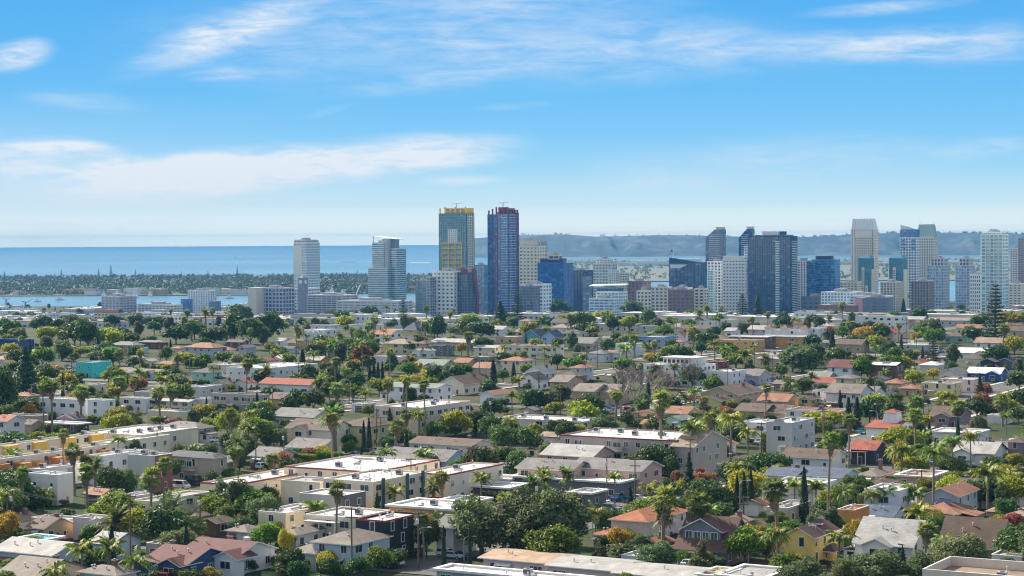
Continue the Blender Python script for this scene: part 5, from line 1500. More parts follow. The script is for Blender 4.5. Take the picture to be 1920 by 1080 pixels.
for i in range(6): x = b[0]+1+(b[1]-b[0]-2)*i/5; q.box(x-.7,x+.7,b[2]+.5,b[2]+2.0,zt,zt+6.5+(i%2)*1.5)
for i in range(4): yy = b[2]+3+(b[3]-b[2]-4)*i/3; q.box(b[1]-2.4,b[1]-.3,yy-1.1,yy+1.1,zt,zt+6.5)
q.box(b[0]+6,b[1]-.2,b[2]+2.7,b[2]+3.4,zt+5.6,zt+6.8); q.box(b[0]+6,b[1]-.2,b[2]+2.7,b[2]+3.3,zt+2.2,zt+3.0); q.obj('yellow_crown', tframe('yellow'), t.root)
q = MB(); q.box(b[0]+5,b[1]-4,b[2]+5,b[3]-3,zt,zt+5.5); q.obj('core_top', tframe('slate'), t.root); tower_crane(t, b, zt+5.5)
# -- red-framed tower
t = Tower(957, 2500, 'tall blue glass tower with maroon frames and crown', 'maroon-framed tower', ytop=388)
b = t.box('floor_edges', 915, 953, 973, 403, glass='blue', frame='blue', fh=3.15, sp=.5, bay=3.6, pw=.3)
q = MB()
for fxx in (.24, .48):
    x = b[0]+(b[1]-b[0])*fxx; q.box(x-.6,x+.6,b[2]-.9,b[2]-.45,4,b[5]+4)
for i in range(30): z = 6+i*(t.z(425)-6)/29; q.box(b[0]+(b[1]-b[0])*.24+.7,b[0]+(b[1]-b[0])*.48-.7,b[2]-.8,b[2]-.45,z-.3,z+.3)
for k in range(5): yy = b[2]+(b[3]-b[2])*(.08+.22*k); q.box(b[1]+.45,b[1]+1.0,yy-.45,yy+.45,4,b[5]+3) if k != 1 else None
for i in range(6): z = b[5]-14+i*2.6; q.box(b[1]+.45,b[1]+.86,b[2]+2,b[3]-1,z-.35,z+.35)
q.obj('maroon_frame', tframe('maroon'), t.root)
q = MB()
for k in range(40): z = 6+k*(b[5]-6)/39; q.box(b[0]-2.0,b[0]-.45,b[2]+2,b[2]+9,z-.2,z+.2); q.box(b[1]-9,b[1]-.6,b[2]-1.5,b[2]-.45,z-.25,z+.25); q.box(b[1]+.45,b[1]+1.3,b[2]+1,b[3]-8,z-.2,z+.25)
q.obj('balcony_slabs', tframe('pale'), t.root)
q = MB(); zt = b[5]+.91
for i in range(6): x = b[0]+1+(b[1]-b[0]-2)*i/5; q.box(x-.8,x+.8,b[2]+.4,b[2]+2,zt,zt+5+(i%3)*2)
for i in range(5): yy = b[2]+2+(b[3]-b[2]-3)*i/4; q.box(b[1]-2,b[1]-.2,yy-1,yy+1,zt,zt+6)
q.box(b[0]+14,b[1]-4,b[2]+3,b[2]+5,zt,zt+9); q.obj('maroon_crown', tframe('maroon'), t.root); tower_crane(t, b, zt+8)
q = MB(); q.box(b[0]+12,b[1]-3,b[2]+6,b[3]-4,zt,zt+8); q.obj('core_top', tframe('slate'), t.root)
# -- white slab with red sail
t = Tower(852, 2290, 'white concrete slab tower with punched windows and a dark glass wing', 'white slab with red sail', ytop=508)
b = t.box('facade_frame', 811, 851, 853, 510, glass='dark', frame='white', fh=4.4, sp=2.5, bay=5.4, pw=2.6, LB=22)
b2 = t.box('wing_frame', 853, 876, 893, 511, off=-.5, glass='navy', frame='slate', fh=3.2, sp=.6, bay=3.0, pw=.5)
b3 = t.box('wing_frame', 800, 806, 811, 520, off=2, glass='grey', frame='lav', fh=3.2, sp=.8, bay=4, pw=.5, LB=18)
q = MB(); xs_ = b2[1]+.9; zt = b2[5]+4
q.prism([(xs_,b2[2]+8,zt),(xs_,b2[2]+16,zt+2),(xs_,b2[2]+24,zt*.45),(xs_,b2[2]+23,-1),(xs_,b2[2]+17,-1),(xs_,b2[2]+19,zt*.45)], (.7,0,0)); q.prism([(b2[0]+8,b2[2]-1.2,zt-5),(b2[1]+.8,b2[2]-1.2,zt-7),(b2[1]+.8,b2[2]-1.2,zt),(b2[0]+8,b2[2]-1.2,zt+1.5)],(0,.8,0)); q.obj('red_sail', tframe('maroon'), t.root)
t = Tower(803, 2330, 'dark glass slab left of the white concrete slab'.replace('left of','beside'), 'narrow dark glass slab', ytop=527)
t.box('floor_edges', 779, 799, 806, 528, glass='teal', frame='slate', fh=3.2, sp=.7, bay=4, pw=.5)
t = Tower(905, 2700, 'blue-grey apartment tower between the yellow-framed and maroon-framed towers', None, ytop=497)
t.box('floor_edges', 888, 908, 916, 498, glass='sky', frame='slate', fh=3.2, sp=.8, bay=4, pw=.7)
t = Tower(1008, 2900, 'beige stone tower with regular punched windows', 'beige punched-window tower', ytop=452)
t.box('facade_frame', 974, 1008, 1013, 462, glass='dark', frame='cream', fh=5.0, sp=2.6, bay=5.6, pw=2.6, LB=26)
t.box('facade_frame', 976, 1000, 1008, 452, 460, off=3, glass='sky', frame='stone', fh=4, sp=2.8, bay=6, pw=1.2)
t = Tower(1016, 3250, 'grey slab tower with raking roof behind the beige tower', None, ytop=446)
b = t.box('facade_frame', 992, 1014, 1018, 453, glass='grey', frame='grey', fh=3.4, sp=1.0, bay=4, pw=.8, LB=20)
q = MB(); q.prism([(b[0],b[2],b[5]+.9),(b[1],b[2],b[5]+.9),(b[1],b[2],b[5]+9),(b[0],b[2],b[5]+3)],(0,18,0)); q.obj('raking_top', tframe('grey'), t.root)
t = Tower(1060, 2550, 'blue glass apartment tower with maroon penthouse floors', 'blue glass apartment tower', ytop=480)
b = t.box('floor_edges', 1009, 1058, 1066, 494, glass='blue', frame='blue', fh=3.2, sp=.8, bay=4, pw=.7, LB=24)
t.box('penthouse', 1014, 1056, 1062, 486, 493, off=3, glass='navy', frame='maroon', fh=3.5, sp=.7, bay=6, pw=.5)
t.box('penthouse', 1030, 1048, 1054, 479, 486, off=6, glass='grey', frame='stone', fh=3.5, sp=1.5, bay=6, pw=.8)
t = Tower(1110, 2650, 'dark navy glass block beside the blue apartment tower', None, ytop=507)
t.box('facade_frame', 1066, 1094, 1113, 508, glass='navy', frame='navy', fh=3.4, sp=.5, bay=5, pw=.5)
b = t.box('facade_frame', 1093, 1104, 1107, 519, off=-6, glass='sky', frame='slate', fh=3.4, sp=1.4, bay=5, pw=.5, LB=8)
t = Tower(1150, 2900, 'pale teal apartment tower with white frames', 'pale teal apartment tower', ytop=486)
t.box('facade_frame', 1113, 1146, 1158, 495, glass='teal', frame='white', fh=4.2, sp=1.3, bay=5.2, pw=1.3)
t.box('facade_frame', 1120, 1140, 1150, 486, 494, off=5, glass='lteal', frame='white', fh=3.3, sp=1.4, bay=5, pw=1)
t.box('facade_frame', 1142, 1154, 1160, 507, off=-5, glass='lteal', frame='white', fh=3.3, sp=1.1, bay=4, pw=1)
t = Tower(1172, 3000, 'small cream tower with dark window bands', None, ytop=510)
t.box('facade_frame', 1157, 1172, 1180, 512, glass='grey', frame='cream', fh=3.6, sp=1.8, bay=5, pw=1.2)
t = Tower(1160, 2300, 'terraced pale glass civic building with a wing-like roof', 'wing-roofed civic building', cat='civic building', name='civic_building', ytop=535)
t.box('facade_frame', 1120, 1160, 1178, 548, glass='lteal', frame='white', fh=3.6, sp=1.8, bay=5, pw=1.0)
t.box('facade_frame', 1105, 1150, 1168, 560, off=-16, glass='sky', frame='pale', fh=3.4, sp=1.6, bay=6, pw=.8)
b = t.box('x', 1106, 1172, 1180, 537, 539, bare=True, off=4)
q = MB(); q.hexa([(b[0],b[2],t.z(538)),(b[1],b[2],t.z(536)),(b[1],b[3],t.z(534)),(b[0],b[3],t.z(536))],[(b[0],b[2],t.z(538)+1),(b[1],b[2],t.z(536)+1),(b[1],b[3],t.z(534)+1),(b[0],b[3],t.z(536)+1)]); q.obj('wing_roof', tframe('pale'), t.root)
b = t.box('upper_glazing', 1120, 1158, 1170, 541, 548, off=6, glass='navy', frame='teal', fh=4, sp=.5, bay=5, pw=.4)
for xl, xn, xr, yt, d, gl, fr_, ds, mk_ in ((1178,1205,1222,528,2700,'grey','brick','brick-red mid-rise with pale stone bays','brick mid-rise'),(1205,1212,1222,538,2500,'grey','mauve','mauve stone office slab',None),(1195,1215,1221,546,2400,'dark','cream','cream mid-rise with small windows',None),(1222,1252,1262,539,2600,'grey','cream','cream classical mid-rise hotel','cream classical hotel'),(1255,1292,1302,544,2550,'grey','brick','long pinkish brick mid-rise',None),(1265,1290,1300,540,2700,'grey','cream','cream office slab behind the brick mid-rise',None),(1303,1320,1330,542,2600,'dark','stone','plain stone mid-rise',None)):
    t = Tower(xn, d, ds, mk_, cat='mid-rise', name='mid_rise_building', ytop=yt); t.box('facade_frame', xl, xn, xr, yt, glass=gl, frame=fr_, fh=4.4, sp=2.0, bay=5.6, pw=2.3)
t = Tower(1320, 2900, 'dark blue wedge-fronted glass courthouse', 'dark blue wedge-fronted block', ytop=486)
b = t.box('facade_frame', 1258, 1316, 1331, 493, glass='navy', frame='navy', fh=3.8, sp=.4, bay=6, pw=.4)
q = MB(); q.prism([(b[0]+2,b[2]-1.6,t.z(503)),(b[0]+2,b[2]-1.6,t.z(496)),(b[1]-22,b[2]-1.6,t.z(496)),(b[1]-34,b[2]-1.6,t.z(503))],(0,1.2,0)); q.obj('pale_band', tframe('pale'), t.root)
q = MB(); q.prism([(b[0],b[2]-.5,b[5]),(b[1],b[2]-.5,b[5]),(b[0],b[2]-.5,b[5]+8)],(0,6,0)); q.obj('wedge_top', tframe('navy'), t.root)
b = t.box('x', 1270, 1308, 1318, 485, 492, bare=True, off=8); t.solid('plant_block', b, tframe('pale'))
# -- twin dark towers with slanted tops
def slanted(xl, xn, xr, ytl, yth, d, knee, desc, mark, frac=.62):
    t = Tower(xn, d, desc, mark, ytop=yth); W = (xn-xl)/t.s/math.cos(TH); D = max(10, (xr-xn)/t.s/math.sin(TH)); zl, zh = t.z(ytl), t.z(yth)
    q = MB(); q.prism([(-W,0,0),(0,0,0),(0,0,zh),(-W+W*knee,0,zh),(-W,0,zl)],(0,D,0)); q.obj('shaft', [tglass('navy',3.2,4)], t.root)
    q = MB(); n = int(zh/3.2)
    for i in range(n):
        z = 3.2*i+1.5
        if z > zh-8: break
        x0 = -W*.8; 
        if z > zl: x0 = -W+W*knee*min(1,(z-zl)/(zh-zl))+W*.12
        q.box(min(x0,-W*.3), -W*.22, -.7, -.05, z-.55, z+.55); q.box(.05,.6,D*.2,D*.8,z-.4,z+.4)
    q.obj('balcony_bands', tframe('lav'), t.root)
    q = MB(); q.box(-W*.42,-W*.02,D*.1,D*.8,zh+.01,zh+3.2); q.obj('plant_room', tframe('cream'), t.root)
    q = MB(); q.box(-W*.5,W*.06,D*.05,D*.85,zh+3.2,zh+3.8); q.obj('roof_canopy', tframe('stone'), t.root); return t
slanted(1325, 1357, 1359, 446, 430, 3300, .52, 'dark navy tower with slanting roofline, the wider of the pair', 'wider slanted navy tower')
slanted(1387, 1411, 1414, 446, 429, 3350, .6, 'dark navy tower with slanting roofline, the slimmer of the pair', 'slimmer slanted navy tower')
t = Tower(1356, 2650, 'white apartment tower with stacked balconies', 'white balcony tower', ytop=490)
t.box('facade_frame', 1328, 1352, 1359, 491, glass='dark', frame='white', fh=4.2, sp=1.5, bay=5, pw=1.8, LB=20)
t.box('floor_edges', 1326, 1336, 1338, 507, off=-9, glass='lteal', frame='pale', fh=3.2, sp=.8, bay=4, pw=.4, LB=7)
t = Tower(1396, 2600, 'white apartment slab with short dark window strips', 'white apartment slab', ytop=480)
t.box('facade_frame', 1358, 1396, 1401, 487, glass='dark', frame='white', fh=4.2, sp=2.6, bay=4.2, pw=2.0, LB=20)
b = t.box('x', 1358, 1394, 1398, 480, 487.5, bare=True, off=1); t.solid('parapet_block', b, tframe('white'))
t.box('facade_frame', 1398, 1406, 1411, 462, off=5, glass='sky', frame='white', fh=3.4, sp=.9, bay=4, pw=.8, LB=16)
t = Tower(1486, 2500, 'broad dark blue glass tower, bulkiest of the skyline', 'broad dark blue tower', ytop=434)
b = t.box('facade_frame', 1409, 1482, 1499, 444, glass='navy', frame='navy', fh=3.3, sp=.35, bay=3.2, pw=.25)
q = MB(); xw = b[0]+(b[1]-b[0])*.70
for i in range(44): z = 4+i*(b[5]-10)/43; q.box(xw-2.6,xw+2.6,b[2]-1.3,b[2]-.3,z-.5,z+.5)
for i in range(44): z = 4+i*(b[5]-10)/43; q.box(b[1]+.3,b[1]+1.4,b[2]+4,b[3]-4,z-.3,z+.3)
q.obj('balcony_stack', tframe('pale'), t.root)
b = t.box('x', 1421, 1480, 1492, 440, 444, bare=True, off=4); t.solid('stepped_top', b, tglass('navy'))
b = t.box('x', 1433, 1461, 1468, 433.5, 440, bare=True, off=8); t.solid('plant_block', b, tframe('lav'))
b = t.box('x', 1461, 1474, 1478, 433.5, 440, bare=True, off=8.5); t.solid('plant_block', b, tframe('navy'))
t = Tower(1511, 2560, 'slim white tower with blank strips beside the dark blue tower', 'slim white strip tower', ytop=488)
t.box('facade_frame', 1497, 1511, 1517, 490, glass='dark', frame='white', fh=3.2, sp=1.1, bay=4.4, pw=2.0)
b = t.box('x', 1502, 1512, 1516, 484, 489, bare=True, off=2); t.solid('plant_block', b, tframe('slate'))
t = Tower(1568, 2550, 'dark teal round-shouldered glass tower', 'dark teal glass tower', ytop=482)
b = t.box('floor_edges', 1526, 1566, 1579, 488, glass='blue', frame='teal', fh=3.3, sp=.7, bay=3.4, pw=.0)
t.box('floor_edges', 1513, 1528, 1532, 491, off=7, glass='blue', frame='teal', fh=3.3, sp=.7, bay=3.4, pw=0, LB=18)
b = t.box('x', 1533, 1560, 1566, 480, 487.5, bare=True, off=5); t.solid('plant_block', b, tframe('navy'))
t.box('podium_frame', 1504, 1544, 1548, 556, off=-14, glass='navy', frame='slate', fh=5, sp=4.2, bay=9, pw=3, LB=16)
# -- beige hotel tower with a ribbed raking crown
t = Tower(1640, 3600, 'beige stone hotel tower with ribbed slanting crown', 'beige hotel tower with ribbed crown', ytop=410)
b = t.box('facade_frame', 1600, 1638, 1651, 430, glass='dark', frame='stone', fh=4.6, sp=2.2, bay=4.4, pw=1.9, cap=False)
zc = t.z(410); w, d_ = b[1]-b[0], b[3]-b[2]
q = MB(); q.frustum(b[0],b[1],b[2],b[3],b[5],zc,1.5,1.5,5,12); q.obj('crown', tframe('pale'), t.root)
q = MB()
for i in range(8):
    x = b[0]+2+(w-4)*i/7; q.hexa([(x-.7,b[2]-.9,b[5]),(x+.7,b[2]-.9,b[5]),(x+.7,b[2]+1,b[5]),(x-.7,b[2]+1,b[5])],[(x-.7,b[2]+4.4,zc+.6),(x+.7,b[2]+4.4,zc+.6),(x+.7,b[2]+6.2,zc+.6),(x-.7,b[2]+6.2,zc+.6)])
q.obj('crown_ribs', tframe('stone'), t.root)
q = MB(); za, zb_ = t.z(446), t.z(432)
q.frustum(b[0]+w*.2,b[1]-w*.04,b[2]-5,b[2]-.45,za,zb_,1,1,4.4,0); q.obj('lower_slope', tframe('stone'), t.root)
q = MB(); q.box(b[0]+w*.2,b[1]-w*.04,b[2]-5,b[2]-.45,-1,za); q.obj('front_bay', tglass('dark',3.2,3.3), t.root)
q = MB()
for i in range(9): x = b[0]+w*.2+(w*.76)*i/8; q.box(x-.8,x+.8,b[2]-5.5,b[2]-4.8,-1,za+.5)
for i in range(40): z = i*za/40; q.box(b[0]+w*.19,b[1]-w*.03,b[2]-5.4,b[2]-4.9,z-.8,z+.8)
for i in range(6): x = b[0]+w*.3+(w*.62)*i/5; q.hexa([(x-.6,b[2]-5.6,za),(x+.6,b[2]-5.6,za),(x+.6,b[2]-4,za),(x-.6,b[2]-4,za)],[(x-.6,b[2]-1.2,zb_),(x+.6,b[2]-1.2,zb_),(x+.6,b[2],zb_),(x-.6,b[2],zb_)])
q.obj('bay_frame', tframe('stone'), t.root)
def cream_teal(xl, xn, xr, yt, d, desc, mark):
    t = Tower(xn, d, desc, mark, ytop=yt); b = t.box('floor_edges', xl, xn, xr, yt+5, glass='teal', frame='teal', fh=3.3, sp=.6, bay=4, pw=.4)
    q = MB(); W = b[1]-b[0]; q.frustum(b[0]-.5,b[1]+.5,b[2]-.5,b[3]+.5,b[5]+.9,b[5]+5,3,3,3,3); q.obj('teal_cap', tframe('teal'), t.root)
    q = MB(); 
    for x, zt in ((.32,.84),(.16,.58),(.62,.5)):
        q.box(b[0]+W*x,b[0]+W*(x+.2),b[2]-2.6,b[2]-.4,-1,b[5]*zt)
    q.box(b[1]+.4,b[1]+2.2,b[2]+2,b[3]-2,-1,b[5]*.8); q.obj('cream_bays', tframe('cream'), t.root)
    q = MB()
    for x, zt in ((.32,.84),(.16,.58),(.62,.5)):
        for i in range(int(b[5]*zt/3.3)-1): q.box(b[0]+W*(x+.05),b[0]+W*(x+.15),b[2]-2.65,b[2]-2.61,2+i*3.3,3.8+i*3.3)
    q.obj('bay_windows', tglass('dark'), t.root)
cream_teal(1612, 1632, 1641, 480, 3000, 'cream and teal capped tower in front of the beige hotel tower', 'teal-capped tower below the beige hotel tower')
cream_teal(1670, 1692, 1704, 480, 3000, 'cream and teal capped tower in front of the blue-topped tower', 'teal-capped tower by the blue-topped tower')
t = Tower(1722, 3300, 'white-gridded tower with a blue glass top and curved roof', 'blue-topped tower', ytop=422)
b = t.box('facade_frame', 1691, 1719, 1728, 446, glass='navy', frame='white', fh=4.4, sp=1.5, bay=5, pw=1.4, cap=False)
b2 = t.box('top_frame', 1692, 1719, 1727, 431, 445.9, off=.3, glass='blue', frame='blue', fh=3.4, sp=.4, bay=4, pw=.3, cap=False)
q = MB(); W = b2[1]-b2[0]; q.prism([(b2[0],b2[2],b2[5])]+[(b2[1],b2[2],b2[5])]+[(b2[0]+W*(1-k/6),b2[2],b2[5]+.5+(t.z(422)-b2[5])*math.sin(k/6*1.45)) for k in range(0,7)],(0,b2[3]-b2[2]-2,0)); q.obj('curved_roof', tframe('pale'), t.root)
q = MB()
for i in range(3): q.box(b[0]+(b[1]-b[0])*.12,b[0]+(b[1]-b[0])*.34,b[2]-.75,b[2]-.45,t.z(449+i*7)-4,t.z(449+i*7)); q.box(b[0]+(b[1]-b[0])*.68,b[0]+(b[1]-b[0])*.9,b[2]-.75,b[2]-.45,t.z(449+i*7)-4,t.z(449+i*7))
q.obj('blue_panels', tglass('blue'), t.root)
t = Tower(1752, 3600, 'stone tower with steep green gabled roof and twin masts', 'green-gabled tower', ytop=420)
b = t.box('facade_frame', 1722, 1750, 1764, 446, glass='dark', frame='stone', fh=4.8, sp=1.6, bay=4.6, pw=1.9, cap=False)
W, Dd = b[1]-b[0], b[3]-b[2]; zc = t.z(420.5); zl = t.z(446)
q = MB(); q.frustum(b[0]-.5,b[1]+.5,b[2]-.5,b[3]+.5,zl,zc,2,2,Dd*.36,Dd*.5); q.obj('green_roof', wall_mat('tower_verdigris', (.34,.46,.44), .6, .06), t.root)
q = MB()
for i in range(7): x = b[0]+2+(W-4)*i/6; q.hexa([(x-.5,b[2]-.9,zl),(x+.5,b[2]-.9,zl),(x+.5,b[2]+.5,zl),(x-.5,b[2]+.5,zl)],[(x-.5,b[2]+Dd*.2,zl+(zc-zl)*.5),(x+.5,b[2]+Dd*.2,zl+(zc-zl)*.5),(x+.5,b[2]+Dd*.24,zl+(zc-zl)*.5),(x-.5,b[2]+Dd*.24,zl+(zc-zl)*.5)])
q.obj('roof_ribs', tframe('stone'), t.root)
for x in (b[0]+3, b[1]-3):
    q = MB(); q.tube((x,b[2]+Dd*.42,zc-.5),(x,b[2]+Dd*.42,zc+6),.5,.15,5); q.obj('mast', tframe('grey'), t.root)
for xl, xn, xr, yt, d, ds, mk_ in ((1742,1770,1784,484,3000,'blue-grey stepped apartment tower beside the green-gabled tower','stepped blue-grey tower'),(1795,1818,1833,484,3050,'blue-grey stepped apartment tower beside the white lattice block','stepped blue-grey tower by the lattice block')):
    t = Tower(xn, d, ds, mk_, ytop=yt)
    t.box('facade_frame', xl, xn, xr, yt+14, glass='sky', frame='lav', fh=4.4, sp=1.4, bay=4, pw=1.0, LB=26)
    t.box('facade_frame', xl+7, xn, xr-3, yt+1, yt+14, off=2, glass='dark', frame='lav', fh=4.4, sp=1.6, bay=5.2, pw=1.7, LB=20)
t = Tower(1840, 2900, 'small white block with slanted lattice of dark windows', 'white lattice block', cat='mid-rise', name='mid_rise_building', ytop=515)
t.box('facade_frame', 1822, 1843, 1846, 516, glass='dark', frame='white', fh=5.4, sp=2.2, bay=3.2, pw=1.5, LB=20)
t = Tower(1885, 2400, 'tall white and sea-green apartment tower with balconies', 'white and sea-green tower', ytop=430)
b = t.box('facade_frame', 1845, 1880, 1899, 440, glass='lteal', frame='white', fh=4.2, sp=1.1, bay=5.6, pw=1.1)
q = MB()
for i in range(44): z = 3+i*(b[5]-6)/43; q.box(b[0]-1.8,b[0]-.5,b[2]+1,b[2]+7,z-.2,z+.9); q.box(b[0]+5,b[0]+12,b[2]-1.7,b[2]-.45,z-.2,z+.8); q.box(b[1]-8,b[1]-1,b[2]-1.7,b[2]-.45,z-.2,z+.8)
q.obj('balconies', tframe('pale'), t.root)
t.box('crown_frame', 1848, 1878, 1894, 436, 440, off=3, glass='pale', frame='white', fh=4, sp=1.0, bay=6, pw=.6)
b = t.box('x', 1860, 1872, 1880, 431, 436, bare=True, off=6); t.solid('plant_block', b, tframe('grey'))
t = Tower(1916, 3000, 'white gridded tower at the skyline beside the sea-green tower', None, ytop=456)
t.box('facade_frame', 1897, 1912, 1920, 466, glass='grey', frame='white', fh=3.3, sp=1.3, bay=3.6, pw=1.2)
t = Tower(1960, 2900, 'beige slab tower cut by the picture edge', None, ytop=446)
t.box('facade_frame', 1916, 1960, 1975, 447, glass='grey', frame='mauve', fh=3.3, sp=1.6, bay=4, pw=1.6)
# -- lower blocks named one by one
for xl, xn, xr, yt, d, gl, fr_, ds, mk_, o in (
 (348,394,402,546,3000,'sky','white','white mid-rise hotel with tall window strips','white strip-windowed hotel',dict(sp=.8,bay=5,pw=2.6)),
 (338,349,352,562,2950,'blue','blue','small bright blue annexe beside the white hotel',None,dict(sp=.6,bay=5,pw=.4)),
 (392,402,408,566,2940,'blue','slate','low blue annexe on the far side of the white hotel',None,dict(sp=.6,bay=5,pw=.4)),
 (186,224,247,557,2600,'grey','lav','grey office block with dark red roof fins','grey block with red fins',dict(sp=1.6,bay=6,pw=2.2)),
 (250,325,338,572,2600,'grey','white','long white office building before the bay','long white office building',dict(sp=2.0,bay=6,pw=2)),
 (170,222,228,588,2100,'dark','cream','cream inn with red mansard roof','cream inn with red roof',dict(sp=1.8,bay=5,pw=1.8)),
 (245,330,345,588,2200,'grey','white','low white block behind the tall trees',None,dict(sp=2,bay=6,pw=2)),
 (1600,1665,1680,556,2300,'grey','white','long white terraced building behind the mural','long white terraced building',dict(sp=1.6,bay=5,pw=1.2)),
 (1545,1600,1628,549,2350,'sky','white','white apartment block beside the pink block',None,dict(sp=1.4,bay=4,pw=1.2)),
 (1540,1600,1610,574,2100,'grey','brick','low rose-pink block beneath the dark teal tower','rose-pink low block',dict(sp=2.4,bay=6,pw=2)),
 (1619,1666,1668,559,2150,'navy','slate','windowless slate-blue block beside the mural','slate-blue block',dict(sp=3.0,bay=9,pw=6)),
 (1654,1680,1700,530,2700,'mauve' if False else 'grey','cream','cream office slab with brown window strips','cream office slab',dict(sp=1.0,bay=4,pw=2)),
 (1712,1742,1756,528,2650,'dark','mauve','brown office slab with stone ends','brown office slab',dict(sp=.8,bay=4,pw=1.4)),
 (1578,1608,1614,530,2700,'grey','cream','pale stone block beneath the beige hotel tower',None,dict(sp=1.8,bay=5,pw=1.6)),
 (1895,1915,1930,533,2700,'grey','cream','cream domed block beside the sea-green tower',None,dict(sp=1.8,bay=5,pw=1.6)),
 (976,1018,1034,534,2350,'sky','white','white gridded clinic building at the foot of the beige tower','white gridded clinic',dict(fh=4.2,sp=1.6,bay=6,pw=1.8)),
 (975,1000,1002,538,2300,'grey','slate','blue-grey block beside the white gridded clinic',None,dict(sp=1.2,bay=5,pw=1.2)),
 (625,745,770,566,2500,'grey','lav','long pale lilac shed with flat roof','long lilac shed',dict(sp=2.4,bay=9,pw=2)),
):
    t = Tower(xn, d, ds, mk_, cat='block', name='city_block_building', ytop=yt); t.box('facade_frame', xl, xn, xr, yt, glass=gl, frame=fr_, LB=max(14, min(40, (xr-xn)/(F/d)/.5)), **({'fh':3.5} | o))
    if 'red fins' in ds or 'red mansard' in ds:
        b = t.box('x', xl, xn, xr, yt, bare=True); q = MB()
        if 'fins' in ds:
            q.box(b[0]+6,b[1]+.8,b[2]-.9,b[2]+6,b[5]+1.1,b[5]+4); q.box(b[1]+.4,b[1]+1.2,b[2]+2,b[2]+8,0,b[5]+4); q.box(b[0]-.9,b[0]+2,b[2]-.9,b[2]+6,b[5]*.3,b[5]*.86); q.obj('red_fin', tframe('maroon'), t.root)
        else:
            q.frustum(b[0]-1,b[1]+1,b[2]-1,b[3]+1,b[5]+1.1,b[5]+4.2,2,2,2,2); q.obj('red_roof', roof_mat('maroon',ROOF['maroon']), t.root)
# the mural wall: plain soft patches of colour
t = Tower(1618, 2140, 'painted end wall in pink, orange and blue patches', 'painted mural wall', cat='mural wall', name='mural_building', ytop=556)
b = t.box('x', 1604, 1618, 1622, 558, bare=True, LB=14); t.solid('wall', b, tframe('slate'))
mm, nt_, b_ = nodes_of('mural_paint'); tc = N(nt_, 'ShaderNodeTexCoord'); n1 = N(nt_, 'ShaderNodeTexNoise', Scale=.22, Detail=2.0); L(nt_, tc.outputs['Object'], n1.inputs['Vector'])
L(nt_, ramp(nt_, n1.outputs['Fac'], [(.3,(.05,.2,.6)),(.42,(.3,.5,.7)),(.5,(.75,.25,.45)),(.58,(.8,.4,.15)),(.68,(.5,.15,.4))]), b_.inputs['Base Color'])
q = MB(); q.box(b[0]+.3,b[1]-.3,b[2]-.2,b[2]-.02,1,b[5]-.6); q.obj('painting', mm, t.root)
# -- low-rise quilt between the homes and the towers
LR = random.Random(41)
rows = 0
occ = []
for i in range(4000):
    if rows >= 270: break
    d = LR.uniform(1750, 3500); px = LR.uniform(-160, 2080); w = LR.uniform(22, 60); dp = LR.uniform(16, 34); h = LR.choice([4,5,5,6,6,7,8,10]) if d < 2600 else LR.choice([5,6,7,9,12])
    if px < 460 and d > 2800: h = min(h, 8)
    x = X(px, d)
    if any(abs(x-a)<(w+b_)/2*.9 and abs(d-c)<(dp+e)/2*1.1 for a,b_,c,e in occ): continue
    clash = False
    for r in REG:
        if r['o'].name.split('.')[0] in ('office_tower','clock_tower','office_block','mid_rise_building','city_block_building','civic_building','convention_building','parking_structure','mural_building'):
            L0 = r['o'].location
            if math.hypot(L0.x-8-x, L0.y+14-d) < 30+w*.5: clash = True; break
    if clash: continue
    occ.append((x,w,d,dp)); rows += 1
    kind = LR.choices(['white','cream','stone','lav','brick','slate','pale','blue'], (34,18,10,14,6,6,8,3))[0]
    col = FRM[kind]
    t = thing('warehouse' if h < 6 else 'low_rise_building', 'warehouse' if h < 6 else 'low-rise', '%s low flat-roofed %s' % ({'lav':'lilac-grey','slate':'slate grey','pale':'pale green-grey','stone':'stone-coloured','brick':'brick-red'}.get(kind,kind), 'warehouse' if h < 6 else 'city block'), (x, d, gz(0,d)), -TH, 'low city blocks below the towers', None, h)
    st = max(1, int(h/3.6)); lattice(t, 'wall', -w/2,w/2,-dp/2,dp/2,0,h,'dark',kind,fh=h/st,sp=h/st*LR.uniform(.5,.7),bay=LR.uniform(4.5,7),pw=LR.uniform(2.2,3.6),prot=.25,cap=False)
    q = MB(); q.box(-w/2-.45,w/2+.45,-dp/2-.45,dp/2+.45,h+.95,h+1.2); 
    for k in range(LR.randint(1,4)): a = LR.uniform(-.4,.3)*w; c = LR.uniform(-.35,.2)*dp; q.box(a,a+LR.uniform(2,5),c,c+LR.uniform(2,4),h+1.203,h+LR.uniform(2.0,3.3))
    rk = LR.choice(['white','white','pale','white','grey','tan']); q.obj('roof', roof_mat(rk, ROOF[rk], 'flat'), t)
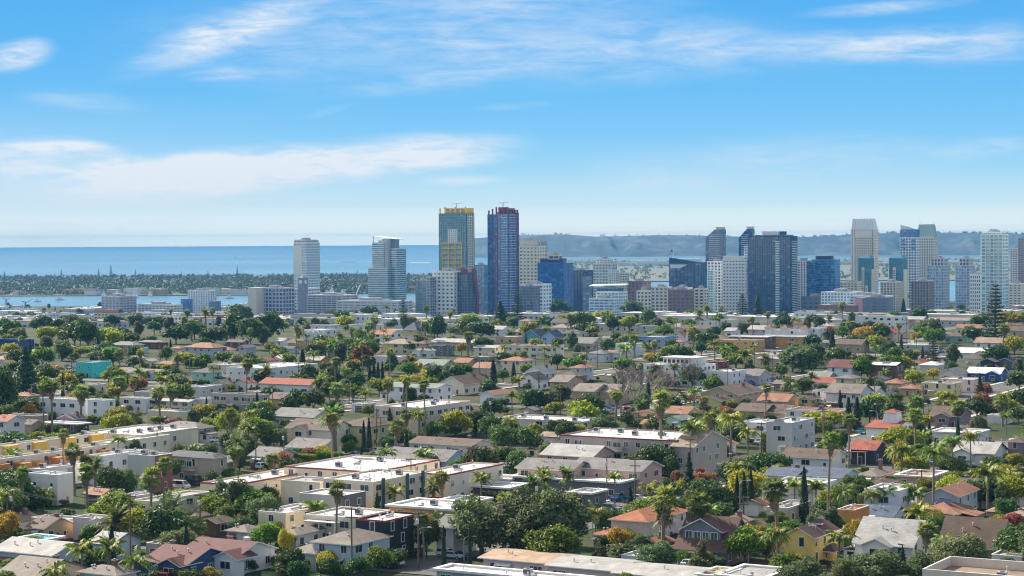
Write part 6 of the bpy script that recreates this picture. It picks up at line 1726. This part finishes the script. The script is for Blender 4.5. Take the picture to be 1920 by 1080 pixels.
# dockside cranes
for px, yt, d in ((11,552,3500),(47,560,3550)):
    zt = atd(px, yt, d).z-gz(0,d)
    t = thing('dock_crane', 'crane', 'thin grey dockside crane beside the bay, the %s one' % ('taller' if px < 20 else 'shorter'), (X(px,d), d, gz(0,d)), 0, 'dock cranes', None, zt)
    q = MB(); q.tube((0,0,0),(0,0,zt*.7),2.2,1.4,5); q.obj('mast', plain('crane_grey',(.3,.36,.45)), t); q = MB(); q.tube((0,0,zt*.6),(14,0,zt),.9,.4,4); q.tube((0,0,zt*.7),(-6,0,zt*.75),1.2,1.0,4); q.obj('jib', plain('crane_grey',(.3,.36,.45)), t)
t = thing('conveyor_boom', 'crane', 'pale sloping conveyor boom on the quay', (X(660,3700), 3700, gz(0,3700)), 0, None, None, 20); q = MB(); q.tube((0,0,2),(16,0,38),1.6,1.2,5); q.tube((9,0,0),(9,0,20),.8,.6,4); q.obj('boom', tframe('pale'), t.root if hasattr(t,'root') else t)
# sign disc and flag
d = 1900; p = atd(704, 590, d); t = thing('sign_post', 'sign', 'round orange sign on a white pylon', (p.x, d, gz(0,d)), 0, None, None, 14)
zt = p.z-gz(0,d); q = MB(); q.box(-2.2,2.2,-.6,.6,0,zt+2.2); q.obj('pylon', tframe('white'), t); q = MB(); q.prism([(1.7*math.cos(a*math.pi/10),-.75,zt+1.7*math.sin(a*math.pi/10)) for a in range(20)],(0,.12,0)); q.obj('sign_face', plain('sign_orange',(.75,.3,.05)), t)
d = 5600; p = atd(1262, 473, d); z0 = gz(0,d) if d < 4000 else 1.6; t = thing('flagpole', 'flag', 'large red, white and blue flag flying before the headland', (p.x, d, 1.0), 0, None, None, 90)
q = MB(); q.tube((0,0,-.5),(0,0,p.z+8),.9,.4,6); q.obj('pole', tframe('white'), t)
q = MB()
for i in range(7): q.box(-13,-.6,-.1,.1,p.z-5+i*1.6,p.z-5+(i+.5)*1.6,0); q.box(-13,-.6,-.1,.1,p.z-5+(i+.5)*1.6,p.z-5+(i+1)*1.6,1)
q.box(-6.5,-.6,-.16,.16,p.z+.5,p.z+6.3,2); q.obj('flag', [plain('flag_red',(.45,.03,.05)), plain('flag_white',(.75,.75,.75)), plain('flag_blue',(.04,.06,.25))], t)
# ================================================================== street things
KR = random.Random(3)
CARC = dict(white=(.78,.78,.78), silver=(.48,.50,.52), grey=(.16,.17,.18), black=(.015,.015,.018), blue=(.04,.12,.32), lblue=(.22,.36,.52), red=(.42,.03,.03), teal=(.05,.25,.28))
def paint(c):
    k = ('paint', c)
    if k in MATS: return MATS[k]
    m, nt, b = nodes_of('car_paint_'+c); b.inputs['Base Color'].default_value = (*CARC[c],1); b.inputs['Roughness'].default_value = .25; b.inputs['Coat Weight'].default_value = .6; b.inputs['Metallic'].default_value = .1
    MATS[k] = m; return m
CARM = {}
def car_mesh(kind, c):
    if (kind,c) in CARM: return CARM[kind,c]
    prof = dict(car=([(-2.2,.35),(-2.2,.85),(-1.2,.98),(1.0,.95),(2.15,.78),(2.2,.35)], [(-1.75,.95),(-1.2,1.42),(.35,1.45),(1.15,.95)], .85),
      suv=([(-2.3,.4),(-2.3,1.05),(-1.6,1.1),(1.1,1.08),(2.25,.92),(2.3,.4)], [(-2.2,1.08),(-1.95,1.7),(.5,1.72),(1.25,1.08)], .92),
      van=([(-2.6,.4),(-2.6,1.25),(-1.6,1.25),(1.9,1.2),(2.6,1.0),(2.6,.4)], [(-2.58,1.22),(-2.45,2.15),(1.3,2.2),(2.1,1.2)], .95),
      pickup=([(-2.7,.5),(-2.7,1.05),(-1.0,1.1),(1.2,1.1),(2.6,.98),(2.7,.5)], [(-.75,1.08),(-.6,1.75),(.75,1.76),(1.4,1.08)], .95))[kind]
    body, cab, hw = prof
    q = MB(); q.prism([(x,-hw,z) for x,z in body], (0,2*hw,0)); 
    a = [(x,-hw*.92 if z < 1.3 else -hw*.78,z) for x,z in cab]; b = [(x,-y,z) for x,y,z in a]
    q.hexa([a[0],a[3],b[3],b[0]], [a[1],a[2],b[2],b[1]]) 
    bm_ = q.mesh('body', paint(c))
    g = MB()
    def lerp(p, r, t): return tuple(p[i]+(r[i]-p[i])*t for i in range(3))
    def pane(p0,p1,p2,p3, nrm):
        e = Vector(nrm)*.015; c0 = [(p0[i]+p1[i]+p2[i]+p3[i])/4 for i in range(3)]
        g.poly([Vector(lerp(p,c0,.14))+e for p in (p0,p1,p2,p3)])
    pane(a[3],b[3],b[2],a[2],(1,0,.6)); pane(b[0],a[0],a[1],b[1],(-1,0,.6)); pane(a[0],a[3],a[2],a[1],(0,-1,.2)); pane(b[3],b[0],b[1],b[2],(0,1,.2))
    gm = g.mesh('window', plain('car_glass',(.012,.015,.018),.08,0,.8))
    w = MB(); w.prism([(.34*math.cos(k*math.pi/6),-.11,.34*math.sin(k*math.pi/6)) for k in range(12)],(0,.22,0),0); w.prism([(.2*math.cos(k*math.pi/4),-.125,.2*math.sin(k*math.pi/4)) for k in range(8)],(0,.25,0),1)
    wm = w.mesh('wheel', [plain('tyre',(.02,.02,.02),.9), plain('rim',(.45,.45,.46),.35,.5)])
    xl = (-1.35,1.4) if kind in ('car','suv') else (-1.6,1.7)
    CARM[kind,c] = (bm_, gm, wm, xl, hw); return CARM[kind,c]
def car(px, py, kind, c, ax, flip=False, p=None):
    p = p or hit(px, py); bm_, gm, wm, xl, hw = car_mesh(kind, c)
    cn = {'lblue':'pale blue'}.get(c,c); kn = {'car':'hatchback car','suv':'sport utility car','van':'van','pickup':'pickup truck'}[kind]
    p.z = gz(p.x,p.y)+.22
    r = thing('parked_'+{'car':'car','suv':'car','van':'van','pickup':'truck'}[kind], {'van':'van','pickup':'truck'}.get(kind,'car'), 'parked %s %s' % (cn, kn), p, (-TH if ax == 'A' else math.pi/2-TH)+(math.pi if flip else 0), 'parked cars', None, 1.6)
    put('body', bm_, r); put('window', gm, r)
    for x in xl:
        for y in (-hw+.08, hw-.08): put('wheel', wm, r, (x,y,.34))
for a in ((1228,897,'suv','white','B',1),(1347,893,'suv','silver','A',1),(1320,905,'car','lblue','A'),(1262,757,'van','white','A'),(1278,743,'suv','white','A',1),(1297,740,'car','grey','A'),(1311,736,'van','white','A'),(1195,758,'car','lblue','A',1),(1211,756,'car','silver','A'),(1142,770,'car','blue','A'),(1155,767,'car','grey','A'),
 (650,758,'car','white','A'),(673,748,'pickup','white','A'),(338,918,'van','white','A'),(648,862,'car','blue','A'),(668,858,'car','lblue','A'),(691,853,'suv','black','A'),(713,851,'suv','white','A'),(922,872,'car','red','A'),(942,858,'suv','black','A'),(722,1060,'car','black','A'),(736,1062,'suv','white','A'),(838,1046,'suv','white','A'),(857,1042,'car','blue','A'),
 (1107,976,'suv','black','B'),(1130,967,'car','black','A'),(1146,960,'suv','grey','A'),(1182,944,'car','blue','A'),(1196,940,'car','white','A'),(1345,656,'car','white','A'),(1332,657,'car','grey','A'),(1418,652,'car','white','A'),(1358,655,'car','silver','A'),(1462,869,'car','blue','A'),(1614,814,'pickup','teal','B'),(1736,873,'suv','grey','A'),(145,704,'van','white','A'),(396,830,'suv','white','A'),(410,829,'car','white','A'),(1790,884,'car','white','A'),(1812,889,'car','silver','A'),(1500,940,'car','grey','A'),(1888,722,'car','white','B'),(850,1043,'car','silver','A')):
    if in_house(hit(a[0],a[1]), .3): 
        q_ = hit(a[0], a[1]+6)
        if in_house(q_, .2): continue
        car(a[0], a[1]+6, *a[2:]); continue
    car(*a)
for p in DRV: car(0,0,KR.choice(['car','car','suv','suv','van','pickup']),KR.choice(['white','silver','grey','black','blue','red','white']),KR.choice('AB'),KR.random()<.5,Vector((p.x,p.y,0)))
n_ = 0
for P, w in ROADS:
    if w < 11: continue
    d = (P[1]-P[0]); Ln = d.length; d.normalize(); n = Vector((-d.y,d.x,0)); isB = abs(d.dot(BX)) > .9
    for k in range(int(Ln/7.5)):
        for s in (-1,1):
            p = P[0]+d*(k*7.5+3)+n*(s*(w/2-1.3))
            if p.y > 1500 or KR.random() > .45 or in_house(p,1): continue
            X0, Y0 = proj(p.x,p.y,gz(p.x,p.y))
            if not 0 < X0 < 1920 or n_ > 70: continue
            car(0,0,KR.choice(['car','car','suv','van','pickup']),KR.choice(['white','white','silver','grey','black','blue','red']),'B' if isB else 'A',s > 0,Vector((p.x,p.y,0))); n_ += 1
# utility poles, wires, lamps
PM = lambda: plain('pole_wood',(.13,.085,.06),.9); MET = lambda: plain('pole_metal',(.40,.41,.42),.5,.4)
POLE = {}
def utility_pole(px, yt, yb, trans=False, cat='pole'):
    b = hit(px, yb); H = (yb-yt)/(F/b.y)
    r = thing('utility_pole', 'utility pole', 'wooden utility pole with %s' % ('transformer can and crossarm' if trans else 'wide crossarms'), b, -TH+R(12), 'utility poles', None, H)
    q = MB(); q.tube((0,0,-1),(0,0,H),.19,.13,7); q.obj('pole', PM(), r)
    q = MB(); 
    for z in (H-.4, H-1.9)[:1 if trans else 2]: q.box(-1.3,1.3,-.07,.07,z-.1,z+.1)
    q.obj('crossarm', PM(), r)
    q = MB(); 
    for x in (-1.15,-.5,.5,1.15): q.tube((x,0,H-.3),(x,0,H-.02),.06,.05,6)
    q.obj('insulators', plain('insulator',(.35,.36,.38),.3), r)
    if trans:
        q = MB(); q.lathe([(.3,0),(.32,.1),(.32,.95),(.2,1.05)],8,0,(.0,-.5,H-2.4)); q.obj('transformer', plain('can_grey',(.55,.56,.57),.5), r)
    return Vector((b.x,b.y,b.z+H-.05))
def lamp(px, yt, yb, side=1):
    b = hit(px, yb); H = (yb-yt)/(F/b.y)
    r = thing('street_lamp', 'street lamp', 'grey metal street lamp with curved arm', b, 0 if side > 0 else math.pi, 'street lamps', None, H)
    q = MB(); q.tube((0,0,-.5),(0,0,H-.8),.13,.08,7); q.obj('pole', MET(), r)
    q = MB(); pts = [(0,0,H-.8),(.3,0,H-.3),(.9,0,H-.05),(1.9,0,H)]
    for a,c in zip(pts,pts[1:]): q.tube(a,c,.06,.05,6)
    q.obj('arm', MET(), r)
    q = MB(); q.frustum(1.7,2.6,-.16,.16,H-.1,H+.08,.1,.2,.04,.04); q.obj('lamp_head', plain('lamp_head',(.6,.6,.58),.4), r)
T_ = {}
POLES_MORE = []
for P_, w_ in ROADS:
    d_ = (P_[1]-P_[0]); L_ = d_.length; d_.normalize(); n_v = Vector((-d_.y,d_.x,0))
    for k_ in range(int(L_/48)):
        p_ = P_[0]+d_*(k_*48+10)+n_v*(w_/2+1.2)
        x_, y_ = proj(p_.x,p_.y,gz(p_.x,p_.y))
        if 0 < x_ < 1920 and p_.y < 1500 and not in_house(p_,.5): POLES_MORE.append((x_, y_-11*F/p_.y, y_, k_ % 3 == 0))
for i, a in enumerate(((660,950,1085,False),(771,858,937,False),(884,838,905,False),(785,958,1068,True),(245,925,1075,False),(24,918,1010,True),(943,940,1050,True),(1079,778,815,False),(1198,772,818,False),(295,805,862,False),(706,766,840,False),(992,812,858,True),(135,670,745,False),(623,893,930,False),(447,884,960,False),(1728,880,960,False),(1394,930,985,False),(480,812,880,False),(1545,760,835,False),(1640,700,770,False),(1010,700,760,False),(430,760,800,False),(1120,640,690,False),(560,680,730,False),(840,640,700,False),(1436,740,800,False),(300,640,690,False),(1700,600,660,False))): T_[i] = utility_pole(*a)
for a_ in POLES_MORE[:34]: utility_pole(*a_)
for a, b in ((0,3),(3,6),(4,0),(5,4),(1,2),(1,13),(2,11),(13,14),(6,16),(9,10),(7,8),(15,16),(18,8),(12,9)):
    p, e = T_[a], T_[b]; t = thing('power_line', 'power line', 'thin sagging power lines strung between utility poles', p, 0, 'power lines', None, 0); q = MB()
    for o in (-1.1, .5, 1.15):
        last = Vector((o,0,-.05))
        for k in range(1,9):
            u = k/8; c = (e-p)*u+Vector((o,0,-.05-4*u*(1-u)*1.6)); q.tube(last,c,.018,.018,3,cap=False); last = c
    q.obj('wires', plain('wire_black',(.02,.02,.02),.6), t)
for a in ((548,826,886,1),(592,1036,1090,-1),(1387,900,980,1),(1403,1008,1065,-1),(420,850,905,-1),(785,988,1068,1),(1111,970,1010,-1),(1438,735,790,1),(1646,770,812,-1),(356,670,702,1),(1425,822,885,-1),(1830,690,722,1),(268,890,930,1),(658,712,758,-1),(870,1005,1052,1),(1385,850,900,-1)): lamp(*a)
b = hit(1122,1028); t = thing('parasol', 'parasol', 'large open white parasol beside the pink villa', b, 0, None, None, 2.6)
q = MB(); q.tube((0,0,-.3),(0,0,2.6),.04,.03,6); q.obj('pole', MET(), t); q = MB(); q.lathe([(1.55,2.0),(1.5,2.06),(.8,2.4),(.05,2.65)],8); q.obj('canopy', plain('canvas_white',(.78,.76,.70),.8), t)
def fence(x0,y0,x1,y1,h,col,desc):
    a, b = hit(x0,y0), hit(x1,y1); d = b-a; Ln = d.length; r = thing('garden_fence', 'fence', desc, a, math.atan2(d.y,d.x), None, None, h)
    q = MB(); q.box(0,Ln,-.04,.04,-.8,h); q.obj('boards', wall_mat(col, WALL[col]), r)
    q = MB(); n = max(2,int(Ln/2.6)); q.box(-.07,.07,-.09,.09,-.8,h+.15); pm_ = q.mesh('post', wall_mat(col, WALL[col]))
    for i in range(n+1): put('post', pm_, r, (Ln*i/n,0,0))
for a in ((700,858,755,840,1.6,'white','white rendered garden wall beside the parked cars'),(868,872,960,880,2,'brown','dark brown board fence behind the courtyard apartments'),(392,1068,428,1060,2,'beige','pale beige garden wall beside the royal blue house'),(1260,1048,1275,1040,1.8,'brown','brown board fence at the craftsman house'),(0,1050,55,1058,1.7,'brown','brown fence below the long pale blue house'),(1595,872,1690,868,1.6,'dark','dark hedge-topped fence by the lawn'),(470,880,500,868,1.7,'brick','brick-red garden wall beside the rusty tree')): fence(*a)
# lawns: one sheet each, grass
def lawn(pts):
    q = MB(); P = [hit(x,y) for x,y in pts]; c = sum((p for p in P), Vector())/len(P); q.poly([(p.x,p.y,gz(p.x,p.y)+.09) for p in P][::-1]); o = q.obj('lawn', LAWN); o['kind'] = 'structure'
LAWN, nt_, b_ = nodes_of('lawn_grass'); tc = N(nt_,'ShaderNodeTexCoord'); n1 = N(nt_,'ShaderNodeTexNoise',Scale=.8,Detail=6.0); L(nt_,tc.outputs['Object'],n1.inputs[0]); L(nt_, ramp(nt_,n1.outputs['Fac'],[(.3,(.06,.13,.02)),(.7,(.20,.27,.04))]), b_.inputs['Base Color']); b_.inputs['Roughness'].default_value = .9
for p in (((1580,866),(1690,874),(1690,884),(1580,878)),((535,1062),(600,1066),(600,1082),(540,1080)),((60,655),(80,655),(80,672),(60,672)),((490,1072),(540,1074),(540,1082),(490,1082)),((1640,878),(1700,874),(1700,886),(1640,888))): lawn(p)
# ================================================================== labels: each one singles out its thing
marks = [r for r in REG if r['mark']]
used = {}
def art(s): return 'the '+s
SKY = ('tower','mid-rise','block','office block')
def cand(r):
    near = sorted((m for m in marks if m is not r), key=lambda m: abs(m['px']-r['px'])+abs(m['py']-r['py'])*1.3)[:14]
    def rel(m):
        dx = r['px']-m['px']; dd = r['d']-m['d']
        if abs(dx) < 26 and abs(dd) > .02*m['d']: return 'behind' if dd > 0 else 'in front of'
        if abs(dx)+abs(r['py']-m['py']) < 95: return 'beside'
        return 'near'
    for i in range(len(near)):
        yield '%s %s %s' % (r['desc'], rel(near[i]), art(near[i]['mark']))
        if i == 1: break
    for i in range(len(near)):
        for j in range(len(near)):
            if i == j: continue
            ri, rj = rel(near[i]), rel(near[j])
            if ri == rj: yield '%s %s %s and %s' % (r['desc'], ri, art(near[i]['mark']), art(near[j]['mark']))
            else: yield '%s %s %s, %s %s' % (r['desc'], ri, art(near[i]['mark']), rj, art(near[j]['mark']))
for r in REG:
    if r['label']: r['o']['label'] = r['label']; used[r['label']] = 1
for r in REG:
    if r['mark'] and not r['label']:
        lab = r['desc']
        if lab in used: lab = '%s, %s' % (r['desc'], r['mark'])
        if lab in used:
            for lab in cand(r):
                if lab not in used and len(lab.split()) <= 16: break
        used[lab] = 1; r['o']['label'] = lab; r['label'] = lab
dup_left = 0
for r in sorted((r for r in REG if not r['label']), key=lambda r: r['d']):
    base = r['desc']; got = None
    from_once = [x for x in REG if x['desc'] == base]
    if len(from_once) == 1 and len(base.split()) > 6 and base not in used: got = base
    else:
        for lab in cand(r):
            if lab in used or len(lab.split()) > 16: continue
            got = lab; break
    if got is None:
        dup_left += 1; got = list(cand(r))[0]; got = ' '.join(got.split()[:16])
    used[got] = 1; r['label'] = got; r['o']['label'] = got
print('LABELS', len(REG), 'marks', len(marks), 'dups', dup_left)
# ================================================================== air, light, sky, camera
hz = bpy.data.materials.new('haze_air'); hz.use_nodes = True; nt = hz.node_tree
for n in list(nt.nodes):
    if n.type == 'BSDF_PRINCIPLED': nt.nodes.remove(n)
pv_ = nt.nodes.new('ShaderNodeVolumePrincipled'); pv_.inputs['Color'].default_value = HAZE_COL; pv_.inputs['Density'].default_value = HAZE_DENS; pv_.inputs['Anisotropy'].default_value = 0
nt.links.new(pv_.outputs[0], nt.nodes['Material Output'].inputs['Volume'])
q = MB(); q.box(-47000,47000,-600,OCEAN_END+400,-6,228); h_ = q.obj('haze', hz); h_['kind'] = 'stuff'
SUN_AZ = R(-44); SUN_EL = R(35)               # from the view axis, to the left; early afternoon in winter
sd = Vector((math.sin(SUN_AZ)*math.cos(SUN_EL), math.cos(SUN_AZ)*math.cos(SUN_EL), math.sin(SUN_EL)))
lt = bpy.data.lights.new('sun', 'SUN'); lt.energy = SUN_E; lt.angle = R(.53); lt.color = (1,.915,.78)
lo = bpy.data.objects.new('sun', lt); COL.objects.link(lo); lo.rotation_euler = (-sd).to_track_quat('-Z','Y').to_euler(); lo.location = (0,0,500)
wd = bpy.data.worlds.new('World'); SC.world = wd; wd.use_nodes = True; nt = wd.node_tree; bg = nt.nodes['Background']; bg.inputs['Strength'].default_value = SKY_S
sk = N(nt, 'ShaderNodeTexSky'); sk.sky_type = 'NISHITA'; sk.sun_disc = False; sk.sun_elevation = SUN_EL; sk.sun_rotation = SUN_AZ; sk.altitude = 100; sk.air_density = 1.0; sk.dust_density = 2.5; sk.ozone_density = .6
tc = N(nt, 'ShaderNodeTexCoord'); sp = N(nt, 'ShaderNodeSeparateXYZ'); L(nt, tc.outputs['Generated'], sp.inputs[0])
def M(op, a, b=None, clamp=False):
    n = nt.nodes.new('ShaderNodeMath'); n.operation = op; n.use_clamp = clamp
    for i, v in enumerate((a, b)):
        if v is None: continue
        if hasattr(v, 'is_output'): L(nt, v, n.inputs[i])
        else: n.inputs[i].default_value = v
    return n.outputs[0]
ysafe = M('MAXIMUM', sp.outputs['Y'], .05)
U = M('DIVIDE', sp.outputs['X'], ysafe); V = M('DIVIDE', sp.outputs['Z'], ysafe)
# low sky: deep blue above paling to the horizon, brighter towards the sun's side
EXPG = 2**EXPO
def lin(c): return [((x/255)/12.92 if x/255 <= .04045 else ((x/255+.055)/1.055)**2.4) for x in c]
elev = M('MULTIPLY', V, 8.0, True)            # 0..1 over 0..7.1 degrees
st = [(0,(4.4,3.85,2.55)),(.0180,(4.4,3.85,2.55)),(.0205,(3.1,2.7,1.75)),(.028,(2.2,1.98,1.45)),(.042,(1.5,1.47,1.2)),(.07,(1.10,1.16,1.07)),(.14,(.70,.90,.96)),(.28,(.39,.72,.955)),(.42,(.24,.61,.96)),(.6,(.165,.54,.94)),(.8,(.12,.48,.92)),(1,(.10,.44,.90))]
low = ramp(nt, elev, [(p, [v/EXPG/SKY_S*SKY_LOW/24 for v in c]) for p, c in st])
lowm = nt.nodes.new('ShaderNodeVectorMath'); lowm.operation = 'SCALE'; lowm.inputs['Scale'].default_value = 24.0; L(nt, low, lowm.inputs[0])
side = N(nt, 'ShaderNodeMapRange'); side.inputs['From Min'].default_value = -.05; side.inputs['From Max'].default_value = -.30; L(nt, U, side.inputs['Value'])
lowf = N(nt, 'ShaderNodeMapRange'); lowf.inputs['From Min'].default_value = .6; lowf.inputs['From Max'].default_value = .0; L(nt, elev, lowf.inputs['Value'])
glow = M('MULTIPLY', M('MULTIPLY', side.outputs[0], lowf.outputs[0]), .6)
wht = [v/EXPG/SKY_S*SKY_LOW for v in lin((236,242,248))]
low2 = mixc(nt, glow, lowm.outputs[0], wht, 'LIGHTEN')
# cirrus in direction space
cv = N(nt, 'ShaderNodeCombineXYZ'); L(nt, U, cv.inputs[0]); L(nt, V, cv.inputs[1])
def fbm(sx, sy, rot, scale, det=8, rough=.6, off=(0,0,0), dist=0.0):
    mp = N(nt, 'ShaderNodeMapping'); mp.inputs['Scale'].default_value = (sx, sy, 1); mp.inputs['Rotation'].default_value = (0,0,rot); mp.inputs['Location'].default_value = off; L(nt, cv.outputs[0], mp.inputs[0])
    n = N(nt, 'ShaderNodeTexNoise', Scale=scale, Detail=float(det), Roughness=rough, Distortion=dist); L(nt, mp.outputs[0], n.inputs['Vector']); return n.outputs['Fac']
fine = fbm(1, 5.0, R(6), 27, 11, .66, (.3,.1,0), .35); broad = fbm(1, 3.0, R(4), 7, 6, .55, (1.3,.7,0), .5); warp = fbm(1, 2, 0, 6, 5, .55, (4,2,0))
def blob(px, py, a, b, rot, st_):
    u0, v0 = ray(px, py)
    d = nt.nodes.new('ShaderNodeVectorMath'); d.operation = 'SUBTRACT'; L(nt, cv.outputs[0], d.inputs[0]); d.inputs[1].default_value = (u0, v0, 0)
    w_ = M('MULTIPLY', M('SUBTRACT', warp, .5), b/F*1.6); ad = N(nt, 'ShaderNodeCombineXYZ'); L(nt, w_, ad.inputs[1])
    e = nt.nodes.new('ShaderNodeVectorMath'); e.operation = 'ADD'; L(nt, d.outputs[0], e.inputs[0]); L(nt, ad.outputs[0], e.inputs[1])
    r_ = nt.nodes.new('ShaderNodeVectorRotate'); r_.rotation_type = 'Z_AXIS'; r_.inputs['Angle'].default_value = -R(rot); L(nt, e.outputs[0], r_.inputs['Vector'])
    s = nt.nodes.new('ShaderNodeVectorMath'); s.operation = 'MULTIPLY'; L(nt, r_.outputs[0], s.inputs[0]); s.inputs[1].default_value = (F/a, F/b, 0)
    l = nt.nodes.new('ShaderNodeVectorMath'); l.operation = 'LENGTH'; L(nt, s.outputs[0], l.inputs[0])
    m = N(nt, 'ShaderNodeMapRange'); m.interpolation_type = 'SMOOTHSTEP'; m.inputs['From Min'].default_value = 1.0; m.inputs['From Max'].default_value = 0.15; m.inputs['To Max'].default_value = st_; L(nt, l.outputs['Value'], m.inputs['Value'])
    return m.outputs[0]
BL = [(560,300,490,64,5,2.3),(330,330,350,54,3,1.6),(800,275,230,42,1,1.0),(60,300,240,52,-2,1.9),(95,273,150,14,-2,1.3),(120,385,460,90,0,.55),(860,336,130,15,1,.6),(760,40,640,140,4,.72),(440,50,290,50,22,.85),(1000,110,460,70,3,.42),(1250,100,460,80,2,.5),(830,148,300,24,7,.6),
      (1730,72,380,46,4,1.15),(1660,12,200,17,5,.8),(1850,100,200,30,3,.5),(30,105,92,40,14,1.1),(430,138,130,17,4,.7),(1480,300,520,60,3,.42),(1850,275,160,22,6,.4),(960,198,95,10,3,.6),(620,205,70,10,15,.35),(1200,345,300,18,1,.25),(150,190,160,30,-5,.3)]
acc = None
for b_ in BL:
    x = blob(*b_); acc = x if acc is None else M('ADD', acc, x)
fr_ = N(nt, 'ShaderNodeMapRange'); fr_.inputs['From Min'].default_value = .36; fr_.inputs['From Max'].default_value = .62; L(nt, fine, fr_.inputs['Value'])
br_ = N(nt, 'ShaderNodeMapRange'); br_.inputs['From Min'].default_value = .32; br_.inputs['From Max'].default_value = .62; br_.inputs['To Min'].default_value = .35; L(nt, broad, br_.inputs['Value'])
dens = M('MULTIPLY', acc, M('MULTIPLY', M('ADD', M('MULTIPLY', fr_.outputs[0], .75), .25), br_.outputs[0]), True)
dens = M('MULTIPLY', dens, M('GREATER_THAN', sp.outputs['Y'], .3))
wc = [v/EXPG/SKY_S*SKY_LOW for v in lin((240,244,250))]
low3 = mixc(nt, M('MULTIPLY', dens, .92), low2, wc)
# above about twelve degrees the physical sky takes over
hm2 = N(nt, 'ShaderNodeMapRange'); hm2.interpolation_type = 'SMOOTHSTEP'; hm2.inputs['From Min'].default_value = .14; hm2.inputs['From Max'].default_value = .30; L(nt, sp.outputs['Z'], hm2.inputs['Value'])
hcl = N(nt, 'ShaderNodeTexNoise', Scale=2.2, Detail=6.0); hmp = N(nt, 'ShaderNodeMapping'); hmp.inputs['Scale'].default_value = (1,2.5,3); L(nt, tc.outputs['Generated'], hmp.inputs[0]); L(nt, hmp.outputs[0], hcl.inputs['Vector'])
hcf = N(nt, 'ShaderNodeMapRange'); hcf.inputs['From Min'].default_value = .38; hcf.inputs['From Max'].default_value = .68; hcf.inputs['To Max'].default_value = .75; L(nt, hcl.outputs['Fac'], hcf.inputs['Value'])
high = mixc(nt, hcf.outputs[0], sk.outputs['Color'], [6.6,6.2,5.5])      # unseen warm-white cirrus overhead, added to brighten and neutralise the fill light
fin = mixc(nt, hm2.outputs[0], low3, high)
L(nt, fin, bg.inputs['Color'])
cam = bpy.data.cameras.new('camera'); cam.sensor_width = 36; cam.lens = F/1920*36; cam.clip_start = 1; cam.clip_end = 250000
co = bpy.data.objects.new('camera', cam); COL.objects.link(co)
cp, sn = math.cos(PITCH), math.sin(PITCH); fwv = Vector((0,cp,-sn)); upv = Vector((0,sn,cp)); xv = Vector((1,0,0))
c_, s_ = math.cos(ROLL), math.sin(ROLL); rt = xv*c_-upv*s_; u2 = xv*s_+upv*c_
co.matrix_world = Matrix(((rt.x,u2.x,-fwv.x,0),(rt.y,u2.y,-fwv.y,0),(rt.z,u2.z,-fwv.z,HC),(0,0,0,1)))
SC.camera = co
SC.view_settings.view_transform = 'Standard'; SC.view_settings.look = 'None'; SC.view_settings.exposure = EXPO; SC.view_settings.gamma = 1
SC.cycles.use_denoising = True; SC.cycles.max_bounces = 6; SC.cycles.diffuse_bounces = 3; SC.cycles.glossy_bounces = 2; SC.cycles.transmission_bounces = 3; SC.cycles.volume_bounces = 0; SC.cycles.transparent_max_bounces = 4
SC.cycles.sample_clamp_indirect = 6; SC.cycles.filter_width = 1.15; SC.cycles.use_fast_gi = False
try:
    SC.cycles.denoiser = 'OPENIMAGEDENOISE'; SC.cycles.denoising_input_passes = 'RGB_ALBEDO_NORMAL'; SC.cycles.denoising_prefilter = 'ACCURATE'
except Exception as e: print(e)
